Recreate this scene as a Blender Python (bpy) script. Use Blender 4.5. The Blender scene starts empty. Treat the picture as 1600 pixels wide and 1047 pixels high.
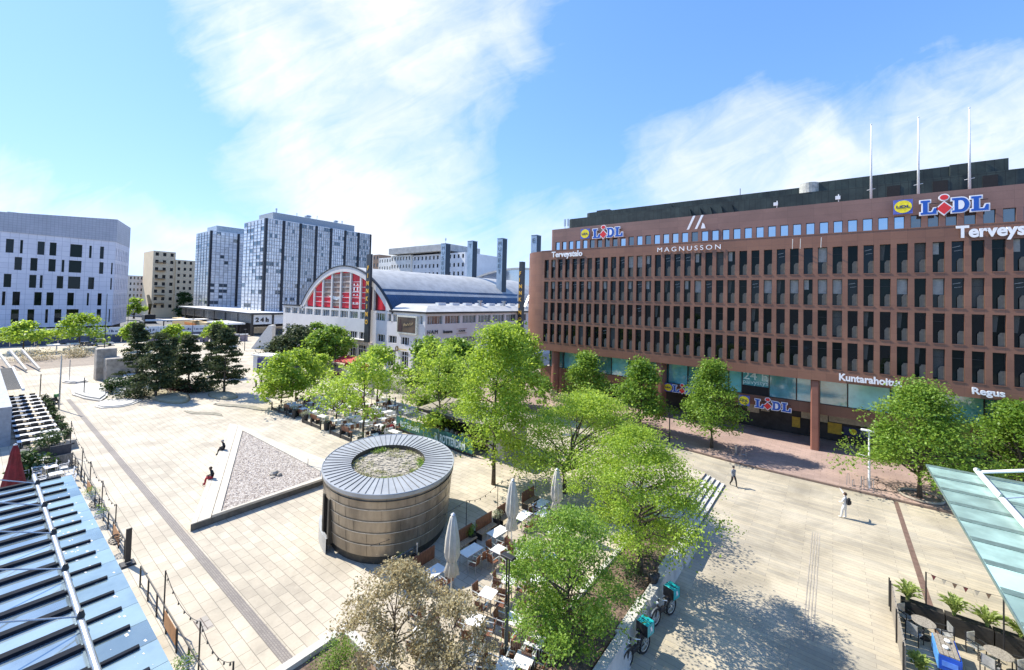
import bpy, math, random
import numpy as np
from mathutils import Vector, Matrix
random.seed(7)
S = bpy.context.scene
COL = S.collection

# ---------------------------------------------------------------- camera
F, PIT, ROLL, YAW, CY = 650.636, 0.02650, 0.02458, 0.658256, 450.97
_c, _s = math.cos(YAW), math.sin(YAW)
f0, r0, u0 = Vector((-_s, _c, 0)), Vector((_c, _s, 0)), Vector((0, 0, 1))
FW = f0*math.cos(PIT)+u0*math.sin(PIT); UPV = -f0*math.sin(PIT)+u0*math.cos(PIT)
RT = r0*math.cos(ROLL)+UPV*math.sin(ROLL); UPV = -r0*math.sin(ROLL)+UPV*math.cos(ROLL)
EYE = Vector((0, 0, 14.6))
cam = bpy.data.cameras.new('camera'); co = bpy.data.objects.new('camera', cam); COL.objects.link(co)
co.matrix_world = Matrix(((RT.x, UPV.x, -FW.x, EYE.x), (RT.y, UPV.y, -FW.y, EYE.y), (RT.z, UPV.z, -FW.z, EYE.z), (0, 0, 0, 1)))
cam.sensor_width = 36; cam.lens = F/1600*36; cam.shift_y = -(523.5-CY)/1600
cam.clip_start = 0.1; cam.clip_end = 6000
S.camera = co
S.render.resolution_x, S.render.resolution_y = 1024, 670
S.view_settings.view_transform = 'Standard'; S.view_settings.look = 'None'
S.view_settings.exposure = 0.95; S.view_settings.gamma = 1; S.view_settings.use_curve_mapping = False

def ray(u, v): return FW+RT*((u-800)/F)-UPV*((v-CY)/F)
def G(u, v, z=0.0):
    r = ray(u, v); return EYE+r*((z-EYE.z)/r.z)
def PY(u, v, y):
    r = ray(u, v); return EYE+r*(y/r.y)
def PX(u, v, x):
    r = ray(u, v); return EYE+r*(x/r.x)
def HT(u, v, b):
    r = ray(u, v); t = (b.x*r.x+b.y*r.y)/(r.x*r.x+r.y*r.y); return EYE.z+t*r.z

# ---------------------------------------------------------------- sun + sky
SUN_EL = math.radians(47)
SUN_TRAVEL = Vector((1.0, 0.22, 0)).normalized()*math.cos(SUN_EL)+Vector((0, 0, -math.sin(SUN_EL)))
sl = bpy.data.lights.new('sun', 'SUN'); so = bpy.data.objects.new('sun', sl); COL.objects.link(so)
sl.energy = 4.15; sl.angle = math.radians(0.5); sl.color = (1, 0.94, 0.83)
so.rotation_euler = SUN_TRAVEL.to_track_quat('-Z', 'Y').to_euler()

W = bpy.data.worlds.new('World'); S.world = W; W.use_nodes = True
nt = W.node_tree; nt.nodes.clear()
class NB:
    "tiny node expression builder"
    def __init__(s, nt): s.nt = nt
    def n(s, t, **k):
        x = s.nt.nodes.new(t)
        for a, b in k.items(): setattr(x, a, b)
        return x
    def setin(s, sock, v):
        if isinstance(v, bpy.types.NodeSocket): s.nt.links.new(v, sock)
        else: sock.default_value = v
    def m(s, op, a, b=0.0, c=0.0, clamp=False):
        x = s.n('ShaderNodeMath', operation=op, use_clamp=clamp)
        s.setin(x.inputs[0], a); s.setin(x.inputs[1], b); s.setin(x.inputs[2], c); return x.outputs[0]
    def dot(s, a, v):
        x = s.n('ShaderNodeVectorMath', operation='DOT_PRODUCT'); s.setin(x.inputs[0], a); x.inputs[1].default_value = v; return x.outputs['Value']
    def comb(s, x, y, z=0.0):
        c = s.n('ShaderNodeCombineXYZ')
        for i, v in enumerate((x, y, z)): s.setin(c.inputs[i], v)
        return c.outputs[0]
    def ss(s, v, a, b, lo=0.0, hi=1.0):
        x = s.n('ShaderNodeMapRange', interpolation_type='SMOOTHSTEP'); s.setin(x.inputs[0], v)
        x.inputs[1].default_value = a; x.inputs[2].default_value = b; x.inputs[3].default_value = lo; x.inputs[4].default_value = hi; return x.outputs[0]
    def noise(s, vec, scale, detail=6, rough=.6, dist=0.0, out='Fac'):
        x = s.n('ShaderNodeTexNoise'); s.setin(x.inputs['Vector'], vec); x.inputs['Scale'].default_value = scale
        x.inputs['Detail'].default_value = detail; x.inputs['Roughness'].default_value = rough; x.inputs['Distortion'].default_value = dist
        return x.outputs[0 if out == 'Fac' else 1]
    def mixc(s, fac, a, b):
        x = s.n('ShaderNodeMix', data_type='RGBA'); s.setin(x.inputs[0], fac); s.setin(x.inputs[6], a); s.setin(x.inputs[7], b); return x.outputs[2]
B = NB(nt)
sky = B.n('ShaderNodeTexSky', sky_type='NISHITA'); sky.sun_disc = False
sky.sun_elevation = SUN_EL; sky.sun_rotation = math.atan2(-SUN_TRAVEL.x, -SUN_TRAVEL.y)
sky.air_density = 1.0; sky.dust_density = 0.15; sky.ozone_density = 1.3
d = B.n('ShaderNodeTexCoord').outputs['Generated']
# a plane tangent to the sky dome in one fixed world direction carries the cirrus layout
CF, CR = Vector((-0.612, 0.791, 0)), Vector((0.791, 0.612, 0))
df = B.m('MAXIMUM', B.dot(d, CF), 0.05)
qx = B.m('DIVIDE', B.dot(d, CR), df); qz = B.m('DIVIDE', B.dot(d, (0, 0, 1)), df)
q0 = B.comb(qx, qz)
w1 = B.n('ShaderNodeSeparateColor'); nt.links.new(B.noise(q0, 2.2, 5, .6, out='C'), w1.inputs[0])
wx = B.m('MULTIPLY', B.m('SUBTRACT', w1.outputs[0], .5), .36); wz = B.m('MULTIPLY', B.m('SUBTRACT', w1.outputs[1], .5), .30)
x1 = B.m('ADD', qx, wx); z1 = B.m('ADD', qz, wz)
def capsule(ax, az, bx, bz, r, soft):
    L = math.hypot(bx-ax, bz-az); ux, uz = (bx-ax)/L, (bz-az)/L
    px = B.m('SUBTRACT', x1, ax); pz = B.m('SUBTRACT', z1, az)
    t = B.m('ADD', B.m('MULTIPLY', px, ux), B.m('MULTIPLY', pz, uz))
    t = B.m('MINIMUM', B.m('MAXIMUM', t, 0.0), L)
    ex = B.m('SUBTRACT', px, B.m('MULTIPLY', t, ux)); ez = B.m('SUBTRACT', pz, B.m('MULTIPLY', t, uz))
    dd = B.m('SQRT', B.m('ADD', B.m('MULTIPLY', ex, ex), B.m('MULTIPLY', ez, ez)))
    return B.ss(dd, r+soft, r-soft)
def PQ(u, v): return ((u-800)/650., (451-v)/650.)
caps = [(PQ(440, -60), PQ(640, 60), .24, .18), (PQ(400, 50), PQ(560, 170), .19, .14), (PQ(640, 10), PQ(780, 10), .15, .16), (PQ(480, 230), PQ(600, 330), .18, .15),
        (PQ(590, 120), PQ(650, 260), .16, .14), (PQ(590, 360), PQ(790, 420), .13, .14), (PQ(60, 320), PQ(380, 385), .07, .10), (PQ(-60, 290), PQ(100, 350), .11, .12),
        (PQ(960, 340), PQ(1250, 290), .14, .15), (PQ(1120, 290), PQ(1620, 220), .24, .17), (PQ(1380, 160), PQ(1680, 90), .14, .15), (PQ(800, 350), PQ(1000, 350), .10, .13), (PQ(220, 400), PQ(620, 400), .07, .09), (PQ(760, 370), PQ(900, 300), .06, .12), (PQ(300, 420), PQ(840, 425), .02, .06),
        (PQ(640, 190), PQ(800, 195), .01, .05), (PQ(0, 245), PQ(110, 235), .0, .04), (PQ(180, 205), PQ(300, 290), .0, .045)]
wgt = [1, 1, .95, 1, .95, .9, .9, .95, .9, .95, .8, .85, .8, .8, .7, .35, .4, .25]
mask = 0.0
for (a, b_, r, s_), w_ in zip(caps, wgt):
    mask = B.m('MAXIMUM', mask, B.m('MULTIPLY', capsule(a[0], a[1], b_[0], b_[1], r, s_), w_))
front = B.ss(B.dot(d, CF), 0.1, 0.3)
# everywhere else: plain streaky cirrus
dz = B.m('MAXIMUM', B.dot(d, (0, 0, 1)), .06)
pl = B.comb(B.m('DIVIDE', B.dot(d, (1, 0, 0)), dz), B.m('MULTIPLY', B.m('DIVIDE', B.dot(d, (0, 1, 0)), dz), 2.0))
back = B.ss(B.noise(pl, 1.3, 6, .6, .4), .5, .75)
# fine fibres running up to the right
fib = B.comb(B.m('ADD', B.m('MULTIPLY', qx, 2.2), B.m('MULTIPLY', qz, 1.2)), B.m('SUBTRACT', B.m('MULTIPLY', qz, 8.0), B.m('MULTIPLY', qx, 4.0)))
fn = B.noise(fib, 1.5, 8, .62, 1.0)
fn2 = B.noise(B.comb(x1, z1), 5.0, 8, .6, .6)
tex = B.m('ADD', B.m('MULTIPLY', fn, .5), B.m('MULTIPLY', fn2, .5))
lo = B.m('SUBTRACT', .74, B.m('MULTIPLY', mask, .66))
cl = B.m('DIVIDE', B.m('SUBTRACT', tex, lo), .52, clamp=True)
cl = B.m('MULTIPLY', B.m('POWER', cl, 1.1), B.m('MULTIPLY', B.ss(mask, 0, .35), .90))
cloud = B.m('ADD', B.m('MULTIPLY', cl, front), B.m('MULTIPLY', B.m('MULTIPLY', back, .6), B.m('SUBTRACT', 1.0, front)))
cloud = B.m('MULTIPLY', cloud, B.ss(B.dot(d, (0, 0, 1)), -.02, .02))
shade = B.noise(B.comb(x1, z1), 3.2, 5, .55)
cc = B.mixc(B.ss(shade, .35, .7), (5.1, 5.5, 6.2, 1), (6.5, 6.5, 6.5, 1))
# blue deepened a little as in the photograph's air
skyc = B.n('ShaderNodeMix', data_type='RGBA', blend_type='MULTIPLY'); skyc.inputs[0].default_value = 1
nt.links.new(sky.outputs[0], skyc.inputs[6]); skyc.inputs[7].default_value = (0.94, 1.16, 1.46, 1)
# soft shoulder so the bright quarter round the sun keeps its blue
def vm(op, a, b):
    x = B.n('ShaderNodeVectorMath', operation=op); B.setin(x.inputs[0], a); B.setin(x.inputs[1], b); return x.outputs[0]
sk = vm('DIVIDE', vm('MULTIPLY', skyc.outputs[2], (7.4, 9.2, 12.6)), vm('ADD', skyc.outputs[2], (6.2, 6.2, 6.0)))
out = B.mixc(cloud, sk, cc)
bg = B.n('ShaderNodeBackground'); nt.links.new(out, bg.inputs[0]); bg.inputs[1].default_value = 0.10
wo = B.n('ShaderNodeOutputWorld'); nt.links.new(bg.outputs[0], wo.inputs[0])

# ---------------------------------------------------------------- materials
MATS = {}
def mat(name, col, rough=.7, metal=0.0, var=.12, scale=3.0, bump=0.0, spec=.5, stretch=(1, 1, 1), col2=None, trans=0.0, coat=0.0):
    if name in MATS: return MATS[name]
    m = bpy.data.materials.new(name); m.use_nodes = True; t = m.node_tree; b = NB(t); p = t.nodes['Principled BSDF']
    tc = t.nodes.new('ShaderNodeTexCoord').outputs['Object']
    mp = b.n('ShaderNodeMapping'); t.links.new(tc, mp.inputs[0]); mp.inputs['Scale'].default_value = stretch
    nz = b.noise(mp.outputs[0], scale, 6, .65)
    c2 = col2 or tuple(min(1, c*(1+var*2)) for c in col)
    c1 = col if col2 else tuple(c*(1-var*2) for c in col)
    mx = b.mixc(b.ss(nz, .3, .7), (*c1, 1), (*c2, 1))
    t.links.new(mx, p.inputs['Base Color'])
    p.inputs['Roughness'].default_value = rough; p.inputs['Metallic'].default_value = metal
    p.inputs['Specular IOR Level'].default_value = spec
    if coat: p.inputs['Coat Weight'].default_value = coat
    if bump:
        bp = b.n('ShaderNodeBump'); bp.inputs['Strength'].default_value = bump; bp.inputs['Distance'].default_value = .05
        t.links.new(b.noise(mp.outputs[0], scale*4, 5, .6), bp.inputs['Height']); t.links.new(bp.outputs[0], p.inputs['Normal'])
    if trans:
        p.inputs['Transmission Weight'].default_value = trans
    MATS[name] = m; return m

def brickmat(name, c1, c2, cm, bw, bh, mortar=.012, axes='xy', rough=.8, stain=.12, bump=.25, off=.5, spec=.4, stainscale=.25, origin=(0, 0, 0)):
    "slabs laid in world metres; axes picks which object axes run along / across the courses"
    m = bpy.data.materials.new(name); m.use_nodes = True; t = m.node_tree; b = NB(t); p = t.nodes['Principled BSDF']
    tc = t.nodes.new('ShaderNodeTexCoord').outputs['Object']
    sp = b.n('ShaderNodeSeparateXYZ'); t.links.new(tc, sp.inputs[0]); ix = {'x': 0, 'y': 1, 'z': 2}
    if axes == 'rz':
        a = sp.outputs[0]; bb = sp.outputs[2]
    else:
        a = sp.outputs[ix[axes[0]]]; bb = sp.outputs[ix[axes[1]]]
    v = b.comb(a, bb)
    br = b.n('ShaderNodeTexBrick'); t.links.new(v, br.inputs['Vector']); br.offset = off
    br.inputs['Scale'].default_value = 1; br.inputs['Brick Width'].default_value = bw; br.inputs['Row Height'].default_value = bh
    br.inputs['Mortar Size'].default_value = mortar; br.inputs['Mortar Smooth'].default_value = .1
    br.inputs['Color1'].default_value = (*c1, 1); br.inputs['Color2'].default_value = (*c2, 1); br.inputs['Mortar'].default_value = (*cm, 1)
    st = b.noise(tc, stainscale, 7, .6, .5); st2 = b.noise(tc, 9, 4, .6)
    st3 = b.noise(tc, .9, 8, .7, 1.5); sp3 = b.noise(tc, 14, 2, .5)
    k = b.m('MULTIPLY', b.m('MULTIPLY', b.ss(st3, .56, .70, 1, 1-stain*.55), b.ss(sp3, .72, .78, 1, 1-stain)), b.m('MULTIPLY', b.ss(st, .25, .75, 1-stain*1.4, 1+stain*.6), b.ss(st2, .2, .8, 1-.05, 1+.05)))
    cm_ = b.n('ShaderNodeVectorMath', operation='SCALE'); t.links.new(br.outputs['Color'], cm_.inputs[0]); t.links.new(k, cm_.inputs['Scale'])
    t.links.new(cm_.outputs[0], p.inputs['Base Color'])
    p.inputs['Roughness'].default_value = rough; p.inputs['Specular IOR Level'].default_value = spec
    bp = b.n('ShaderNodeBump'); bp.inputs['Strength'].default_value = bump; bp.inputs['Distance'].default_value = .01
    t.links.new(b.m('SUBTRACT', st2, b.m('MULTIPLY', br.outputs['Fac'], 2.0)), bp.inputs['Height']); t.links.new(bp.outputs[0], p.inputs['Normal'])
    MATS[name] = m; return m

def leafmat(name, c1, c2, c3, tl=.35, rough=.5):
    m = bpy.data.materials.new(name); m.use_nodes = True; t = m.node_tree; b = NB(t); t.nodes.remove(t.nodes['Principled BSDF'])
    g = b.n('ShaderNodeNewGeometry'); rp = b.n('ShaderNodeValToRGB')
    e = rp.color_ramp.elements; e[0].color = (*c1, 1); e[1].color = (*c3, 1); x = e.new(.5); x.color = (*c2, 1)
    oi = b.n('ShaderNodeObjectInfo')
    tc = b.n('ShaderNodeTexCoord').outputs['Object']
    k = b.m('ADD', b.m('MULTIPLY', g.outputs['Random Per Island'], .55), b.m('MULTIPLY', b.noise(tc, 1.1, 3), .5))
    k = b.m('ADD', k, b.m('MULTIPLY', b.m('SUBTRACT', oi.outputs['Random'], .5), .16))
    t.links.new(k, rp.inputs[0])
    pr = b.n('ShaderNodeBsdfPrincipled'); t.links.new(rp.outputs[0], pr.inputs['Base Color']); pr.inputs['Roughness'].default_value = rough; pr.inputs['Specular IOR Level'].default_value = .35
    tr = b.n('ShaderNodeBsdfTranslucent'); hs = b.n('ShaderNodeHueSaturation'); hs.inputs['Value'].default_value = 1.5; hs.inputs['Hue'].default_value = .485
    t.links.new(rp.outputs[0], hs.inputs['Color']); t.links.new(hs.outputs[0], tr.inputs[0])
    mx = b.n('ShaderNodeMixShader'); mx.inputs[0].default_value = tl; t.links.new(pr.outputs[0], mx.inputs[1]); t.links.new(tr.outputs[0], mx.inputs[2])
    t.links.new(mx.outputs[0], t.nodes['Material Output'].inputs[0]); MATS[name] = m; return m

def glassmat(name, col, gloss=.5, rough=.03, alpha=0.0, tint=(1, 1, 1), frost=0.0, fres=1.0):
    "glazing: reflective sheet over a tinted body; alpha lets the view through, frost is the printed dot screen"
    m = bpy.data.materials.new(name); m.use_nodes = True; t = m.node_tree; b = NB(t); t.nodes.remove(t.nodes['Principled BSDF'])
    tc = b.n('ShaderNodeTexCoord').outputs['Object']; oi = b.n('ShaderNodeObjectInfo')
    df_ = b.n('ShaderNodeBsdfDiffuse')
    k = b.m('ADD', b.m('MULTIPLY', b.noise(tc, .8, 4), .9), b.m('MULTIPLY', oi.outputs['Random'], .5))
    t.links.new(b.mixc(b.ss(k, .3, 1.1), (*[c*.6 for c in col], 1), (*[c*1.5 for c in col], 1)), df_.inputs[0])
    gl = b.n('ShaderNodeBsdfGlossy'); gl.inputs['Roughness'].default_value = rough; gl.inputs[0].default_value = (*tint, 1)
    bp = b.n('ShaderNodeBump'); bp.inputs['Strength'].default_value = .06; bp.inputs['Distance'].default_value = .05
    t.links.new(b.noise(tc, .6, 2), bp.inputs['Height']); t.links.new(bp.outputs[0], gl.inputs['Normal'])
    body = df_.outputs[0]
    if frost:
        tl = b.n('ShaderNodeBsdfTranslucent'); tl.inputs[0].default_value = (*col, 1)
        x = b.n('ShaderNodeMixShader'); x.inputs[0].default_value = frost; t.links.new(body, x.inputs[1]); t.links.new(tl.outputs[0], x.inputs[2]); body = x.outputs[0]
    if alpha:
        tp = b.n('ShaderNodeBsdfTransparent'); tp.inputs[0].default_value = (*[.5+.5*c for c in tint], 1)
        x = b.n('ShaderNodeMixShader'); x.inputs[0].default_value = alpha; t.links.new(body, x.inputs[1]); t.links.new(tp.outputs[0], x.inputs[2]); body = x.outputs[0]
    fr = b.n('ShaderNodeFresnel'); fr.inputs[0].default_value = 1.5
    fac = b.m('ADD', b.m('MULTIPLY', fr.outputs[0], (1-gloss)*fres), gloss, clamp=True)
    mx = b.n('ShaderNodeMixShader'); t.links.new(fac, mx.inputs[0]); t.links.new(body, mx.inputs[1]); t.links.new(gl.outputs[0], mx.inputs[2])
    t.links.new(mx.outputs[0], t.nodes['Material Output'].inputs[0]); MATS[name] = m; return m

# ---------------------------------------------------------------- mesh builder
class MB:
    def __init__(s): s.v = []; s.f = []; s.m = []
    def quad(s, a, b, c, d, mi=0):
        n = len(s.v); s.v += [tuple(a), tuple(b), tuple(c), tuple(d)]; s.f.append((n, n+1, n+2, n+3)); s.m.append(mi); return s
    def poly(s, pts, mi=0):
        n = len(s.v); s.v += [tuple(p) for p in pts]; s.f.append(tuple(range(n, n+len(pts)))); s.m.append(mi); return s
    def box(s, x0, x1, y0, y1, z0, z1, mi=0, bev=0.0):
        if x1 < x0: x0, x1 = x1, x0
        if y1 < y0: y0, y1 = y1, y0
        if z1 < z0: z0, z1 = z1, z0
        n = len(s.v)
        if bev:
            b = bev
            ring = lambda z, i: [(x0+i, y0+b, z), (x0+b, y0+i, z), (x1-b, y0+i, z), (x1-i, y0+b, z), (x1-i, y1-b, z), (x1-b, y1-i, z), (x0+b, y1-i, z), (x0+i, y1-b, z)]
            R = [[(x0+b, y0+b, z0)]*0, ring(z0, 0), ring(z1-b, 0), [(min(max(x, x0+b), x1-b), min(max(y, y0+b), y1-b), z1) for x, y, _ in ring(z1, 0)]]
            for r in R[1:]: s.v += r
            for k in range(2):
                for i in range(8):
                    a = n+k*8+i; c = n+k*8+(i+1) % 8; s.f.append((a, c, c+8, a+8)); s.m.append(mi)
            s.f.append(tuple(n+16+i for i in range(8))); s.m.append(mi); s.f.append(tuple(n+7-i for i in range(8))); s.m.append(mi)
            return s
        s.v += [(x0, y0, z0), (x1, y0, z0), (x1, y1, z0), (x0, y1, z0), (x0, y0, z1), (x1, y0, z1), (x1, y1, z1), (x0, y1, z1)]
        for q in ((0, 3, 2, 1), (4, 5, 6, 7), (0, 1, 5, 4), (1, 2, 6, 5), (2, 3, 7, 6), (3, 0, 4, 7)): s.f.append(tuple(n+i for i in q)); s.m.append(mi)
        return s
    def prism(s, pts, z0, z1, mi=0, top=None):
        n = len(s.v); k = len(pts); tp = top or pts
        s.v += [(p[0], p[1], z0) for p in pts]+[(p[0], p[1], z1) for p in tp]
        for i in range(k): j = (i+1) % k; s.f.append((n+i, n+j, n+k+j, n+k+i)); s.m.append(mi)
        s.f.append(tuple(n+k+i for i in range(k))); s.m.append(mi); s.f.append(tuple(n+k-1-i for i in range(k))); s.m.append(mi); return s
    def extr(s, pts, o, ax, az, dn, mi=0):
        "flat outline (a,b) in plane o + a*ax + b*az, extruded along dn"
        o, ax, az, dn = Vector(o), Vector(ax), Vector(az), Vector(dn); n = len(s.v); k = len(pts)
        for q in (Vector((0, 0, 0)), dn): s.v += [tuple(o+ax*a+az*b+q) for a, b in pts]
        for i in range(k): j = (i+1) % k; s.f.append((n+i, n+j, n+k+j, n+k+i)); s.m.append(mi)
        s.f.append(tuple(n+k+i for i in range(k))); s.m.append(mi); s.f.append(tuple(n+k-1-i for i in range(k))); s.m.append(mi); return s
    def tube(s, pts, r, n=8, mi=0, cap=True):
        pts = [Vector(p) for p in pts]; rs = r if isinstance(r, (list, tuple)) else [r]*len(pts); base = len(s.v)
        for i, p in enumerate(pts):
            t = (pts[min(i+1, len(pts)-1)]-pts[max(i-1, 0)]).normalized()
            a = t.cross(Vector((0, 0, 1)));
            if a.length < .05: a = t.cross(Vector((0, 1, 0)))
            a.normalize(); b = t.cross(a)
            for k in range(n):
                q = 2*math.pi*k/n; s.v.append(tuple(p+a*(rs[i]*math.cos(q))+b*(rs[i]*math.sin(q))))
        for i in range(len(pts)-1):
            for k in range(n):
                a0 = base+i*n+k; a1 = base+i*n+(k+1) % n; s.f.append((a0, a0+n, a1+n, a1)); s.m.append(mi)
        if cap: s.f.append(tuple(base+k for k in range(n))); s.m.append(mi); s.f.append(tuple(base+(len(pts)-1)*n+n-1-k for k in range(n))); s.m.append(mi)
        return s
    def bar(s, a, b, w, h, mi=0):
        "rectangular bar a->b, w sideways, h up"
        a, b = Vector(a), Vector(b); t = (b-a).normalized(); x = t.cross(Vector((0, 0, 1)))
        if x.length < .05: x = Vector((1, 0, 0))
        x.normalize(); z = x.cross(t); n = len(s.v)
        for p in (a, b):
            for i, j in ((-1, -1), (1, -1), (1, 1), (-1, 1)): s.v.append(tuple(p+x*(i*w/2)+z*(j*h/2)))
        for q in ((0, 1, 2, 3), (7, 6, 5, 4), (0, 4, 5, 1), (1, 5, 6, 2), (2, 6, 7, 3), (3, 7, 4, 0)): s.f.append(tuple(n+i for i in q)); s.m.append(mi)
        return s
    def lathe(s, prof, c=(0, 0, 0), n=20, mi=0, ell=(1, 1), fold=0.0, nf=8):
        base = len(s.v)
        for r, z in prof:
            for k in range(n):
                q = 2*math.pi*k/n; rr = r*(1+fold*math.cos(nf*q)); s.v.append((c[0]+rr*ell[0]*math.cos(q), c[1]+rr*ell[1]*math.sin(q), c[2]+z))
        for i in range(len(prof)-1):
            for k in range(n):
                a0 = base+i*n+k; a1 = base+i*n+(k+1) % n; s.f.append((a0, a1, a1+n, a0+n)); s.m.append(mi)
        s.f.append(tuple(base+n-1-k for k in range(n))); s.m.append(mi); s.f.append(tuple(base+(len(prof)-1)*n+k for k in range(n))); s.m.append(mi)
        return s
    def cyl(s, c, r, z0, z1, n=16, mi=0): return s.lathe([(r, z0), (r, z1)], (c[0], c[1], 0), n, mi)
    def add(s, o, loc=(0, 0, 0), rz=0, sc=1):
        n = len(s.v); c_, s_ = math.cos(rz), math.sin(rz)
        s.v += [((x*c_-y*s_)*sc+loc[0], (x*s_+y*c_)*sc+loc[1], z*sc+loc[2]) for x, y, z in o.v]
        s.f += [tuple(i+n for i in f) for f in o.f]; s.m += o.m; return s
    def mesh(s, name, mats, smooth=False):
        me = bpy.data.meshes.new(name); me.from_pydata(s.v, [], s.f)
        for m in (mats if isinstance(mats, (list, tuple)) else [mats]): me.materials.append(m)
        me.polygons.foreach_set('material_index', s.m)
        if smooth: me.polygons.foreach_set('use_smooth', [True]*len(s.f))
        me.update(); return me
def wallholes(mb, o, ud, nd, wd, hh, holes, depth, mi=0, mir=None):
    "wall face wd x hh from o along ud (and up), holes (u0,u1,v0,v1) with reveals going -nd*depth"
    o, ud, nd = Vector(o), Vector(ud), Vector(nd); z = Vector((0, 0, 1)); mir = mi if mir is None else mir
    us = sorted({0, wd, *[round(h[i], 4) for h in holes for i in (0, 1)]}); vs = sorted({0, hh, *[round(h[i], 4) for h in holes for i in (2, 3)]})
    P = lambda u, v, k=0: o+ud*u+z*v-nd*k
    hs = [tuple(round(x, 4) for x in h) for h in holes]
    for j in range(len(vs)-1):
        v0, v1 = vs[j], vs[j+1]; run = None
        row = [h for h in hs if h[2] < v1-1e-5 and h[3] > v0+1e-5]
        for i in range(len(us)-1):
            a, b = us[i], us[i+1]
            if any(h[0] < b-1e-5 and h[1] > a+1e-5 for h in row):
                if run is not None: mb.quad(P(run, v0), P(a, v0), P(a, v1), P(run, v1), mi); run = None
            elif run is None: run = a
        if run is not None: mb.quad(P(run, v0), P(us[-1], v0), P(us[-1], v1), P(run, v1), mi)
    for a, b, v0, v1 in hs:
        mb.quad(P(a, v0), P(b, v0), P(b, v0, depth), P(a, v0, depth), mir); mb.quad(P(a, v1, depth), P(b, v1, depth), P(b, v1), P(a, v1), mir)
        mb.quad(P(a, v0, depth), P(a, v1, depth), P(a, v1), P(a, v0), mir); mb.quad(P(b, v0), P(b, v1), P(b, v1, depth), P(b, v0, depth), mir)

# ---------------------------------------------------------------- object helpers
def tagit(o, label=None, cat=None, group=None, kind=None):
    if label: o['label'] = label
    if cat: o['category'] = cat
    if group: o['group'] = group
    if kind: o['kind'] = kind
    return o
def thing(name, label, cat, loc=(0, 0, 0), rz=0, group=None, sc=1):
    o = bpy.data.objects.new(name, None); COL.objects.link(o); o.location = loc; o.rotation_euler = (0, 0, rz); o.scale = (sc, sc, sc)
    o.empty_display_size = .2
    return tagit(o, label, cat, group)
def ob(name, me, parent=None, loc=(0, 0, 0), rot=(0, 0, 0), label=None, kind=None):
    o = bpy.data.objects.new(name, me); COL.objects.link(o); o.location = loc; o.rotation_euler = rot
    if parent: o.parent = parent
    return tagit(o, label, kind=kind)
def part(name, mb, mats, parent=None, loc=(0, 0, 0), smooth=False, rot=(0, 0, 0), label=None, kind=None):
    return ob(name, mb.mesh(name, mats, smooth), parent, loc, rot, label, kind)
def solo(name, mb, mats, label, cat, group=None, loc=(0, 0, 0), smooth=False, rot=(0, 0, 0)):
    return tagit(part(name, mb, mats, None, loc, smooth, rot), label, cat, group)
def struct(name, mb, mats): return part(name, mb, mats, kind='structure')
def kids(o): return list(o.children)
def dup(o, loc=None, rz=None, label=None, parent=None, sc=None, group=None):
    c = o.copy(); COL.objects.link(c)
    if parent: c.parent = parent
    if loc is not None: c.location = loc
    if rz is not None: c.rotation_euler = (0, 0, rz)
    if sc is not None: c.scale = (sc, sc, sc)
    if label: c['label'] = label
    if group: c['group'] = group
    for k in kids(o): dup(k, parent=c)
    return c
def textmesh(s, mats, depth=.05, bold=0.0, wd=None, ht=None, name='lettering', shear=0.0, spacing=1.0):
    "letters in the local XZ plane facing -Y, origin at lower left, fitted to wd x ht metres"
    c = bpy.data.curves.new(name, 'FONT'); c.body = s; c.size = 1; c.extrude = .05; c.offset = bold; c.shear = shear; c.space_character = spacing; c.resolution_u = 4
    o = bpy.data.objects.new(name, c); COL.objects.link(o); bpy.context.view_layer.update()
    me = bpy.data.meshes.new_from_object(o.evaluated_get(bpy.context.evaluated_depsgraph_get())); bpy.data.objects.remove(o)
    me.name = name; v = np.zeros(len(me.vertices)*3); me.vertices.foreach_get('co', v); v = v.reshape(-1, 3)
    mn, mx = v.min(0), v.max(0); sx = wd/(mx[0]-mn[0]) if wd else 1; sy = ht/(mx[1]-mn[1]) if ht else sx
    if not wd: sx = sy
    w = np.empty_like(v); w[:, 0] = (v[:, 0]-mn[0])*sx; w[:, 2] = (v[:, 1]-mn[1])*sy; w[:, 1] = -(v[:, 2]-mn[2])/(mx[2]-mn[2])*depth
    me.vertices.foreach_set('co', w.ravel()); me.materials.clear(); me.materials.append(mats); me.update(); return me
# ---------------------------------------------------------------- common materials
LO = -0.65
M_pave = brickmat('beige paving slabs', (.56, .49, .375), (.47, .41, .315), (.27, .24, .185), .92, .50, .014, stain=.2)
M_lowpave = brickmat('striped plank paving', (.51, .44, .315), (.41, .365, .28), (.29, .255, .20), 3.0, .30, .011, stain=.26, bump=.1)
M_asph = mat('ground asphalt', (.16, .16, .16), .9, var=.15, scale=.4)
M_pink = brickmat('pink granite flags', (.42, .30, .25), (.36, .26, .22), (.22, .16, .14), .9, .45, .01, stain=.15)
M_conc = mat('pale concrete', (.52, .50, .45), .8, var=.08, scale=1.2, bump=.15)
M_concd = mat('weathered concrete', (.36, .32, .26), .85, var=.15, scale=1.0, bump=.2)
M_white = mat('white render', (.68, .67, .65), .8, var=.03, scale=.3)
M_steel = mat('brushed steel', (.52, .53, .54), .35, .85, var=.05)
M_dark = mat('black powder coat', (.02, .02, .022), .5, var=.1)
M_whitem = mat('white painted metal', (.75, .76, .76), .4, var=.03)
M_bark = mat('bark', (.09, .07, .05), .9, var=.25, scale=6, bump=.4)
M_wood = mat('oiled brown wood', (.20, .085, .045), .55, var=.2, scale=3, stretch=(6, 6, 1))
M_woodl = mat('light wood planks', (.40, .28, .17), .7, var=.2, scale=3, stretch=(6, 6, 1))
M_woodg = mat('grey weathered planks', (.26, .23, .19), .8, var=.2, scale=3, stretch=(6, 6, 1))
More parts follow.
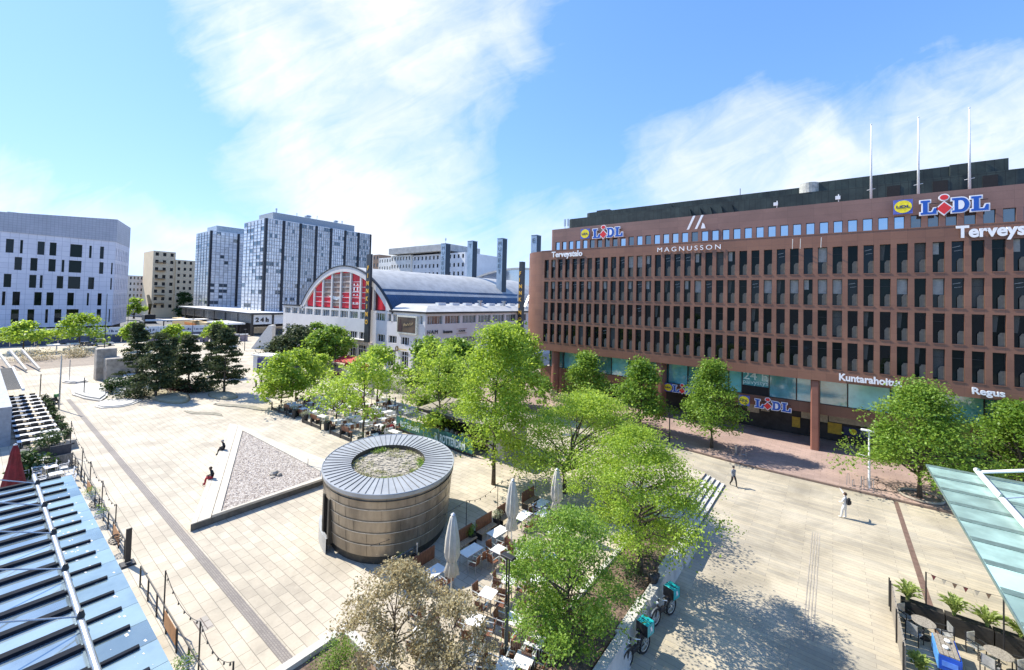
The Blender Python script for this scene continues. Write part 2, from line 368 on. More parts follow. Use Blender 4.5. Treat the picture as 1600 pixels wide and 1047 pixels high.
M_soil = mat('soil', (.16, .11, .08), .95, var=.3, scale=4, bump=.5)
M_canvas = mat('beige canvas', (.55, .51, .43), .85, var=.06, scale=3, bump=.1)
M_red = mat('dark red canvas', (.16, .012, .015), .8, var=.15)
M_skin = mat('skin', (.50, .31, .23), .6, var=.04)
M_darkglass = glassmat('dark window glass', (.012, .018, .022), .10, .03)
M_skyglass = glassmat('sky window glass', (.10, .14, .18), .45, .05)
M_teal = glassmat('teal shop glass', (.05, .25, .29), .22, .06)
M_black = mat('dark opening', (.012, .012, .013), .8, var=.1)
L_lime = leafmat('fresh lime leaves', (.11, .20, .016), (.26, .39, .038), (.48, .62, .11), .45)
L_green = leafmat('linden leaves', (.04, .11, .012), (.15, .27, .03), (.35, .50, .09), .40)
L_deep = leafmat('dark broad leaves', (.02, .05, .012), (.04, .085, .018), (.07, .13, .025), .25)
L_pine = leafmat('pine needles', (.022, .038, .015), (.055, .080, .028), (.12, .145, .055), .2, .7)
L_crab = leafmat('bronze blossom leaves', (.24, .18, .08), (.37, .32, .16), (.70, .64, .48), .35)
L_blos = leafmat('white blossom', (.10, .15, .04), (.30, .34, .20), (.60, .60, .50), .3)
L_purp = leafmat('purple leaves', (.05, .018, .02), (.09, .035, .035), (.14, .06, .05), .25)
L_sedum = leafmat('sedum', (.16, .16, .07), (.26, .28, .09), (.36, .33, .18), .2)
L_grass = leafmat('ornamental grass', (.16, .22, .05), (.28, .36, .09), (.44, .50, .20), .4)

# ---------------------------------------------------------------- ground
def hz(x, y):
    "height of the walking surface"
    if y > 39.43:
        if x < -22: return 0.0
        if x > -7: return LO
        return LO*(x+22)/15.0
    if y > 30.5: return 0.0 if x < -8.72 else LO
    return 0.0 if x < -7.0 else LO
m = MB(); m.quad((-4000, -4000, -.70), (4000, -4000, -.70), (4000, 4000, -.70), (-4000, 4000, -.70)); struct('ground', m, M_asph)
m = MB()
def gq(x0, x1, y0, y1, za, zb, mi=0): m.quad((x0, y0, za), (x1, y0, zb), (x1, y1, zb), (x0, y1, za), mi)
gq(-175, -8.72, -40, 39.43, 0, 0); gq(-8.72, -7.2, -40, 30.54, 0, 0); gq(-175, -22, 39.43, 140, 0, 0)
m.quad((-175, -40, -.7), (-175, 140, -.7), (-175, 140, 0), (-175, -40, 0)); m.quad((-175, 140, -.7), (-22, 140, -.7), (-22, 140, 0), (-175, 140, 0))
struct('plaza_paving', m, M_pave)
m = MB(); gq(-7.2, 60, -40, 30.54, LO, LO); gq(-8.72, 60, 30.54, 39.43, LO, LO); gq(-22, -7, 39.43, 80, 0, LO); gq(-7, 60, 39.43, 80, LO, LO)
m.quad((-22, 39.43, LO), (-8.72, 39.43, LO), (-8.72, 39.43, -.09), (-22, 39.43, 0)); struct('lower_plaza_paving', m, M_lowpave)
# steps between the terrace and the lower plaza, with shade painted on the risers
m = MB(); n = 5
for i in range(n):
    xa = -8.72+i*.37; zt = -i*LO/-n if False else LO*(i+1)/(n+.0)
    if i < n-1: m.box(xa, xa+.37, 30.54, 39.43, LO-.02, LO*(i+1)/n, 0)
struct('steps', m, M_conc)
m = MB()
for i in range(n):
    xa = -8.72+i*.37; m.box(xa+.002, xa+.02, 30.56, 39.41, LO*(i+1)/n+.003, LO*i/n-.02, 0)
struct('step_risers', m, mat('step riser in painted shade', (.12, .105, .09), .8))  # dark colour paints the shade on the riser faces
# kerb + pink pavement by the granite building
def hpv(x): return (LO if x > -7 else (0 if x < -22 else LO*(x+22)/15.0))+.12
m = MB(); xs = [-48, -22, -7, 40]
for a, b in zip(xs, xs[1:]):
    m.quad((a, 45.55, hpv(a)), (b, 45.55, hpv(b)), (b, 75, hpv(b)), (a, 75, hpv(a)))
    m.quad((a, 45.55, hpv(a)-.3), (b, 45.55, hpv(b)-.3), (b, 45.55, hpv(b)), (a, 45.55, hpv(a)))
struct('granite_pavement', m, M_pink)
m = MB()
for a, b in zip(xs, xs[1:]): m.bar((a, 45.45, hpv(a)-.03), (b, 45.45, hpv(b)-.03), .2, .14)
struct('kerb', m, mat('brown kerb stone', (.20, .14, .11), .8))
# drain strip, tactile strip, brown band
m = MB(); m.quad((-80, 8.0, .004), (-17.0, 8.0, .004), (-17.0, 8.42, .004), (-80, 8.42, .004)); struct('drain_strip', m, brickmat('setts', (.30, .265, .23), (.25, .22, .195), (.17, .15, .13), .16, .09, .01))
m = MB()
for k in range(4): m.box(-1.12+k*.13, -1.07+k*.13, 24, 35.4, LO, LO+.012)
struct('tactile_strip', m, M_concd)
m = MB(); m.quad((3.84, 18, LO+.004), (4.14, 18, LO+.004), (4.08, 45.3, LO+.004), (3.80, 45.3, LO+.004)); struct('paving_band', m, mat('brown paving band', (.16, .10, .075), .8))
m = MB(); p = G(318, 975); m.box(p.x-.5, p.x+.5, p.y-.25, p.y+.25, .001, .006)
struct('manhole', m, brickmat('cast cover', (.40, .36, .31), (.36, .33, .28), (.15, .12, .1), .5, .25, .02))

# ---------------------------------------------------------------- trees
def prof(kind, t):
    if kind == 'cone': return max(.05, (1-t)**.75*min(1, .55+t*3.2)*1.0)
    if kind == 'round': return max(.05, math.sin(math.pi*min(1, .12+t*.86))**.6)
    if kind == 'egg': return max(.08, math.sin(math.pi*min(1, .18+t*.80)**1.1)**.7)
    if kind == 'umb': return max(.05, (1-t)**.55*min(1, .9+t))
    if kind == 'open': return max(.15, math.sin(math.pi*min(1, .2+t*.75))**.8)
    if kind == 'pine': return max(.10, min(1, .62+t*2.2)*(1-t**1.5)**.8)
    return 1
def crown_mesh(kind, R, z0, z1, nleaf, s, lm, seed, nc=60, flat=.35, spread=.17, trunk_r=.1, base=(0, 0), lean=(0, 0)):
    rng = np.random.default_rng(seed); H = z1-z0; cs = []
    for i in range(nc):
        t = rng.random()**(.9 if kind != 'pine' else 1.0); a = rng.random()*2*math.pi; r = R*prof(kind, t)*(.30+.70*rng.random()**.5)*(.74+.46*rng.random()**1.6)
        cs.append((r*math.cos(a)+lean[0]*t, r*math.sin(a)+lean[1]*t, z0+H*t))
    cs = np.array(cs); w = rng.random(nc)**.8+.25; idx = rng.choice(nc, nleaf, p=w/w.sum())
    sc = R*spread*(.7+.7*rng.random(nc))[idx]
    off = rng.normal(size=(nleaf, 3)); off /= (np.linalg.norm(off, axis=1)[:, None]+1e-6); off *= (rng.random(nleaf)**.45)[:, None]*1.7
    if kind == 'pine': off = off*np.array([1.15, 1.15, .5])
    P = cs[idx]+off*sc[:, None]*np.array([1, 1, flat/.35*.55])
    # twigs droop outward
    P += off*(rng.random(nleaf)**6)[:, None]*R*(.05 if kind == 'cone' else .11)
    rr = np.hypot(P[:, 0], P[:, 1]); P[:, 2] -= .10*rr*rr/max(R, .1)*(.5+rng.random(nleaf)*.6)*(0 if kind in ('pine',) else 1)
    nrm = rng.normal(size=(nleaf, 3))*.62+np.array([0, 0, .75])
    if kind == 'pine': nrm = rng.normal(size=(nleaf, 3))
    nrm /= np.linalg.norm(nrm, axis=1)[:, None]
    t1 = np.cross(nrm, rng.normal(size=(nleaf, 3))); t1 /= np.linalg.norm(t1, axis=1)[:, None]+1e-9; t2 = np.cross(nrm, t1)
    L = s*(.6+.8*rng.random(nleaf)); wd = L*(.62 if kind != 'pine' else .34)
    V = np.empty((nleaf, 4, 3)); V[:, 0] = P-t1*L[:, None]/2; V[:, 1] = P+t2*wd[:, None]/2+nrm*(L*.12)[:, None]; V[:, 2] = P+t1*L[:, None]/2; V[:, 3] = P-t2*wd[:, None]/2+nrm*(L*.12)[:, None]
    me = bpy.data.meshes.new('crown'); me.vertices.add(nleaf*4); me.vertices.foreach_set('co', V.ravel())
    me.loops.add(nleaf*4); me.loops.foreach_set('vertex_index', np.arange(nleaf*4)); me.polygons.add(nleaf)
    me.polygons.foreach_set('loop_start', np.arange(nleaf)*4)
    try: me.polygons.foreach_set('loop_total', np.full(nleaf, 4))
    except Exception: pass
    me.materials.append(lm); me.update(calc_edges=True); me.validate(); return me, cs
def trunk_mesh(R, z0, z1, r, cs, seed, nl=14, kind='round', lean=(0, 0), multi=0):
    rng = random.Random(seed); m = MB(); top = z0+(z1-z0)*.85
    pts = [(0, 0, -.05), (0, 0, z0*.5), (rng.uniform(-.08, .08)*R*.4, rng.uniform(-.08, .08)*R*.4, z0)]
    for k in range(1, 5): t = k/4; pts.append((rng.uniform(-.06, .06)*R+lean[0]*t*.85, rng.uniform(-.06, .06)*R+lean[1]*t*.85, z0+(top-z0)*t))
    rs = [r*1.25, r, r*.9, r*.72, r*.5, r*.32, r*.12]; m.tube(pts, rs, 7)
    order = sorted(range(len(cs)), key=lambda i: -math.hypot(cs[i][0], cs[i][1]))[:nl*2]; rng.shuffle(order)
    for i in order[:nl]:
        c = cs[i]; hz_ = max(z0*.95, c[2]-math.hypot(c[0], c[1])*(.55 if kind != 'pine' else .05)); hz_ = min(hz_, top*.97)
        t = max(0, (hz_-z0)/(top-z0+1e-6)); st = Vector((lean[0]*t*.85, lean[1]*t*.85, hz_)); e = Vector(c); md = (st+e)/2+Vector((0, 0, .06*R)); rb = r*(.5-.3*t)
        m.tube([st, md, e], [rb, rb*.6, rb*.2], 5, cap=False)
    return m.mesh('trunk', M_bark, True)
def tree(name, label, loc, top, R, z0, kind='egg', lm=None, nleaf=5000, s=.16, seed=1, nc=60, tr=.12, group=None, flat=.35, spread=.17, cat='tree', lean=(0, 0), nl=14):
    R *= {'cone': 1.2, 'pine': 1.0, 'umb': 1.0}.get(kind, 1.14) if cat == 'tree' else 1
    H = top-loc[2]; t = thing(name, label, cat, loc, 0, group)
    nleaf = int(nleaf*1.25); s = s*1.25
    me, cs = crown_mesh(kind, R, z0, H, nleaf, s, lm or L_green, seed, nc, flat, spread, lean=lean)
    ob('crown', me, t); ob('trunk', trunk_mesh(R, z0, H, tr, cs, seed, nl, kind, lean), t); return t
def treepx(name, label, u, v, tv, hw, cb, z=0, **k):
    "tree standing at photo point (u,v) on the ground, top at row tv, half width hw px, crown starting at row cb"
    b = G(u, v, z); dep = (b-EYE).dot(FW); s_ = dep/F; top = HT(u, tv, b); R = hw*s_
    z0 = max(.4, HT(u, cb, b)-z); return tree(name, label, b, top, R, z0, **k)
def shrub(name, label, loc, r, h, lm, n=900, s=.08, seed=1, group=None, cat='shrub', nc=26):
    me, cs = crown_mesh('round', r, .02, h, n, s, lm, seed, nc, .5, .34); m = MB()
    for i in range(0, len(cs), 4): m.tube([(0, 0, -.03), tuple(np.array(cs[i])*.5), tuple(cs[i])], [.02, .015, .006], 4)
    t = thing(name, label, cat, loc, 0, group); ob('foliage', me, t); part('stem', m, M_bark, t); return t

GK = 'young trees along the granite building'
treepx('linden_tree', 'conical green linden right of the tall white lamp post, in front of the Regus lettering', 1437, 780, 602, 84, 742, LO, kind='cone', nleaf=15000, s=.17, seed=11, nc=110, tr=.16, group=GK, spread=.15)
treepx('linden_tree', 'green linden at the right picture edge behind the pale green glass canopy', 1592, 775, 632, 74, 732, LO, kind='cone', nleaf=11000, s=.18, seed=12, nc=100, tr=.16, group=GK, spread=.15)
treepx('linden_tree', 'dense green linden in front of the 24 h window, left of the store entrance', 1112, 702, 568, 47, 672, LO+.1, kind='cone', nleaf=11000, s=.18, seed=13, nc=90, tr=.15, group=GK, spread=.17)
treepx('linden_tree', 'green linden in front of the smaller supermarket sign, second from the store entrance', 1000, 678, 565, 46, 648, -.4, kind='cone', nleaf=6000, s=.24, seed=14, nc=85, tr=.15, group=GK, spread=.17)
treepx('linden_tree', 'green linden farthest from the store entrance, at the left end of the shop windows', 915, 655, 555, 45, 636, -.1, kind='cone', nleaf=5500, s=.24, seed=15, nc=80, tr=.15, group=GK, spread=.17)
GM = 'light green trees around the terrace'
treepx('plaza_tree', 'tall slender yellow-green tree between the round steel building and the kiosk', 771, 757, 512, 60, 706, kind='open', lm=L_lime, nleaf=15000, s=.165, seed=21, nc=85, tr=.15, group=GM, spread=.2, nl=20)
treepx('plaza_tree', 'leaning light green tree in front of the green Rotterdam banner', 688, 690, 528, 46, 672, kind='open', lm=L_lime, nleaf=4200, s=.24, seed=22, nc=60, tr=.12, group=GM, lean=(-1.6, .8), spread=.2)
treepx('plaza_tree', 'thin yellow-green tree behind the left rim of the round steel building', 567, 690, 560, 40, 640, kind='open', lm=L_lime, nleaf=2300, s=.24, seed=23, nc=34, tr=.11, group=GM, spread=.2)
treepx('plaza_tree', 'small yellow-green tree with a crooked trunk in the middle of the far terrace', 525, 662, 588, 40, 640, kind='open', lm=L_lime, nleaf=2000, s=.22, seed=24, nc=32, tr=.10, group=GM, lean=(-1.0, .3), spread=.2)
treepx('plaza_tree', 'bushy light green tree at the left corner of the far terrace fence', 439, 638, 556, 32, 618, kind='egg', lm=L_lime, nleaf=3200, s=.3, seed=25, nc=50, tr=.12, group=GM, spread=.2)
treepx('plaza_tree', 'light green tree second from the left corner of the far terrace fence', 462, 626, 552, 34, 606, kind='egg', lm=L_lime, nleaf=3200, s=.3, seed=26, nc=50, tr=.12, group=GM, spread=.2)
treepx('plaza_tree', 'yellow-green tree behind the closed parasols of the far terrace', 589, 634, 545, 34, 602, kind='open', lm=L_lime, nleaf=2200, s=.3, seed=27, nc=36, tr=.11, group=GM, spread=.2)
treepx('plaza_tree', 'pale green tree behind the far terrace with the white cinema behind it', 503, 612, 556, 24, 588, kind='umb', lm=L_lime, nleaf=1300, s=.3, seed=28, nc=26, tr=.10, group=GM, spread=.2)
treepx('plaza_tree', 'large spreading yellow-green tree between the round steel building and the granite building', 882, 770, 616, 92, 735, kind='egg', lm=L_lime, nleaf=22000, s=.122, seed=31, nc=120, tr=.15, group=GM, flat=.22, spread=.15, lean=(1.6, 1.0), nl=26)
treepx('plaza_tree', 'broad bright green tree rising from the planter above the white stepped wall', 1000, 905, 672, 92, 840, kind='egg', lm=L_lime, nleaf=24000, s=.094, seed=32, nc=135, tr=.14, group=GM, flat=.20, spread=.13, nl=26)
treepx('plaza_tree', 'nearest bright green tree in the planter, beside the delivery bicycles', 884, 1022, 800, 86, 985, kind='round', lm=L_green, nleaf=23000, s=.080, seed=33, nc=130, tr=.12, group=GM, flat=.20, spread=.13, nl=26)
treepx('sapling', 'thin staked sapling on the light paving behind the big yellow-green tree', 849, 672, 588, 13, 628, kind='cone', lm=L_green, nleaf=700, s=.2, seed=34, nc=16, tr=.06, spread=.3)
treepx('broadleaf_tree', 'mid green tree behind the grey kiosk roof, beside the cinema side wall', 712, 640, 532, 38, 620, kind='egg', lm=L_green, nleaf=4500, s=.35, seed=41, nc=60, tr=.2, spread=.2)
treepx('broadleaf_tree', 'green tree behind the kiosk, left of the mid green one by the cinema wall', 672, 625, 528, 34, 606, kind='egg', lm=L_green, nleaf=3500, s=.35, seed=42, nc=50, tr=.2, spread=.2)
treepx('broadleaf_tree', 'light green tree beside the rounded corner of the granite building', 800, 640, 510, 46, 620, kind='egg', lm=L_lime, nleaf=5500, s=.38, seed=43, nc=70, tr=.2, spread=.2)
treepx('purple_tree', 'low purple-leaved bush tree behind the kiosk roof', 728, 640, 588, 24, 634, kind='round', lm=L_purp, nleaf=1200, s=.3, seed=44, nc=22, tr=.1, spread=.25)
treepx('broadleaf_tree', 'round deep green tree in front of the white cinema facade', 516, 572, 512, 27, 560, kind='round', lm=L_green, nleaf=4200, s=.5, seed=45, nc=60, tr=.25, spread=.22)
treepx('broadleaf_tree', 'taller bright green tree just behind the round deep green one at the cinema', 494, 560, 506, 14, 548, kind='egg', lm=L_green, nleaf=1500, s=.5, seed=46, nc=30, tr=.25, spread=.25)
treepx('dark_shrub_pine', 'low dark pine clump left of the round green tree at the cinema', 462, 568, 516, 32, 566, kind='round', lm=L_pine, nleaf=5000, s=.5, seed=47, nc=60, tr=.2, spread=.25)
treepx('dark_shrub_pine', 'small dark pine at the left edge of the clump at the cinema', 440, 566, 526, 14, 562, kind='round', lm=L_pine, nleaf=2000, s=.45, seed=48, nc=26, tr=.2, spread=.25)
GP = 'pines on the stone terraces'
for u, v, tv, hw, cb, sd, lb in ((212, 602, 505, 27, 596, 51, 'leftmost dark pine beside the concrete pillars'), (243, 622, 522, 34, 606, 52, 'dark pine with a bare visible trunk, nearest to the rock terraces'),
                          (268, 604, 528, 20, 598, 56, 'shorter pine tucked behind the one with the visible trunk'), (293, 612, 526, 31, 606, 53, 'dense dark pine in the middle of the row'),
                          (350, 616, 514, 31, 598, 54, 'rightmost pine standing on the grassy mound'), (336, 586, 508, 22, 580, 55, 'pine standing behind the rightmost one')):
    treepx('pine_tree', lb, u, v, tv, hw*.86, cb, kind='pine', lm=L_pine, nleaf=4200, s=.38, seed=sd, nc=85, tr=.17, group=GP, spread=.16, nl=20, flat=.3)
GR = 'small round trees by the hoarding'
for u, v, tv, hw, cb, sd, lb in ((36, 551, 506, 34, 531, 61, 'small airy tree standing in the left round stone seat'), (124, 547, 494, 37, 525, 62, 'small airy tree standing in the right round stone seat'),
                          (205, 548, 506, 20, 532, 63, 'small airy tree behind the leftmost pine'), (270, 546, 510, 22, 532, 64, 'small airy tree behind the middle pines, in front of the yellow container'),
                          (338, 540, 505, 22, 525, 65, 'small airy tree behind the rightmost pine, by the office tower podium')):
    treepx('round_tree', lb, u, v, tv, hw, cb, kind='umb', lm=L_lime, nleaf=1900, s=.5, seed=sd, nc=40, tr=.14, group=GR, spread=.18)
treepx('street_tree', 'bright street tree between the white block and the beige apartment house', 209, 498, 468, 14, 492, kind='egg', lm=L_lime, nleaf=1200, s=.9, seed=71, nc=24, tr=.4)
treepx('street_tree', 'dark green street tree in front of the beige apartment house', 285, 495, 458, 16, 492, kind='egg', lm=L_deep, nleaf=1200, s=.9, seed=72, nc=24, tr=.4)
# ---------------------------------------------------------------- red granite office building
Y0 = 54.79; PI = math.pi
M_gran = brickmat('red granite cladding', (.235, .112, .070), (.198, .092, .058), (.125, .06, .04), 1.238, .92, .008, axes='xz', rough=.42, stain=.14, bump=.06, off=0, spec=.5, stainscale=.12)
M_gran2 = brickmat('red granite pier', (.25, .11, .078), (.22, .095, .068), (.14, .065, .045), 1.0, 1.2, .006, axes='yz', rough=.42, stain=.14, bump=.06, off=0)
M_grand = brickmat('pinkish granite cladding', (.245, .145, .12), (.215, .128, .108), (.14, .085, .07), 2.476, .8, .008, axes='xz', rough=.5, stain=.12, bump=.06, off=0)
M_panel = mat('olive grey panel', (.15, .13, .10), .6, var=.08)
M_copper = brickmat('dark green patinated copper', (.038, .052, .045), (.028, .040, .035), (.012, .016, .014), .62, 3.2, .02, axes='xz', rough=.45, stain=.4, bump=.2, off=0, stainscale=.5)
M_blindd = mat('dim curtain', (.07, .075, .07), .8, var=.2, scale=6, stretch=(8, 1, 1))
M_blind = mat('grey blind and painted ceiling light', (.30, .31, .30), .7, var=.1)
M_winA = glassmat('window glass reflecting dim', (.005, .007, .009), .012, .04, tint=(.75, .85, .9), fres=.45)
M_winB = glassmat('window glass greenish', (.008, .013, .013), .005, .04, tint=(.7, .8, .8), fres=.3)
gb = Vector((-36.5, Y0, LO)); bt = thing('office_building', 'long red granite office building with four rows of narrow windows and a copper roof', 'building', gb)
XR = 40*1.0-16
def L(x, y, z): return (x-gb.x, y-gb.y, z-gb.z)
K = 48; XE = -36.5+.48+1.238*K
rows = [(8.22, 11.02), (11.68, 14.28), (14.86, 17.5), (18.12, 20.95)]
rows = [(8.2, 11.0), (11.55, 14.3), (14.83, 17.55), (18.12, 20.95)]
m = MB(); holes = [(-36.02+1.238*k+36.5, -36.02+1.238*k+.8+36.5, a-6.87, b-6.87) for k in range(K) for a, b in rows]
wallholes(m, L(-36.5, Y0, 6.87), (1, 0, 0), (0, -1, 0), XE+36.5, 15.45, holes, .42)
# rounded left corner, radius 2.5
def arc(cx, cy, r, a0, a1, n): return [(cx+r*math.cos(a0+(a1-a0)*i/n), cy+r*math.sin(a0+(a1-a0)*i/n)) for i in range(n+1)]
ac = arc(-36.5, Y0+4.7, 4.7, -PI/2, -PI, 24)
for (x0, y0), (x1, y1) in zip(ac, ac[1:]): m.quad(L(x1, y1, 6.87), L(x0, y0, 6.87), L(x0, y0, 22.32), L(x1, y1, 22.32))
m.quad(L(-41.2, 85, 6.87), L(-41.2, Y0+4.7, 6.87), L(-41.2, Y0+4.7, 22.32), L(-41.2, 85, 22.32))
ol = [(-36.5, Y0)]+ac[1:]+[(-41.2, 85), (XE, 85), (XE, Y0)]
m.poly([L(x, y, 6.87) for x, y in ol]); m.poly([L(x, y, 22.32) for x, y in reversed(ol)]); m.quad(L(XE, Y0, 6.87), L(XE, 85, 6.87), L(XE, 85, 22.32), L(XE, Y0, 22.32))
m.box(-.2, XE+36.5, -.03, .05, 22.97-.0, 23.07)
part('wall', m, M_gran, bt)
# a window: frame, pane and the low panel at its right
wm = {}
rw = random.Random(3)
def winmesh(h, v):
    if (h, v) in wm: return wm[h, v]
    f = MB(); f.box(0, .8, .30, .36, 0, .05, 0); f.box(0, .8, .30, .36, h-.05, h, 0); f.box(0, .05, .30, .36, .05, h-.05, 0); f.box(.75, .8, .30, .36, .05, h-.05, 0)
    if v % 3 == 1: f.box(.05, .75, .31, .35, h*.72, h*.72+.04, 0)
    f.box(-.03, .83, -.05, .30, -.07, 0, 3)
    f.extr([(.36, 0), (.78, 0), (.78, h*.44), (.50, h*.44), (.36, h*.35)], (0, .16, 0), (1, 0, 0), (0, 0, 1), (0, .12, 0), 2)
    g = MB(); g.quad((.0, .345, 0), (.8, .345, 0), (.8, .345, h), (0, .345, h), 0)
    if v == 2: g.quad((.05, .335, h*.45), (.75, .335, h*.45), (.75, .335, h-.05), (.05, .335, h-.05), 1)
    if v in (6, 8): g.quad((.1, .334, h*.80), (.62, .334, h*.84), (.62, .334, h*.86), (.1, .334, h*.82), 1); g.quad((.2, .334, h*.68), (.7, .334, h*.71), (.7, .334, h*.725), (.2, .334, h*.695), 1)  # pale strips paint the light of ceiling lamps on the pane
    if v == 7: g.quad((.05, .335, h*.05), (.75, .335, h*.05), (.75, .335, h-.05), (.05, .335, h-.05), 2)
    if v == 9: g.quad((.05, .335, h*.45), (.3, .335, h*.45), (.42, .335, h-.05), (.05, .335, h-.05), 2)
    if v == 5: g.quad((.05, .335, h*.6), (.45, .335, h*.6), (.45, .335, h-.05), (.05, .335, h-.05), 1)
    wm[h, v] = (f.mesh('window', [M_dark, M_dark, M_panel, M_gran]), g.mesh('pane', [M_winB if v % 2 else M_winA, M_blind, M_blindd])); return wm[h, v]
cnt = 0; rest = MB(); restp = MB()
order = sorted(((k, r) for k in range(K) for r in range(4)), key=lambda q: (abs(q[0]-26)))
for k, r in order:
    a, b = rows[r]; h = round(b-a, 2); x = -36.02+1.238*k
    f, g = winmesh(h, rw.choice((0, 6, 1, 3, 8, 7, 1, 9, 2, 5, 6, 8, 3) if r > 1 else (0, 0, 7, 1, 3, 4, 9, 1, 6, 0)))
    if cnt < 100 and x < 13.5: o = ob('window', f, bt, L(x, Y0, a)); ob('pane', g, o); cnt += 1
    else:
        n = len(rest.v); rest.v += [(v.co.x+x-gb.x, v.co.y, v.co.z+a-gb.z) for v in f.vertices]; rest.f += [tuple(i+n for i in p.vertices) for p in f.polygons]; rest.m += [p.material_index for p in f.polygons]
        n = len(restp.v); restp.v += [(v.co.x+x-gb.x, v.co.y, v.co.z+a-gb.z) for v in g.vertices]; restp.f += [tuple(i+n for i in p.vertices) for p in g.polygons]; restp.m += [p.material_index for p in g.polygons]
o = part('window', rest, [M_dark, M_dark, M_panel, M_gran], bt, kind='stuff'); part('pane', restp, [M_winA, M_blind, M_blindd], o, kind='stuff')
# set-back storey
ys = 57.8; m = MB()
wallholes(m, L(-36.4, ys, 22.32), (1, 0, 0), (0, -1, 0), XE+36.4, 3.92, [(-35.96+1.238*k+36.4, -35.96+1.238*k+.8+36.4, .40, 1.80) for k in range(K)], .25)
ac2 = arc(-36.4, ys+.5, .5, -PI/2, -PI, 6)
for (x0, y0), (x1, y1) in zip(ac2, ac2[1:]): m.quad(L(x1, y1, 22.32), L(x0, y0, 22.32), L(x0, y0, 26.24), L(x1, y1, 26.24))
m.quad(L(-36.9, 80, 22.32), L(-36.9, ys+.5, 22.32), L(-36.9, ys+.5, 26.24), L(-36.9, 80, 26.24)); m.poly([L(-36.4, ys, 26.24), L(XE, ys, 26.24), L(XE, 80, 26.24), L(-36.9, 80, 26.24), L(-36.9, ys+.5, 26.24)])
part('upper_wall', m, M_grand, bt)
f = MB(); f.box(0, .8, .16, .22, 0, .05); f.box(0, .8, .16, .22, 1.35, 1.4); f.box(0, .05, .16, .22, .05, 1.35); f.box(.75, .8, .16, .22, .05, 1.35); uf = f.mesh('window', M_dark)
M_upA = glassmat('upper glass full of sky', (.06, .09, .12), .55, .04, tint=(.8, .9, 1)); M_upB = glassmat('upper glass darker', (.02, .03, .035), .16, .04)
g = MB(); g.quad((0, .2, 0), (.8, .2, 0), (.8, .2, 1.4), (0, .2, 1.4)); ugA = g.mesh('pane', M_upA); ugB = g.mesh('pane', M_upB)
for k in range(K-6):
    x = -35.96+1.238*k; o = ob('upper_window', uf, bt, L(x, ys, 22.72)); ob('pane', ugB if (k in (5, 6, 7, 8, 12, 17) or k > 33 or rw.random() < .1) else ugA, o)
# copper roof storey, two tiers with rounded ends
def rr(x0, x1, y0, y1, r): return arc(x1-r, y0+r, r, -PI/2, 0, 6)+[(x1, y1), (x0, y1)]+arc(x0+r, y0+r, r, PI, 1.5*PI, 6)
def LL(p): return [(x-gb.x, y-gb.y) for x, y in p]
Z = lambda z: z-gb.z
m = MB(); m.prism(LL(rr(-35.4, XE, 60.6, 80, .8)), Z(26.2), Z(28.3)); m.prism(LL(rr(-33.2, 13.3, 62.6, 78, .9)), Z(28.303), Z(29.45)); m.prism(LL(rr(-3.0, 13.3, 61.2, 62.55, .5)), Z(28.303), Z(29.5))
m.prism(LL(rr(9.4, 13.4, 61.0, 61.18, .05)), Z(28.3), Z(29.55))
part('copper_roof', m, M_copper, bt)
m = MB(); m.prism(LL(rr(-35.6, XE, 60.4, 80.1, .8)), Z(28.305), Z(28.40)) if False else None
v = MB()
for x in (-15.9, -14.6, -13.3, -12.0, -10.7): v.extr([(0, 0), (.45, 0), (.1, 1.25)], (x-gb.x, 5.35, Z(26.5)), (1, 0, 0), (0, 0, 1), (0, .45, 0))
part('roof_vent_hood', v, M_copper, bt)
for x0, x1 in ((4.55, 5.6), (8.1, 9.2), (11.6, 12.6)):
    o = MB(); o.box(x0-gb.x, x1-gb.x, 5.74, 5.80, Z(26.45), Z(27.95)); part('roof_door', o, M_black, bt)
o = MB(); o.lathe([(1.0, Z(28.3)), (1.0, Z(29.5))], (-2.4-gb.x, 6.75, 0), 20); part('roof_drum', o, mat('pale roof drum', (.42, .42, .38), .6), bt, smooth=False)
o = MB(); o.extr([(-1.4, 0), (1.6, 0), (1.0, .8), (-.3, .8)], (-20-gb.x, 7.2, Z(28.3)), (1, 0, 0), (0, 0, 1), (0, 2, 0)); part('roof_hood', o, M_copper, bt)
o = MB(); o.box(-31.3-gb.x, -29.0-gb.x, 8.2, 9.6, Z(29.4), Z(29.75)); part('roof_hatch', o, M_dark, bt)
o = MB(); o.tube([(-10.2-gb.x, 9, Z(29.4)), (-10.2-gb.x, 9, Z(30.6))], .04, 6); part('roof_mast', o, M_dark, bt)
for x in (-36.0, -35.4):
    o = MB(); o.tube([(x-gb.x, 6, Z(26.2)), (x-gb.x, 6, Z(28.2))], .05, 6); o.box(x-gb.x-.14, x-gb.x+.14, 5.85, 6.0, Z(27.2), Z(28.4)); part('antenna', o, M_steel, bt)
for x, lean in ((-5.6, .25), (.4, 0)):
    o = MB(); o.tube([(x-gb.x, 5.2, Z(26.2)), (x-gb.x+lean*.3, 5.0, Z(27.5))], .05, 6); o.box(x-gb.x-.3, x-gb.x+.15, 4.9, 5.05, Z(26.9), Z(27.3)); part('antenna', o, M_whitem, bt)
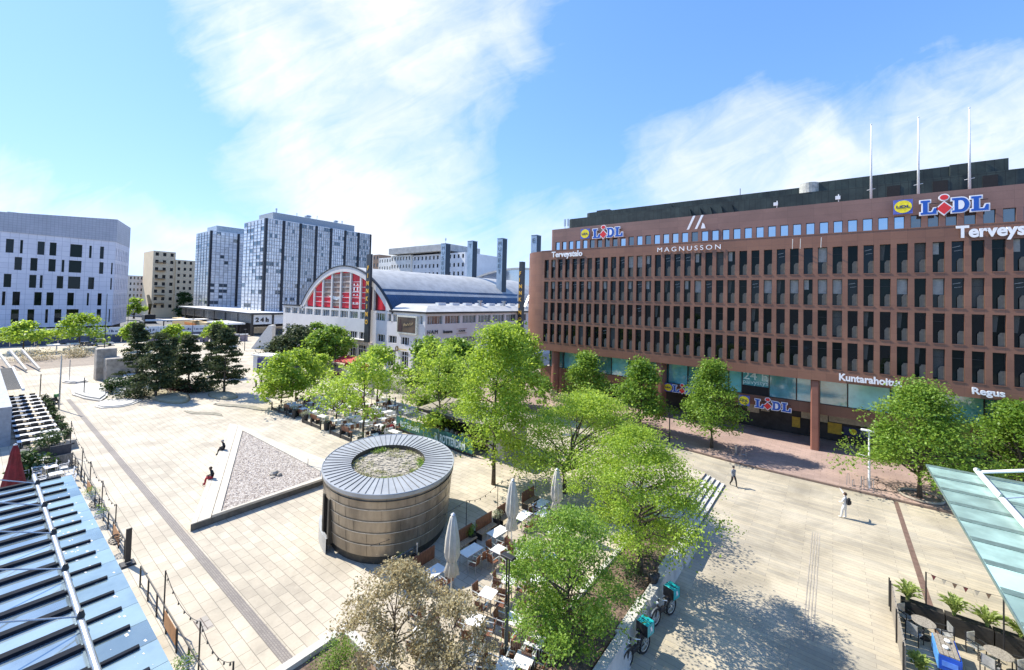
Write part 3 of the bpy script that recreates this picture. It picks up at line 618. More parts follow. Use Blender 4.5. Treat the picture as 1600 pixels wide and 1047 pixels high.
# ground storey: glazed upper band, spandrel, dark arcade, piers
yg = Y0+2.4
m = MB(); m.box(-36-gb.x, XE-gb.x, 2.44, 2.9, Z(2.85), Z(3.98)); m.box(-37-gb.x, XE-gb.x, 6.2, 6.5, Z(hz(0, 50)), Z(6.87))
m.box(-38-gb.x, -30-gb.x, 2.5, 2.8, Z(-.4), Z(4.0))
part('spandrel', m, M_gran, bt)
gx = [-36.2, -33.6, -31.0, -28.4, -25.6, -23.0, -20.4, -17.5, -15.0, -12.0, -10.2, -8.75, -5.95, -3.3, -1.9]
gx2 = [-1.2, 1.2, 4.6, 8.0, 11.0, 14.0, 17.0, 20.0]
M_frost = glassmat('frosted light teal glass', (.24, .52, .54), .14, .12)
M_tealp = glassmat('pale teal window film', (.10, .40, .46), .20, .06)
for i, (a, b) in enumerate(list(zip(gx, gx[1:]))+list(zip(gx2, gx2[1:]))):
    o = MB(); o.box(a-gb.x+.06, b-gb.x-.06, 2.50, 2.56, Z(4.0), Z(6.86)); w = part('shop_window', o, [(M_teal, M_tealp, M_tealp)[i % 3], M_frost][1 if i in (15, 20) else 0], bt)
    o = MB(); o.box(a-gb.x-.05, a-gb.x+.05, 2.42, 2.58, Z(4.0), Z(6.86)); o.box(a-gb.x+.05, b-gb.x-.05, 2.42, 2.49, Z(3.985), Z(4.06)); part('frame', o, M_dark, w)
for i, (x, zt) in enumerate(((-34.2, 6.87), (-18.0, 6.87), (-1.55, 6.87), (15.2, 6.87))):
    o = MB(); zb = hpv(x)-.02
    if i == 0: o.lathe([(.62, Z(zb)), (.62, Z(zt))], (x-gb.x, 1.0, 0), 20)
    else: o.box(x-gb.x-.38, x-gb.x+.38, .15, 2.3, Z(zb), Z(zt)-.002, bev=.12)
    part('pier', o, M_gran2, bt)
# arcade back wall, shop front behind
o = MB(); o.box(-30-gb.x, XE-gb.x, 5.6, 5.7, Z(-.6), Z(2.85)); part('arcade_back', o, mat('dim shop front', (.035, .03, .028), .6, var=.3, scale=.8), bt)
for a, b, z0, z1 in ((-8.6, -7.3, 1.25, 2.75), (-7.1, -6.2, 1.6, 2.8), (-3.0, -1.4, 1.5, 2.8), (-1.2, -.5, 1.4, 2.8), (-.4, 6.5, 1.6, 2.75), (7.5, 12, 1.6, 2.75)):
    o = MB(); o.box(a-gb.x, b-gb.x, 5.50, 5.58, Z(z0), Z(z1)); part('shop_blind', o, mat('cream roller blind', (.52, .45, .33), .8), bt)
o = MB(); o.box(.9-gb.x, 6.3-gb.x, 5.48, 5.55, Z(.35), Z(1.3)); part('poster_strip', o, mat('navy poster strip', (.012, .03, .10), .5), bt)
for a, b in ((-3.9, -3.1), (-.5, .75), (7.0, 8.0)): o = MB(); o.box(a-gb.x, b-gb.x, 5.46, 5.54, Z(.3), Z(1.5)); part('yellow_poster', o, mat('yellow poster', (.55, .36, .03), .5), bt)
o = MB(); o.lathe([(.32, 0), (.32, .03)], n=20); o.v = [(x, -z, y) for x, y, z in o.v]; part('round_emblem', o, mat('sign yellow', (.85, .68, .02), .4), bt, L(1.75, Y0+5.46, .85))
ob('poster_text', textmesh('LIIKKEEMME YLLÄS', mat('poster white', (.7, .7, .7)), .02, .01, 3.3, .30), bt, L(2.4, Y0+5.46, .78))
# 24 h poster in window
o = MB(); o.box(-8.7-gb.x, -6.0-gb.x, 2.40, 2.43, Z(4.02), Z(5.05)); w = part('window_poster', o, M_black, bt)
wl = mat('pale blue film letters', (.55, .80, .82), .6)
ob('poster_text', textmesh('24 h', wl, .02, .01, 2.5, .95), bt, L(-8.6, Y0+2.42, 5.75)); ob('poster_text', textmesh('päivystys', wl, .02, .0, 2.6, .62), bt, L(-8.65, Y0+2.42, 5.08))
# flag poles
for i, (u, v, t, lb) in enumerate(((1361, 312, 196, 'leftmost'), (1435, 304, 185, 'middle'), (1515, 298, 170, 'rightmost'))):
    p = PY(u, v, 59.8); q = PY(u, t, 59.8); th = thing('flagpole', lb+' bare white flagpole on the granite building roof', 'flagpole', (p.x, 59.8, 26.24), group='flagpoles on the roof')
    o = MB(); h = q.z-26.24; o.tube([(0, 0, 0), (0, 0, h)], [.12, .055], 10); o.lathe([(.03, h), (.09, h+.06), (.09, h+.12), (.02, h+.18)], n=8); part('pole', o, M_whitem, th, smooth=True)
    o = MB(); o.tube([(-.35, 0, 1.35), (.35, 0, 1.45)], .03, 6); part('bracket', o, M_whitem, th)

# ---------------------------------------------------------------- signs on it
M_sblue = mat('sign blue', (.012, .09, .42), .35, var=.03); M_sred = mat('sign red', (.68, .03, .03), .35, var=.03); M_swhite = mat('sign white', (.80, .80, .82), .4, var=.02)
M_syel = mat('sign yellow', (.85, .68, .02), .4)
Lpts = [(0, 0), (1, 0), (1, .42), (.84, .42), (.72, .16), (.46, .16), (.46, .84), (.60, .84), (.60, 1), (0, 1), (0, .84), (.14, .84), (.14, .16), (0, .16)]
def Dout(): return [(0, 0), (.55, 0)]+[(.55+.45*math.sin(a), .5-.5*math.cos(a)) for a in [PI*k/10 for k in range(1, 10)]]+[(.55, 1), (0, 1), (0, .84), (.14, .84), (.14, .16), (0, .16)]
def letters_sign(name, label, x, y, z, w, h, group=None, dep=.18, cat='sign'):
    t = thing(name, label, cat, (x, y, z), group=group)
    def letter(pts, x0, ww, hh, m1, nm, z0=0, cut=None):
        c = (sum(p[0] for p in pts)/len(pts), sum(p[1] for p in pts)/len(pts)); e = .045*h
        def off(k):
            out = []; n = len(pts)
            for i in range(n):
                p0, p1, p2 = (Vector((pts[j % n][0]*ww, pts[j % n][1]*hh)) for j in (i-1, i, i+1))
                d1 = (p1-p0).normalized(); d2 = (p2-p1).normalized(); n1 = Vector((d1.y, -d1.x)); n2 = Vector((d2.y, -d2.x)); nn = (n1+n2); nn = nn/max(.5, nn.length_squared)*2/1.0
                out.append((p1.x+nn.x*k*.9, p1.y+nn.y*k*.9))
            return out
        o = MB(); o.extr(off(e), (x0, 0, z0), (1, 0, 0), (0, 0, 1), (0, dep, 0), 0); part('letter_rim', o, M_swhite, t) if False else None
        lt = part(nm, o, M_swhite, t)
        o2 = MB(); o2.extr(off(-e*.2), (x0, -.02, z0), (1, 0, 0), (0, 0, 1), (0, .019, 0), 0); part('letter_face', o2, m1, lt)
        if cut: o3 = MB(); o3.extr(off(0) if 0 else [(a*ww, b*hh) for a, b in cut], (x0, -.035, z0), (1, 0, 0), (0, 0, 1), (0, .012, 0), 0); part('letter_counter', o3, M_swhite, lt)
    lw = w*.25
    letter(Lpts, 0, lw, h*.72, M_sblue, 'letter', 0)
    letter([(0, .5), (.5, 0), (1, .5), (.5, 1)], w*.245, w*.235, h*.62, M_sred, 'letter', -h*.06)
    letter([(.5+.5*math.cos(a), .5+.5*math.sin(a)) for a in [2*PI*k/16 for k in range(16)]], w*.295, w*.135, h*.27, M_sred, 'letter_dot', h*.66)
    letter(Dout(), w*.475, w*.255, h*.72, M_sblue, 'letter', 0, cut=[(.38, .2)]+[(.52+.2*math.sin(a), .5-.3*math.cos(a)) for a in [PI*k/8 for k in range(9)]]+[(.38, .8)])
    letter(Lpts, w*.75, lw, h*.72, M_sblue, 'letter', 0)
    fr = MB()
    for zz in (h*.2, h*.55): fr.tube([(0, dep+.05, zz), (w, dep+.05, zz)], .035, 6)
    for k in range(4): fr.tube([(w*(.12+.25*k), dep+.05, zz), (w*(.12+.25*k), dep+.9, zz)], .03, 6)
    part('mounting_frame', fr, M_dark, t); return t
def badge(name, label, x, y, z, s, group=None):
    t = thing(name, label, 'sign', (x, y, z), group=group); o = MB(); o.box(0, s, 0, .2, 0, s*1.02); part('sign_box', o, mat('badge blue violet', (.10, .13, .45), .4), t)
    o = MB(); o.poly([(s/2+s*.46*math.cos(a), -.01, s*.51+s*.44*math.sin(a)) for a in [2*PI*k/28 for k in range(28)]]); o.extr([(s/2+s*.46*math.cos(a), s*.51+s*.44*math.sin(a)) for a in [2*PI*k/28 for k in range(28)]], (0, -.03, 0), (1, 0, 0), (0, 0, 1), (0, .028, 0)); part('disc', o, M_syel, t)
    ob('lettering', textmesh('LiDL', mat('sign navy', (.01, .02, .15)), .02, .03, s*.72, s*.2), t, (s*.14, -.035, s*.42)); return t
p = Y0+2.2
letters_sign('letter_sign', 'largest blue and red LIDL letters on the roof, below the rightmost flagpole', 6.75*1.0, p, 23.95, 4.55, 1.95, 'blue and red letter signs')
badge('round_badge_sign', 'square badge with yellow disc on the roof between the flagpoles', 4.78, p, 24.2, 1.42, 'yellow disc badges')
letters_sign('letter_sign', 'blue and red LIDL letters high on the left part of the granite building', -28.9, p, 24.15, 4.75, 1.95, 'blue and red letter signs')
badge('round_badge_sign', 'square badge with yellow disc high on the left part of the granite building', -30.95, p, 24.2, 1.5, 'yellow disc badges')
letters_sign('letter_sign', 'small blue and red LIDL letters above the dark shop entrance under the 24 h window', -7.25, Y0+1.5, 2.75, 3.5, 1.35, 'blue and red letter signs')
badge('round_badge_sign', 'yellow disc badge above the dark shop entrance under the 24 h window', -8.95, Y0+1.5, 2.75, 1.15, 'yellow disc badges')
letters_sign('letter_sign', 'blue and red LIDL letters half hidden by the lindens, over the left shop windows', -16.6, Y0+1.5, 3.1, 3.2, 1.25, 'blue and red letter signs')
badge('round_badge_sign', 'yellow disc badge half hidden by the lindens, over the left shop windows', -18.3+.6, Y0+1.5, 3.05, 1.05, 'yellow disc badges')
def words(s, label, a, b, z, h, y=Y0-.12, bold=.02, m=None, sp=1.0, name='wall_lettering', cat='lettering'):
    me = textmesh(s, m or M_swhite, .12, bold, b-a, h, name, spacing=sp); return tagit(ob(name, me, None, (a, y, z)), label, cat)
words('Terveystalo', 'white Terveystalo lettering at the left top corner of the granite building', -34.6, -29.3, 21.0, 1.15, bold=.03)
words('Terveystalo', 'larger white Terveystalo lettering cut off by the right picture edge', 8.8, 14.9, 20.85, 1.45, bold=.035)
words('MAGNUSSON', 'thin wide-spaced white MAGNUSSON lettering between the top windows and the parapet', -18.3, -10.75, 21.28, .58, bold=.0, sp=1.45)
words('Kuntarahoitus', 'bold white Kuntarahoitus lettering above the frosted shop window', .45, 5.2, 7.15, .72, bold=.035)
words('Regus', 'white Regus lettering low on the granite building above the right lindens', 9.75, 11.7, 7.05, .78, bold=.03)
o = MB()
for x in (0, 1.0): o.extr([(0, 0), (.28, 0), (1.05, 1.75), (.77, 1.75)], (x, 0, 0), (1, 0, 0), (0, 0, 1), (0, .12, 0))
o.extr([(1.75, 0), (2.3, 0), (2.15, .55), (1.95, .75)], (0, 0, 0), (1, 0, 0), (0, 0, 1), (0, .12, 0))
solo('slanted_bar_sign', o, M_swhite, 'white sign of slanted bars above the MAGNUSSON lettering', 'sign', loc=(-15.4, ys-.5, 24.4))
for x in (-3.6, -2.9, -1.1):
    o = MB(); o.tube([(0, 0, 0), (.05, -.5, 1.0)], .03, 6); solo('floodlight_arm', o, M_whitem, {-3.6: 'left thin white lamp arm leaning out from the parapet', -2.9: 'middle thin white lamp arm leaning out from the parapet', -1.1: 'right thin white lamp arm leaning out from the parapet'}[x], 'lamp arm', 'lamp arms on the parapet', (x, Y0-.1, 20.9))
# ---------------------------------------------------------------- white cinema hall with the barrel roof
cx1, cy0, cx0 = -62.4, 53.6, -122.6; cb = Vector((cx1, cy0, 0))
def C_(x, y, z): return (x-cb.x, y-cb.y, z)
M_cin = mat('white plaster', (.66, .635, .615), .8, var=.04, scale=.4, col2=(.60, .57, .555))
M_lgrey = mat('pale metal roofing', (.40, .40, .385), .55, var=.08, scale=.5)
M_broof = brickmat('blue seamed roofing', (.022, .05, .11), (.018, .04, .09), (.008, .015, .03), .5, 30, .03, axes='yz', rough=.22, stain=.2, bump=.1, off=0, spec=.7)
M_pinkst = mat('pinkish sandstone band', (.58, .50, .46), .8)
M_redp = mat('red cinema film', (.66, .015, .03), .55, var=.10, scale=.6)
M_pic = mat('brown film still', (.20, .12, .09), .6, var=.3, scale=.9, col2=(.40, .28, .22))
M_cwin = glassmat('cinema window glass', (.05, .065, .07), .14, .05)
cin = thing('cinema_building', 'white cinema hall with red arched window and barrel roof', 'building', cb)
def X_(u, v=500): return PY(u, v, cy0).x
def Z_(u, v): return PY(u, v, cy0).z
z1a, z1b = Z_(620, 503), Z_(620, 491); z2a, z2b = Z_(620, 537), Z_(620, 525.5); z2c = Z_(560, 532); 
w1 = [(444.8, 453.4), (455.9, 464.3), (466.4, 476.3), (478, 488.2), (490.7, 501.2), (503.5, 514.5), (517, 528.5), (531.4, 543.2), (546, 558.8), (562.3, 575.6), (587, 601.8), (605.3, 620.5), (655.5, 661)]
w2 = [(446, 452.5), (456.4, 463), (466, 475), (478, 487), (491, 501), (503.5, 514), (517, 528), (530.2, 542.2), (545.1, 557.9), (561, 574.1), (589, 600.9), (606.8, 619.6), (626.3, 638.8), (646, 659)]
w3 = [(545, 556.5), (558, 571.8), (576.6, 582.3), (588, 600), (604, 618), (625.8, 637.8), (645, 659)]
z3a, z3b = 0.25, 3.6
hol = [(X_(a)-cx0, X_(b)-cx0, z1a, z1b) for a, b in w1]+[(X_(a, 530)-cx0, X_(b, 530)-cx0, z2a, z2b) for a, b in w2]+[(X_(a, 560)-cx0, X_(b, 560)-cx0, z3a, z3b) for a, b in w3]
m = MB(); wallholes(m, C_(cx0, cy0, 0), (1, 0, 0), (0, -1, 0), cx1-cx0, 11.45, hol, .5)
sw1 = [(667.7, 691.5), (695.6, 719), (722.8, 744), (747.5, 767), (770, 788), (791, 807), (817, 821.8)]
def Ys_(u, v=500): return PX(u, v, cx1).y
s1a, s1b = PX(668, 507, cx1).z, PX(668, 494, cx1).z; s2a, s2b = PX(705, 540, cx1).z, PX(705, 527.5, cx1).z
shol = [(Ys_(a)-cy0, Ys_(b)-cy0, s1a, s1b) for a, b in sw1]+[(Ys_(a, 530)-cy0, Ys_(b, 530)-cy0, s2a, s2b) for a, b in [(670, 688)]+sw1[1:]]
wallholes(m, C_(cx1, cy0, 0), (0, 1, 0), (1, 0, 0), 50, 11.45, shol, .35)
m.quad(C_(cx0, cy0, 11.45), C_(cx1, cy0, 11.45), C_(cx1, cy0+66, 11.45), C_(cx0, cy0+66, 11.45)); m.quad(C_(cx0, cy0+60, 0), C_(cx0, cy0, 0), C_(cx0, cy0, 11.45), C_(cx0, cy0+60, 11.45))
part('wall', m, M_cin, cin)
def cwindow(h, side, hole, red=0):
    a, b, z0, z1 = hole; n = max(2, round((b-a)/.95)); w = MB(); g = MB()
    def P(u, k): return (u, k) if side == 0 else (-k, u)
    for i in range(n+1):
        u = a+(b-a)*i/n; (xa, ya), (xb, yb) = P(u-.05 if 0 < i < n else (u if i == 0 else u-.1), .30), P(u+.05 if 0 < i < n else (u+.1 if i == 0 else u), .38); w.box(xa, xb, ya, yb, z0, z1)
    (xa, ya), (xb, yb) = P(a+.1, .31), P(b-.1, .37)
    if z1-z0 > 3: w.box(xa, xb, ya, yb, z0+2.4, z0+2.5)
    w.box(xa, xb, ya, yb, z1-.09, z1)
    base = (cx0-cb.x, 0, 0) if side == 0 else (0, 0, 0)
    o = part('window', w, M_whitem if side == 0 else M_steel, cin, base); (xa, ya), (xb, yb) = P(a, .36), P(b, .36); g.quad((xa, ya, z0), (xb, yb, z0), (xb, yb, z1), (xa, ya, z1)); part('pane', g, M_cwin if h else M_black, o)
    if side == 1:
        c = MB()
        for i in range(int((b-a)/.55)):
            if rw.random() < .6: u = a+.12+i*.55; (xa, ya), (xb, yb) = P(u, .345), P(u+.3, .345); c.quad((xa, ya, z0), (xb, yb, z0), (xb, yb, z1), (xa, ya, z1))
        if c.v: part('curtain', c, M_blind, o)
for i, h in enumerate(hol): cwindow(i < 20, 0, h)
for h in shol: cwindow(1, 1, h)
# sills band + sandstone strip
m = MB()
m.bar(C_(X_(541), cy0-.5, 4.9), C_(X_(575), cy0-.5, 4.9), 1.0, .12)
m.extr([(0, 0), (7.2, -5.2), (7.2, -4.6), (0, .6)], C_(-103.6, cy0-1.0, 6.0), (1, 0, 0), (0, 0, 1), (0, .98, 0)); part('stair_canopy', m, M_cin, cin)
m = MB(); m.box(X_(541)-cb.x, X_(583)-cb.x, -.25, -.01, 3.75, 4.5); part('shop_fascia', m, M_pinkst, cin)
m = MB(); m.box(cx0-cb.x-.2, -cb.x-112.6+0, -.25, 0-.004, 11.46, 11.75); m.box(-.02-50.0+38.0+.9, .25, -.25, 49, 11.46, 11.8) if False else None; part('eave', m, M_dark, cin)
m = MB(); m.box(-11.2, .35, -.30, 50, 11.452, 11.80); part('eave', m, M_dark, cin)
m = MB(); x0, x1 = -11.3, .3; m.v += [(x0, -.2, 11.81), (x1, -.2, 11.81), (x1, 48, 11.81), (x0, 48, 11.81), (x0, 3, 13.2), (x1-3.6, 3.4, 12.9), (x1-3.6, 44, 12.9), (x0, 44, 13.2)]
for q in ((0, 1, 5, 4), (1, 2, 6, 5), (2, 3, 7, 6), (4, 5, 6, 7)): m.f.append(q); m.m.append(0)
part('low_roof', m, M_lgrey, cin)
for i in range(9):
    o = MB(); y = 8+i*4.2; o.box(-6.2, -5.2, y, y+2.2, 13.0, 13.55); part('roof_light', o, M_whitem, cin)
for y, x in ((20, -4), (29, -4), (35, -3)):
    o = MB(); o.lathe([(.35, 12.6), (.35, 13.9), (.6, 13.9), (.6, 14.2)], (x, y, 0), 10); part('roof_fan', o, M_steel, cin)
o = MB(); o.box(-5, 0, 36, 37, 14.2, 16.2); o.bar((-1, 34, 12.8), (-1, 37, 17.2), .5, .3); part('roof_plant', o, M_steel, cin)
# arch: big segment, apex 21.5
acx, rise, half = -92.6, 10.0, 19.7; AR = (half*half+rise*rise)/(2*rise); acz = 11.5+rise-AR; amax = math.asin(half/AR)
def arcp(r, a): return (acx-cb.x+r*math.sin(a), acz+r*math.cos(a))
n = 40; m = MB(); pts = [arcp(AR, -amax+2*amax*i/n) for i in range(n+1)]; pin = [arcp(AR-1.25, -amax+2*amax*i/n) for i in range(n+1)]
zb = 11.46
def inner(x): # z of inner arch at x
    return acz+math.sqrt(max(0, (AR-1.25)**2-(x-(acx-cb.x))**2))
for (a, b), (c, d_) in zip(zip(pts, pin), zip(pts[1:], pin[1:])):
    m.quad((a[0], -.1, a[1]), (b[0], -.1, max(b[1], zb)), (d_[0], -.1, max(d_[1], zb)), (c[0], -.1, c[1])); m.quad((b[0], -.1, max(b[1], zb)), (b[0], .6, max(b[1], zb)), (d_[0], .6, max(d_[1], zb)), (d_[0], -.1, max(d_[1], zb)))
part('arch_rim', m, M_cin, cin)
m = MB()
for a, b in zip(pts, pts[1:]): m.quad((a[0], -.22, a[1]+.25), (a[0], -.22, a[1]), (b[0], -.22, b[1]), (b[0], -.22, b[1]+.25)); m.quad((a[0], -.22, a[1]+.25), (b[0], -.22, b[1]+.25), (b[0], .4, b[1]+.25), (a[0], .4, a[1]+.25))
part('roof_edge', m, M_dark, cin)
mu = [470.5, 478, 490.2, 503.8, 518, 532, 546.5, 562, 578, 588, 603.8, 610.5]
mx = [X_(u, 475)-cb.x for u in mu]; m = MB()
bays = [(478.9, 489.1), (491.2, 502.2), (504.6, 516), (518.4, 529.4), (532.6, 544.8), (547.8, 560.8), (563.3, 577), (588.1, 602.5)]
bx = [(X_(a, 475)-cb.x, X_(b, 475)-cb.x) for a, b in bays]
for i, (a, b) in enumerate(bx):
    g = MB(); N = 6; ptsb = [(a, 11.7), (b, 11.7)]+[(b+(a-b)*k/N, inner(b+(a-b)*k/N)) for k in range(N+1)]
    g.poly([(x, .35, z) for x, z in ptsb]); o = part('arch_window', g, M_redp, cin)
    if i in (2, 3, 4):
        zt = min(inner(a), inner(b)); p_ = MB(); z0_ = 11.9 if i == 3 else zt-((zt-11.7)*(.55 if i == 4 else .62)); p_.quad((a+.05, .33, z0_), (b-.05, .33, z0_), (b-.05, .33, zt-.1), (a+.05, .33, zt-.1)); part('picture_film', p_, M_pic, o)
    if i in (3,):
        p_ = MB(); p_.extr([(-3.6, .2), (-2.2, -.5), (0, -.75), (2, -.3), (3.2, .5), (2.2, .2), (0, .0), (-2.0, .3)], ((a+b)/2, .28, 14.2), (1, 0, 0), (0, 0, 1), (0, .03, 0)); part('white_splash', p_, M_whitem, o)
    fr = MB(); z = 11.7
    for k in range(1, 9):
        z = 11.7+k*1.22
        if z < min(inner(a), inner(b))-.2: fr.box(a, b, .22, .30, z-.05, z+.05)
    part('glazing_bar', fr, M_whitem, o)
xx = [bx[0][0]-.3]+[(a[1]+b[0])/2 for a, b in zip(bx, bx[1:])]+[bx[-1][1]+.3, bx[-1][1]+2.4, bx[0][0]-2.2]
for x in xx:
    m.box(x-.28, x+.28, .0, .5, 11.46, inner(x)+.1)
part('mullions', m, M_cin, cin)
m = MB(); m.poly([(acx-cb.x-half+1.4, .5, 11.47), (acx-cb.x+half-1.4, .5, 11.47)]+[(p[0], .5, p[1]) for p in reversed(pin) if p[1] > 11.8]); part('back_glass', m, mat('dim back of arch', (.10, .02, .02), .7), cin)
for s, z in (('XXL', 17.3), ('100', 15.6), ('VIP', 14.2)):
    pass
o = MB()
for k, (z, h_) in enumerate(((16.9, .5), (15.5, 1.0), (14.6, .35), (12.6, .5))): o.box(bx[5][0]+.5, bx[5][1]-.5, .17, .20, z, z+h_*.18); o.box(bx[5][0]+.7, bx[5][0]+1.2, .17, .20, z+h_*.3, z+h_); o.box(bx[5][1]-1.3, bx[5][1]-.8, .17, .20, z+h_*.3, z+h_)
part('white_print', o, M_whitem, cin)
# barrel roof in facets: pale top, dark band, blue seamed lower slope
yb = 62; m = MB(); n = 48
for i in range(n):
    a0 = -amax+2*amax*i/n; a1 = -amax+2*amax*(i+1)/n; p, q = arcp(AR, a0), arcp(AR, a1); am = (a0+a1)/2; t = abs(am)/amax; r0 = arcp(AR-.35, a0); r1 = arcp(AR-.35, a1)
    mi = 0 if t < .69 else 1 if t < .76 else 0 if t < .79 else 1
    m.quad((p[0], .4, p[1]+.0), (q[0], .4, q[1]), (q[0], yb, q[1]), (p[0], yb, p[1]), mi)
m.poly([(p[0], yb, p[1]) for p in [arcp(AR, -amax+2*amax*i/n) for i in range(n+1)]], 1)
part('barrel_roof', m, [M_lgrey, M_broof], cin)
# things fixed on it that are their own things
def blade(label, x, y, z0, z1, w, s_, axis='x'):
    t = thing('blade_sign', label, 'sign', (x, y, z0), group='vertical cinema signs'); o = MB(); h = z1-z0
    if axis == 'x': o.box(0, w, -.5, 0, 0, h)
    else: o.box(0, .5, 0, w, 0, h)
    part('sign_box', o, mat('anthracite box', (.03, .033, .04), .45), t)
    yl = mat('amber letters', (.75, .42, .05), .5)
    n = len(s_); st = h*.70/n
    for i, ch in enumerate(s_):
        me = textmesh(ch, yl, .05, .03, None, st*.58); ww = max(v.co.x for v in me.vertices)
        if axis == 'x': ob('letter', me, t, (w/2-ww/2, -.55, h*.90-(i+1)*st+.1))
        else: ob('letter', me, t, (.55, w/2-ww/2, h*.90-(i+1)*st+.1), (0, 0, PI/2))
    return t
blade('tall dark blade sign reading FINNKINO on the arched cinema front', X_(578.2, 450), cy0-.6, Z_(583, 535), Z_(583, 398), 1.55, 'FINNKINO')
t = thing('blade_sign', 'slimmer dark FINNKINO blade sign beside the rounded granite corner', 'sign', (cx1+.3, 83.0, 5.5), group='vertical cinema signs')
o = MB(); o.box(0, 1.0, 0, 1.2, 0, 18.6); part('sign_box', o, mat('anthracite box', (.03, .033, .04), .45), t)
for i, ch in enumerate('FINNKINO'):
    me = textmesh(ch, mat('amber letters', (.75, .42, .05), .5), .05, .03, None, .95); ob('letter', me, t, (.15, -.02, 15.2-1.62*i))
# billboard
bx0, bx1, bz0, bz1 = X_(623, 500), X_(654, 500), Z_(640, 522), Z_(640, 493.5)
t = thing('billboard', 'framed dark film poster with a gold script on the cinema corner', 'billboard', (bx0, cy0-.5, bz0)); w_, h_ = bx1-bx0, bz1-bz0
o = MB(); o.box(0, w_, 0, .48, 0, h_); part('frame', o, mat('cream frame', (.62, .60, .50), .5), t)
o = MB(); o.box(.3, w_-.3, -.03, 0, .3, h_-.3); pp = part('poster', o, mat('sepia film poster', (.02, .014, .012), .5, scale=.35, col2=(.13, .085, .05)), t)
o = MB(); o.extr([(0, 0), (.9, 0), (1.1, 1.0), (1.0, 1.6), (.75, 1.8), (.8, 2.4), (.55, 2.65), (.3, 2.4), (.35, 1.9), (.05, 1.5), (-.05, .8)], (.7, -.06, .35), (1, 0, 0), (0, 0, 1), (0, .025, 0)); part('figure_print', o, mat('poster figure', (.05, .02, .018), .6), t)
o = MB(); pts_ = [(2.3+.26*i, -.07, 1.6+.04*i+(.33 if i % 2 else -.1)*(1.5 if i in (1, 8) else 1)) for i in range(12)]; o.tube(pts_, .05, 5); part('script_print', o, mat('gold script', (.75, .6, .35), .5), t)
def sidewords(s, label, u0, u1, v0, h, bold=.01, m=None, spacing=1.0):
    ya, yb_ = Ys_(u0, v0), Ys_(u1, v0); z = PX(u0, v0, cx1).z
    me = textmesh(s, m or mat('charcoal letters', (.03, .03, .035), .6), .1, bold, yb_-ya, h, spacing=spacing); return tagit(ob('wall_lettering', me, None, (cx1+.12, ya, z), (0, 0, PI/2)), label, 'lettering')
sidewords('HAM', 'thin dark HAM lettering on the white cinema side wall', 667, 683, 522.5, .75, .0, spacing=1.2)
sidewords('bense', 'small bold black lettering between HAM and the lined CAFE lettering', 692, 706, 521, .65, .06)
sidewords('CAFE', 'small grey CAFE lettering between two thin lines', 716, 726, 518.5, .35, .02)
for v in (514.2, 521.0): 
    a = PX(713, v, cx1); b = PX(729, v-.9, cx1); o = MB(); o.bar((0, a.y, a.z), (0, b.y, a.z), .06, .05); solo('sign_line', o, mat('rust line', (.3, .12, .06), .6), ('upper' if v < 518 else 'lower')+' thin line of the CAFE lettering on the cinema side', 'sign', loc=(cx1+.1, 0, 0))
t = thing('ring_sign', 'small black and gold ring sign with gold lettering on the cinema front', 'sign', (X_(619, 545), cy0-.2, Z_(619, 548)))
o = MB(); o.tube([(.45+.36*math.cos(a), 0, .5+.46*math.sin(a)) for a in [2*PI*k/16 for k in range(17)]], .11, 6); part('ring', o, mat('dark gold', (.12, .08, .02), .4), t)
o = MB(); o.tube([(1.05+.2*i, 0, .35+(.22 if i % 2 else 0)) for i in range(14)], .06, 5); part('script', o, mat('gold letters', (.75, .55, .12), .4), t)
# roof pylons
for u, uw, vt, s_, lb, yy in ((688, 700, 381, 'MUSEUM', 'leftmost blue-grey roof pylon, with an antenna on top', 96), (729.5, 742.5, 377, 'T', 'second blue-grey roof pylon, taller than the one with the antenna', 96), (776, 789.5, 373, 'MUSEET', 'tallest blue-grey roof pylon with a column of letters, right of the cinema roof', 96), (829, 843, 368, 'E', 'blue-grey roof pylon rising behind the rounded granite corner', 96)):
    a = PY(u, 420, yy); b = PY(uw, 420, yy); tp = PY(u+4, vt, yy); w_ = (b.x-a.x)*.62; d_ = 2.2
    t = thing('roof_pylon', lb, 'pylon', (a.x, yy, 8), group='roof pylons'); h_ = tp.z-8; o = MB(); o.box(0, w_, 0, d_, 0, h_); part('shaft', o, mat('blue grey sheet', (.30, .38, .46), .35, .3, var=.08, scale=.4), t)
    o = MB(); o.box(-.05, w_+.05, -.05, d_+.05, h_, h_+.12); part('cap', o, M_dark, t)
    o = MB(); o.box(w_, w_+.02, .05, d_-.05, 0, h_-.1); part('painted_shade', o, mat('sheet in painted shade', (.015, .03, .05), .4), t)  # the side turned from the sun, its shade painted as a darker sheet
    lm_ = mat('slate letters', (.10, .14, .18), .5)
    for i, ch in enumerate(s_):
        me = textmesh(ch, lm_, .05, .0, w_*.5, 1.15); ob('letter', me, t, (w_*.25, -.03, h_-2.0-i*1.7))
    if u == 688: o = MB(); o.tube([(w_/2, 1, h_), (w_/2, 1, h_+2.2)], .06, 5); o.box(w_/2-.25, w_/2+.25, .9, 1.1, h_+1.2, h_+1.9); part('antenna', o, M_steel, t)
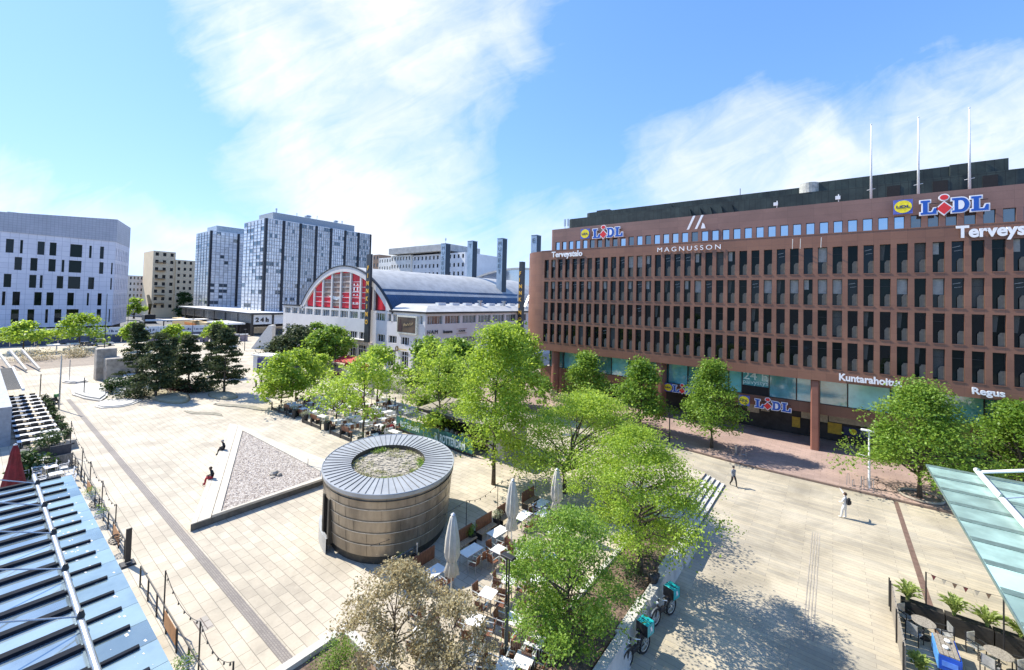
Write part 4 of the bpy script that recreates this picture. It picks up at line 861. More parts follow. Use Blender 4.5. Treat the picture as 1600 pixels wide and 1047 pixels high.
# arched hall further back on the right
a = PY(790, 470, 128); t = thing('arched_hall', 'pale arched roof building with a glazed end behind the cinema', 'building', (a.x-8, 128, 0)); o = MB(); n = 20
P_ = [(i/n*70-22, 18+9*(1-(2*i/n-1)**2)) for i in range(n+1)]
for p, q in zip(P_, P_[1:]): o.quad((p[0], 0, p[1]), (q[0], 0, q[1]), (q[0], 40, q[1]), (p[0], 40, p[1])); o.quad((p[0], 0, p[1]-.8), (q[0], 0, q[1]-.8), (q[0], 0, q[1]), (p[0], 0, p[1]))
part('roof', o, M_lgrey, t); o = MB(); o.poly([(-22, .3, 0), (48, .3, 0)]+[(p[0], .3, p[1]-.7) for p in reversed(P_)]); part('glazed_end', o, M_skyglass, t)

# ---------------------------------------------------------------- glass office towers
M_pl = glassmat('pale curtain wall glass', (.58, .59, .60), .06, .12, tint=(.95, .97, 1)); M_pm = glassmat('mid curtain wall glass', (.48, .49, .50), .07, .10, tint=(.9, .95, 1)); M_pd = glassmat('dark curtain wall glass', (.05, .065, .08), .10, .05, tint=(.8, .9, 1)); M_pw = mat('white blind behind glass', (.66, .69, .72), .4, var=.05)
M_mul = mat('aluminium mullion', (.30, .31, .33), .5, .2); M_pil = mat('dark pilaster', (.012, .016, .024), .5)
def curtain(t, o, ud, wd, z0, z1, npx, nz, seed):
    rng = random.Random(seed); ud = Vector(ud); nd = Vector((ud.y, -ud.x, 0)); o = Vector(o); m = MB(); fr = MB(); dx = wd/npx; dz = (z1-z0)/nz
    for j in range(nz):
        rowk = rng.random(); spand = dz*.42
        for i in range(npx):
            a = o+ud*(dx*i); b = o+ud*(dx*(i+1)); za = z0+dz*j; r = rng.random()
            k = 0 if r < .45 else 3 if r < .62 else 1 if r < .88-.3*(rowk > .8) else 2
            m.quad((a.x, a.y, za), (b.x, b.y, za), (b.x, b.y, za+spand), (a.x, a.y, za+spand), 0 if rng.random() < .8 else 1)
            m.quad((a.x, a.y, za+spand), (b.x, b.y, za+spand), (b.x, b.y, za+dz), (a.x, a.y, za+dz), k)
    g = part('curtain_wall', m, [M_pl, M_pm, M_pd, M_pw], t)
    for i in range(1, npx): p = o+ud*(dx*i)+nd*.08; fr.box(p.x-.07, p.x+.07, p.y-.07, p.y+.07, z0, z1)
    for j in range(nz):
        for zz in (z0+dz*j, z0+dz*j+spand):
            a = o+nd*.05; b = o+ud*wd+nd*.05; fr.bar((a.x, a.y, zz), (b.x, b.y, zz), .1, .12)
    part('glazing_frame', fr, M_mul, g)
def tower(label, x1, y0, x0, y1, z0, z1, nb, per, seed, npf):
    t = thing('office_tower', label, 'building', (x1, y0, 0)); W_ = x1-x0; D_ = y1-y0
    curtain(t, (-W_, 0, 0), (1, 0, 0), W_-1.0, z0, z1, npf, 13, seed)
    bw = D_/nb
    for b in range(nb): curtain(t, (0, b*bw+.5, 0), (0, 1, 0), bw-1.0, z0, z1, per, 13, seed+b+1)
    for b in range(nb+1):
        o = MB(); w_ = .45 if 0 < b < nb else .55; y = b*bw; o.box(-.9 if b == 0 else -.3, .35, max(y-w_, -.3), min(y+w_, D_), z0, z1+.2); part('pilaster', o, M_pil, t)
    o = MB(); o.box(-W_+.1, -.1, .1, D_-.1, 0, z1-.05); part('core', o, M_pil, t); o = MB(); o.box(-W_, 0, 0, D_, z1-.05, z1+.35); part('parapet', o, M_pw, t)
    return t
t1 = tower('larger blue-grey glass office tower behind the cinema', -169.8, 66.73, -190.5, 111.9, 7.9, 42.9, 7, 6, 5, 6)
o = MB(); o.box(-17, -4, 4, 39, 43.2, 46.6); part('roof_house', o, mat('grey roof house', (.30, .33, .35), .6, var=.08), t1)
for x, y, h_, r_ in ((-6, 6, 2.0, .25), (-6, 14, 1.6, .12), (-7, 19, 1.5, 1.1), (-7, 23, 2.2, .1), (-6, 31, 1.2, .8), (-6, 34, 1.6, .2)):
    o = MB(); o.lathe([(r_, 46.6), (r_, 46.6+h_*.6), (r_*1.4, 46.6+h_*.7), (r_*1.2, 46.6+h_)], (x, y, 0), 8); part('roof_unit', o, M_steel, t1)
t2 = tower('smaller glass office tower left of the larger one', -229.3, 66.73, -250.3, 112, 7.9, 43.1, 4, 6, 35, 5)
o = MB(); o.box(-16, -3, 3, 30, 43.4, 46.4); part('roof_house', o, M_pm, t2)
# podium with 24 h
pc = Vector((-157.4, 58.7, 0)); t = thing('podium_building', 'low black-edged shopping podium under the glass towers with a 24 h panel', 'building', pc)
o = MB(); o.box(-80, .9, -1.0, 70, 7.3, 7.85); part('roof_slab', o, mat('black roof edge', (.03, .035, .045), .5), t); o = MB(); o.box(-80, .9, -1.0, 70, 7.86, 7.95); part('roof_flashing', o, M_whitem, t)
o = MB(); o.box(-79, -1.2, 1.2, 69, -.7, 7.29); part('core', o, M_black, t)
for k in range(7):
    y = k*6.6; o = MB(); o.box(-.1, .1, y+.2, y+6.4, 3.9, 7.2); part('white_panel', o, M_pw, t)
for k in range(9):
    x = -78+k*8.6; o = MB(); o.box(x, x+8.4, -.1, .1, 4.3, 7.2); s_ = part('screen_panel', o, mat('screen grey', (.42, .42, .40), .6), t); o = MB()
    for j in range(14): o.box(x+j*.6+.1, x+j*.6+.2, -.18, -.1, 4.4, 7.1)
    part('slats', o, M_dark, s_)
for k in range(8):
    o = MB(); y = k*6.6; o.box(-.35, .35, y-.3, y+.3, -.7, 7.29); part('column', o, M_dark, t)
for k in range(1, 7): o = MB(); x = -k*12.; o.box(x-.3, x+.3, -.35, .35, -.7, 7.29); part('column', o, M_dark, t)
for k in range(6): o = MB(); o.box(-.9, -.8, k*6.6+1, k*6.6+5.6, .2, 3.0); part('shop_window', o, M_darkglass, t)
ob('panel_text', textmesh('2 4 h', M_dark, .1, .05, 4.2, 1.6), t, (.2, 1.0, 4.7), (0, 0, PI/2))
ob('panel_text', textmesh('Mall', M_whitem, .1, .02, 3.0, .7), t, (.2, 6.0, 3.0), (0, 0, PI/2)) if False else None
o = MB(); o.extr([(0, 0), (17, 0), (17, .5), (0, .5)], (-19, -7.5, 3.9), (1, 0, 0), (0, 0, 1), (0, 6.2, 0)); part('canopy', o, M_whitem, t)

# ---------------------------------------------------------------- white office block at the left
M_wb = brickmat('white perforated cladding', (.74, .73, .78), (.70, .69, .75), (.52, .52, .58), 1.9, 1.65, .06, axes='yz', rough=.6, stain=.06, bump=.05, off=0)
M_wb2 = brickmat('grey louvre cladding', (.44, .45, .50), (.40, .42, .47), (.30, .31, .36), .9, .8, .05, axes='yz', rough=.5, stain=.08, bump=.05, off=0)
wx = -208; wb = Vector((wx, 31.3, -.7)); t = thing('office_block', 'white office block with scattered dark windows and a grey curved top band', 'building', wb)
ya = -8.0; yb = wb.y; zt = 40.4; zband = 32.2; zbot = 1.6
vr = [(330, 410), (432, 508), (533, 610), (635, 715), (738, 822)]
rz_ = [(PX(118, 300+b/4.03, wx).z, PX(118, 300+a/4.03, wx).z) for a, b in vr]
wr = [[(35, 85), (125, 143), (235, 280), (312, 355), (442, 518), (562, 578), (630, 655)], [(90, 137), (190, 235), (305, 350), (388, 405), (433, 513), (625, 652), (700, 710)], [(22, 70), (183, 228), (250, 268), (357, 398), (428, 506), (555, 593), (695, 705)], [(12, 33), (78, 125), (215, 262), (292, 337), (423, 465), (547, 560), (614, 640)], [(68, 118), (172, 215), (284, 302), (342, 386), (417, 494), (608, 635), (684, 692)]]
hol = []
for (z0, z1), rws, (va, vb) in zip(rz_, wr, vr):
    for a, b in rws:
        vm = 300+(va+vb)/8.06; hol.append((PX(a/4.03, vm, wx).y-ya, PX(b/4.03, vm, wx).y-ya, z0-zbot, z1-zbot))
m = MB(); wallholes(m, (0, ya-yb, zbot-wb.z), (0, 1, 0), (1, 0, 0), yb-ya, zband-zbot, hol, .6)
def Pz(u, v, z): r = ray(u, v); q = EYE+r*((z-EYE.z)/r.z); return q
pe = Pz(204, 357, 40.2); sdir = Vector((pe.x-wx, pe.y-yb, 0)); slen = sdir.length; sdir.normalize(); snd = Vector((sdir.y, -sdir.x, 0))
sh = [(slen*(.06+.118*k), slen*(.06+.118*k)+slen*.035, z0-zbot, z1-zbot) for z0, z1 in rz_ for k in range(8)]
wallholes(m, (0, 0, zbot-wb.z), sdir, snd, slen, zband-zbot, sh, .5)
part('wall', m, M_wb, t)
o = MB(); fp = [(0, 0), (sdir.x*slen, sdir.y*slen), (sdir.x*slen-30, sdir.y*slen-6), (-40, ya-yb), (0, ya-yb)]
o.prism([(x*1.0+.0, y) for x, y in [(.25, .1), (sdir.x*slen+.2, sdir.y*slen), fp[2], fp[3], (.25, ya-yb)]], zband-wb.z, zt-wb.z); o.v = [(x, y, z-3.0 if (z > zband-wb.z+1 and y < ya-yb+1) else z) for x, y, z in o.v]; part('louvre_band', o, M_wb2, t)
o = MB(); o.prism([(-1.2, -.8), (sdir.x*slen-1.5, sdir.y*slen-1.5), fp[2], fp[3], (-1.2, ya-yb)], 0, zband-wb.z-.01); part('core', o, M_black, t)
for a, b, z0, z1 in hol:
    w = MB(); w.box(-.5, -.42, a+ya-yb+.0, b+ya-yb, z0+zbot-wb.z, z1+zbot-wb.z); o = part('window', w, M_dark, t); g = MB(); g.quad((-.41, a+ya-yb+.1, z0+zbot-wb.z+.1), (-.41, b+ya-yb-.1, z0+zbot-wb.z+.1), (-.41, b+ya-yb-.1, z1+zbot-wb.z-.1), (-.41, a+ya-yb+.1, z1+zbot-wb.z-.1)); part('pane', g, M_winB if rw.random() < .5 else M_winA, o)
for a, b, z0, z1 in sh:
    g = MB(); p = sdir*a-snd*.4; q = sdir*b-snd*.4; g.quad((p.x, p.y, z0+zbot-wb.z), (q.x, q.y, z0+zbot-wb.z), (q.x, q.y, z1+zbot-wb.z), (p.x, p.y, z1+zbot-wb.z)); part('window', g, M_darkglass, t)
o = MB(); o.box(-9, -7, ya-yb+14, ya-yb+17, zt-wb.z-3, zt-wb.z-.9); part('roof_hatch', o, M_steel, t)
# ---------------------------------------------------------------- background houses
def plainblock(name, label, u0, u1, vt, vbase, x=None, dep=20, m=None, floors=6, nwin=6, extra=None, zb=-.7, winm=None, y=None):
    a = PX(u0, vt, x) if x else PY(u0, vt, y); b = PX(u1, vt, x) if x else PY(u1, vt, y); z = (a.z+b.z)/2; t = thing(name, label, 'building', (a.x, a.y, zb)); H_ = z-zb; m_ = MB()
    if x: W_ = b.y-a.y; ud, nd = (0, 1, 0), (1, 0, 0)
    else: W_ = b.x-a.x; ud, nd = (1, 0, 0), (0, -1, 0)
    ww = W_/nwin; fh = H_/floors; hol = [(ww*(i+.28), ww*(i+.72), fh*(j+.35), fh*(j+.8)) for i in range(nwin) for j in range(1, floors)]
    wallholes(m_, (0, 0, 0), ud, nd, W_, H_, hol, .3)
    def Q(u, k, z_): return Vector((0, 0, z_))+Vector(ud)*u-Vector(nd)*k
    for p in ((Q(0, 0, 0), Q(0, 0, H_), Q(0, dep, H_), Q(0, dep, 0)), (Q(W_, 0, 0), Q(W_, dep, 0), Q(W_, dep, H_), Q(W_, 0, H_)), (Q(0, 0, H_), Q(W_, 0, H_), Q(W_, dep, H_), Q(0, dep, H_))): m_.quad(*p)
    part('wall', m_, m, t)
    for h in hol: g = MB(); g.quad(Q(h[0], .28, h[2]), Q(h[1], .28, h[2]), Q(h[1], .28, h[3]), Q(h[0], .28, h[3])); part('window', g, winm or M_darkglass, t)
    return t, W_, H_
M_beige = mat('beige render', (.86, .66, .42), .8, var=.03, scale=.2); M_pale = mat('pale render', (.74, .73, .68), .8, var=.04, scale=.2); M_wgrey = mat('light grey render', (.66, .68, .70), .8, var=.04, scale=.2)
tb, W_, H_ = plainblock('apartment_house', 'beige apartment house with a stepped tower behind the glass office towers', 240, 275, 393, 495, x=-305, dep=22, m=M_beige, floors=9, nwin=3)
o = MB(); y0 = W_; 
for k in range(6): o.box(.02, 1.3, 1.2, W_*.55, 8+k*4.7, 8.4+k*4.7)
part('balcony_slabs', o, mat('brown balcony edge', (.28, .18, .10), .8), tb)
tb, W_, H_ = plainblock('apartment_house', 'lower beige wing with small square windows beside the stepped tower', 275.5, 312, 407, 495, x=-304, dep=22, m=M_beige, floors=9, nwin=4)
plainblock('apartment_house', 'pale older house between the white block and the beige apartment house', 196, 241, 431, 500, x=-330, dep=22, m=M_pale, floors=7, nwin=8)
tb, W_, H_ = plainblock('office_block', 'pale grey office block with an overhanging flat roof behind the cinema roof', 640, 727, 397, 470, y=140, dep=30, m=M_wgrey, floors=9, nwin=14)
a = PY(628, 385, 140); o = MB(); o.box(-14, W_*.78, -3, 20, H_+1.0, H_+4.2); part('overhanging_roof', o, M_lgrey, tb); o = MB(); o.box(-10, W_*.7, 1, 18, H_-.0, H_+1.0); part('recessed_storey', o, M_black, tb)
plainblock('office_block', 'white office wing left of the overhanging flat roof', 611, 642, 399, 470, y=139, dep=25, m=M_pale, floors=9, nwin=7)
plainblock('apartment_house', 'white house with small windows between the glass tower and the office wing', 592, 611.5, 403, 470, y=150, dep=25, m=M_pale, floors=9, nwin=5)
plainblock('apartment_house', 'narrow brown-topped house just right of the larger glass tower', 583, 592.5, 398, 470, y=152, dep=25, m=mat('brown render', (.25, .17, .12), .8), floors=9, nwin=2)
plainblock('office_block', 'low dark block at the foot of the arched hall', 799, 850, 478, 530, y=96, dep=20, m=mat('dark cladding', (.05, .055, .06), .6), floors=3, nwin=8, zb=0)
# ---------------------------------------------------------------- round steel pavilion
M_bronze = mat('weathered stainless sheet', (.32, .265, .195), .36, .5, var=.17, scale=.9, bump=.05, stretch=(1, 1, .25))
M_bronzed = mat('dark plinth metal', (.07, .065, .055), .5, .4)
M_zinc = mat('pale zinc', (.42, .43, .43), .42, .45, var=.05, scale=1.0)
M_seam = mat('pale seam', (.52, .48, .40), .5, .2)
ec = (-22.9, 17.05, 0); e1 = math.atan2(.53, -.85)
def EL(t, k=1.0, a=5.0, b=4.0):
    x, y = a*k*math.cos(t), b*k*math.sin(t); c_, s_ = math.cos(e1), math.sin(e1); return (x*c_-y*s_, x*s_+y*c_)
pav = thing('round_pavilion', 'oval steel-clad pavilion with a ring roof and a planted middle', 'pavilion', ec)
door_t0, door_t1 = 0, 0
N = 96
def isdoor(i):
    x, y = EL(2*PI*i/N); ang = math.atan2(y, x); return math.radians(-101) < ang < math.radians(-88)
def ringwall(z0, z1, k0, k1, mi=0, m=None, skip=True):
    m = m or MB()
    for i in range(N):
        if skip and isdoor(i): continue
        a0, a1 = EL(2*PI*i/N, k0), EL(2*PI*(i+1)/N, k0); b0, b1 = EL(2*PI*i/N, k1), EL(2*PI*(i+1)/N, k1)
        m.quad((*a0, z0), (*a1, z0), (*b1, z1), (*b0, z1), mi)
    return m
zs = [.5, 1.15, 1.80, 2.45, 3.10, 3.80]
for i in range(5):
    k0 = .93+.07*(zs[i]/3.80); k1 = .93+.07*(zs[i+1]/3.80)
    part('wall_band', ringwall(zs[i]+.015, zs[i+1]-.0, k0, k1), M_bronze, pav, smooth=True)
m = MB()
for i in range(1, 5):
    k = .93+.07*(zs[i]/3.80); ringwall(zs[i]-.02, zs[i]+.03, k+.007, k+.009, m=m)
part('wall_seam', m, M_seam, pav)
m = MB(); rng = random.Random(4)
for b in range(5):
    for i in range(0, N, 6):
        j = (i+rng.randrange(6)) % N
        if isdoor(j): continue
        k0 = .932+.07*(zs[b]/3.80); k1 = .932+.07*(zs[b+1]/3.80); a = EL(2*PI*j/N, k0); c = EL(2*PI*j/N, k1); m.bar((*a, zs[b]+.03), (*c, zs[b+1]-.03), .008, .008)
part('joint', m, M_bronzed, pav)
part('plinth', ringwall(0, .5, .90, .905, skip=False), M_bronzed, pav)
m = ringwall(0, 3.62, .88, .9, skip=False); part('inner_wall', m, M_black, pav)
# fascia + ring roof with radial seams, hollow centre
part('fascia', ringwall(3.76, 3.98, 1.012, 1.012, skip=False), M_zinc, pav, smooth=True)
INX, INY = -.1, -.03
def IN(t): 
    a, b = 2.85, 2.3; x, y = a*math.cos(t), b*math.sin(t); c_, s_ = math.cos(e1), math.sin(e1); return (x*c_-y*s_+INX, x*s_+y*c_+INY)
m = MB()
for i in range(N):
    a0, a1 = EL(2*PI*i/N, 1.012), EL(2*PI*(i+1)/N, 1.012); b0, b1 = IN(2*PI*i/N), IN(2*PI*(i+1)/N)
    m.quad((*a0, 3.98), (*a1, 3.98), (*b1, 3.93), (*b0, 3.93), 0); m.quad((*b0, 3.93), (*b1, 3.93), (*b1, 3.55), (*b0, 3.55), 1)
    c0, c1 = EL(2*PI*i/N, .93), EL(2*PI*(i+1)/N, .93); m.quad((*c0, 3.6), (*a0, 3.6), (*a1, 3.6), (*c1, 3.6), 1)
part('ring_roof', m, [M_zinc, M_bronzed], pav)
m = MB()
for i in range(60):
    t = 2*PI*i/60; a = EL(t, 1.0); b = IN(t); m.bar((*a, 3.995), (*b, 3.95), .022, .035)
part('roof_seam', m, mat('dark standing seam', (.10, .10, .10), .5, .4), pav)
m = MB(); m.tube([(*EL(2*PI*i/N, 1.015), 3.985) for i in range(N+1)], .035, 6); part('rim', m, M_zinc, pav)
m = MB(); m.poly([(*IN(2*PI*i/48), 3.62) for i in range(48)]); bed = part('gravel_bed', m, mat('dry stone bed', (.30, .27, .21), .95, var=.3, scale=5, bump=.8), pav)
rng = random.Random(9); m = MB()
for i in range(320):
    t = rng.random()*2*PI; k = rng.random()**.5*.93; x, y = IN(t); x = INX+(x-INX)*k; y = INY+(y-INY)*k; r = rng.uniform(.06, .17); n_ = rng.choice((5, 6, 7)); ph = rng.random()*6
    pts = [(x+r*rng.uniform(.7, 1.1)*math.cos(ph+2*PI*j/n_), y+r*rng.uniform(.7, 1.1)*math.sin(ph+2*PI*j/n_)) for j in range(n_)]; m.prism(pts, 3.62, 3.64+rng.random()*.04)
part('flat_stones', m, mat('flat beige stone', (.36, .32, .25), .9, var=.15, scale=1), pav, kind='stuff')
P_ = []; rg = np.random.default_rng(5)
def leafblob(cs, n, s, lm, sig, seed):
    rng = np.random.default_rng(seed); cs = np.array(cs); idx = rng.integers(0, len(cs), n); P = cs[idx]+rng.normal(size=(n, 3))*np.array(sig); nr = rng.normal(size=(n, 3))*.6+np.array([0, 0, .8]); nr /= np.linalg.norm(nr, axis=1)[:, None]
    t1 = np.cross(nr, rng.normal(size=(n, 3))); t1 /= np.linalg.norm(t1, axis=1)[:, None]; t2 = np.cross(nr, t1); L_ = s*(.6+.8*rng.random(n)); V = np.empty((n, 4, 3)); V[:, 0] = P-t1*L_[:, None]/2; V[:, 1] = P+t2*L_[:, None]*.3; V[:, 2] = P+t1*L_[:, None]/2; V[:, 3] = P-t2*L_[:, None]*.3
    me = bpy.data.meshes.new('leaves'); me.from_pydata([tuple(v) for v in V.reshape(-1, 3)], [], [tuple(range(4*i, 4*i+4)) for i in range(n)]); me.materials.append(lm); return me
cs = []
for i in range(46):
    t = rng.random()*2*PI; k = rng.choice((.93, .9, .85, .8, .5)); x, y = IN(t); cs.append((INX+(x-INX)*k, INY+(y-INY)*k, 3.70))
ob('bed_plants', leafblob(cs, 2600, .09, L_sedum, (.16, .16, .05), 3), pav)
cs = [(*[c*.93 for c in IN(2*PI*t)], 3.72) for t in (.02, .05, .45, .50, .62, .70, .73)]
ob('bed_plants', leafblob(cs, 1300, .10, L_green, (.2, .2, .07), 4), pav)
# door niche and its low curved screen wall
dx, dy = EL(0, .9); i0 = [i for i in range(N) if isdoor(i)]
pa, pb = EL(2*PI*i0[0]/N, .97), EL(2*PI*(i0[-1]+1)/N, .97)
m = MB()
for p in (pa, pb): m.bar((p[0], p[1], .5), (p[0], p[1], 3.0), .16, .35)
part('door_jamb', m, M_bronzed, pav); m = MB()
ii = i0
for i in ii:
    a0, a1 = EL(2*PI*i/N, .985), EL(2*PI*(i+1)/N, .985); m.quad((*a0, 2.9), (*a1, 2.9), (*EL(2*PI*(i+1)/N, 1.0), 3.80), (*EL(2*PI*i/N, 1.0), 3.80))
part('door_lintel', m, M_bronze, pav)
m = MB()
for i in range(ii[0]-6, ii[-1]+1):
    a0, a1 = EL(2*PI*i/N, 1.03), EL(2*PI*(i+1)/N, 1.03); h0 = .85; m.quad((*a0, 0), (*a1, 0), (*a1, h0), (*a0, h0)); c0, c1 = EL(2*PI*i/N, .99), EL(2*PI*(i+1)/N, .99); m.quad((*a0, h0), (*a1, h0), (*c1, h0), (*c0, h0)); m.quad((*c1, 0), (*c0, 0), (*c0, h0), (*c1, h0))
part('low_screen_wall', m, M_zinc, pav)

# ---------------------------------------------------------------- triangular gravel basin with bench edge
M_cl = mat('warm cast stone', (.52, .47, .38), .8, var=.07, scale=.8, bump=.1)
def g2(u, v, z): p = G(u, v, z); return Vector((p.x, p.y))
Q0, Q1, Q2, Q3 = g2(359, 661, .45), g2(298, 819, .45), g2(509, 746.5, .45), g2(509, 717, .45); A = Q0
R0, R1 = g2(372.5, 664, .5), g2(331, 806.5, .5)   # inner side of the bench
T0, T1, T2, T3 = g2(379, 672.5, .55), g2(345, 799, .55), g2(505, 743.5, .55), g2(505, 738, .55)
bas = thing('gravel_basin', 'triangular gravel basin with a wide stone bench edge', 'basin', (A.x, A.y, 0))
def rel(P): return [(p.x-A.x, p.y-A.y) for p in P]
m = MB(); m.prism(rel([Q0, Q1, Q2, Q3]), -.02, .40); part('base', m, M_cl, bas)
def lerp(a, b, t): return a+(b-a)*t
S0, S1 = lerp(Q0, R0, .94), lerp(Q1, R1, .94)
m = MB(); m.prism(rel([lerp(Q0, R0, .30), lerp(Q1, R1, .30), S1, S0]), .402, .45); part('bench_slab', m, M_cl, bas)
m = MB(); m.prism(rel([Q0, Q1, lerp(Q1, R1, .285), lerp(Q0, R0, .285)]), .402, .44); part('bench_nosing', m, M_cl, bas)
m = MB(); m.prism(rel([S0, S1, R1, R0]), .402, .412); part('shadow_gap', m, M_black, bas)
K1 = lerp(R1, Q2, 0.0); E2 = g2(507, 748, .5)
m = MB()
for a, b, c, d_ in ((R0, R1, T1, T0), (R1, E2, T2, T1), (T0, T3, g2(509, 729, .5), R0)): m.prism(rel([a, b, c, d_]), .404, .56)
part('inner_rim', m, M_cl, bas)
m = MB(); m.quad((*rel([Q1])[0], 0), (*rel([Q2])[0], 0), (*rel([Q2])[0], .39), (*rel([Q1])[0], .39)); m.v = [(x+.015, y, z) for x, y, z in m.v]; part('painted_shade', m, mat('stone in painted shade', (.12, .11, .09), .7), bas)  # dark sheet paints the shade on the side away from the sun
P2 = [T0, T1, T2]; m = MB(); m.poly([(p.x, p.y, .47) for p in (T0, T1, T2, T3)])
gm = bpy.data.materials.new('pink gravel'); gm.use_nodes = True; b_ = NB(gm.node_tree); pr_ = gm.node_tree.nodes['Principled BSDF']; tc_ = b_.n('ShaderNodeTexCoord').outputs['Object']
vo = b_.n('ShaderNodeTexVoronoi'); gm.node_tree.links.new(tc_, vo.inputs[0]); vo.inputs['Scale'].default_value = 11
cr = b_.n('ShaderNodeValToRGB'); sc_ = b_.n('ShaderNodeSeparateColor'); gm.node_tree.links.new(vo.outputs['Color'], sc_.inputs[0]); gm.node_tree.links.new(sc_.outputs[0], cr.inputs[0])
for k, (p_, c_) in enumerate(((0, (.22, .18, .15)), (.35, (.33, .28, .235)), (.7, (.44, .395, .345)), (1, (.56, .51, .45)))):
    e_ = cr.color_ramp.elements[k] if k < 2 else cr.color_ramp.elements.new(p_); e_.position = p_; e_.color = (*c_, 1)
gm.node_tree.links.new(cr.outputs[0], pr_.inputs['Base Color']); pr_.inputs['Roughness'].default_value = .95
bp_ = b_.n('ShaderNodeBump'); bp_.inputs['Distance'].default_value = .06; bp_.inputs['Strength'].default_value = .9; gm.node_tree.links.new(b_.m('SUBTRACT', 1, vo.outputs['Distance']), bp_.inputs['Height']); gm.node_tree.links.new(bp_.outputs[0], pr_.inputs['Normal'])
tagit(part('gravel', m, gm, kind='stuff'), 'pinkish gravel filling the triangular basin', 'gravel')
rng = random.Random(2); m = MB()
def intri(p, T):
    s = [(T[(i+1) % 3]-T[i]).cross(p-T[i]) if hasattr(Vector((0, 0)), 'cross') else 0 for i in range(3)]
    return all(x > 0 for x in s) or all(x < 0 for x in s)
k = 0
while k < 1500:
    a, b = rng.random(), rng.random()
    if a+b > 1: a, b = 1-a, 1-b
    p = P2[0]+(P2[1]-P2[0])*a+(P2[2]-P2[0])*b; r = rng.uniform(.02, .055); n0 = len(m.v); ph = rng.random()*6; h_ = r*.8
    for j in range(4): m.v.append((p.x+r*math.cos(ph+j*PI/2)*rng.uniform(.7, 1.2), p.y+r*math.sin(ph+j*PI/2)*rng.uniform(.7, 1.2), .47))
    m.v.append((p.x+r*.2*rng.uniform(-1, 1), p.y, .47+h_))
    for j in range(4): m.f.append((n0+j, n0+(j+1) % 4, n0+4)); m.m.append(k % 3)
    k += 1
tagit(part('pebbles', m, [mat('pebble light', (.50, .44, .39), .9), mat('pebble pink', (.36, .27, .23), .9), mat('pebble dark', (.20, .16, .14), .9)], kind='stuff'), 'loose pebbles lying on the gravel of the triangular basin', 'pebbles')
p = G(428, 741, .5); m = MB(); m.lathe([(.0, .0), (.30, .02), (.36, .16), (.22, .30), (.05, .33)], n=9); m.lathe([(.15, 0), (.2, .1), (.1, .2)], (.5, .2, 0), 7); m.lathe([(.1, 0), (.2, .07), (.05, .13)], (.45, -.3, 0), 7)
solo('fountain_stone', m, M_concd, 'grey stone fountain head lying in the middle of the gravel basin', 'stone', loc=(p.x, p.y, .46))
a, b, c, d_ = G(481, 727, .55), G(483, 718, 1.0), G(500, 718, 1.0), G(506, 737, .46); m = MB(); m.tube([(a.x, a.y, .5), (a.x, a.y, 1.15), (-32.6, 17.9, 1.2), (-31.7, 17.2, 1.05), (-31.5, 16.9, .0)], .035, 8)
solo('handrail', m, M_steel, 'bent metal handrail at the corner of the gravel basin beside the pavilion', 'handrail')

# ---------------------------------------------------------------- furniture makers
M_alu = mat('silver tube', (.60, .60, .58), .35, .6); M_ttop = mat('white table top', (.80, .79, .76), .35, var=.02)
def q_(mb): return mb
def chair_parts(seatm, backm, framem):
    s_ = MB(); 
    for k in range(6): s_.box(-.22, .22, -.22+k*.073, -.155+k*.073, .43, .455)
    b = MB()
    for k in range(6): b.extr([(0, 0), (.025, 0), (.085, .42), (.06, .42)], (-.21+k*.072, .20, .48), (0, 1, 0), (0, 0, 1), (.058, 0, 0))
    legs = [MB().tube([(sx*.24, -.22, 0), (sx*.24, -.22, .66)], .016, 6) for sx in (-1, 1)]+[MB().tube([(sx*.24, .26, 0), (sx*.24, .22, .45), (sx*.235, .29, .92)], .016, 6) for sx in (-1, 1)]
    arms = [MB().box(sx*.24-.025, sx*.24+.025, -.25, .26, .655, .68) for sx in (-1, 1)]
    return [('seat', s_.mesh('seat', seatm)), ('backrest', b.mesh('backrest', backm))]+[('leg', l.mesh('leg', framem, True)) for l in legs]+[('armrest', a.mesh('armrest', framem)) for a in arms]
CH = chair_parts(M_wood, M_wood, M_alu); CHW = chair_parts(M_whitem, M_whitem, M_whitem); CHB = chair_parts(M_dark, M_dark, M_dark)
def simple_chair(sm, fm):
    m = MB(); m.box(-.22, .22, -.22, .22, .42, .45, 0); m.box(-.21, .21, .19, .22, .50, .90, 0)
    for sx in (-1, 1):
        m.bar((sx*.23, -.2, 0), (sx*.23, -.2, .65), .03, .03, 1); m.bar((sx*.23, .22, 0), (sx*.23, .25, .92), .03, .03, 1); m.bar((sx*.23, -.22, .66), (sx*.23, .24, .66), .05, .03, 1)
    return m.mesh('chair', [sm, fm])
SCW = simple_chair(M_whitem, M_alu); SCB = simple_chair(M_wood, M_alu); SCD = simple_chair(M_dark, M_dark)
def chair(x, y, rz, label, group, parts=None, z=0, simple=None):
    if simple: return tagit(ob('chair', simple, None, (x, y, z), (0, 0, rz)), label, 'chair', group)
    t = thing('chair', label, 'chair', (x, y, z), rz, group)
    for n_, me in parts or CH: ob(n_, me, t)
    return t
TT = MB(); TT.box(-.36, .36, -.62, .0-.004, .715, .74); TT.box(-.36, .36, .004, .62, .715, .74); TT = TT.mesh('table_top', M_ttop)
TF = MB(); TF.box(-.34, .34, -.6, .6, .69, .713); TF = TF.mesh('apron', M_alu)
TL = [MB().box(sx*.31-.02, sx*.31+.02, sy*.56-.02, sy*.56+.02, 0, .69).mesh('leg', M_alu) for sx in (-1, 1) for sy in (-1, 1)]
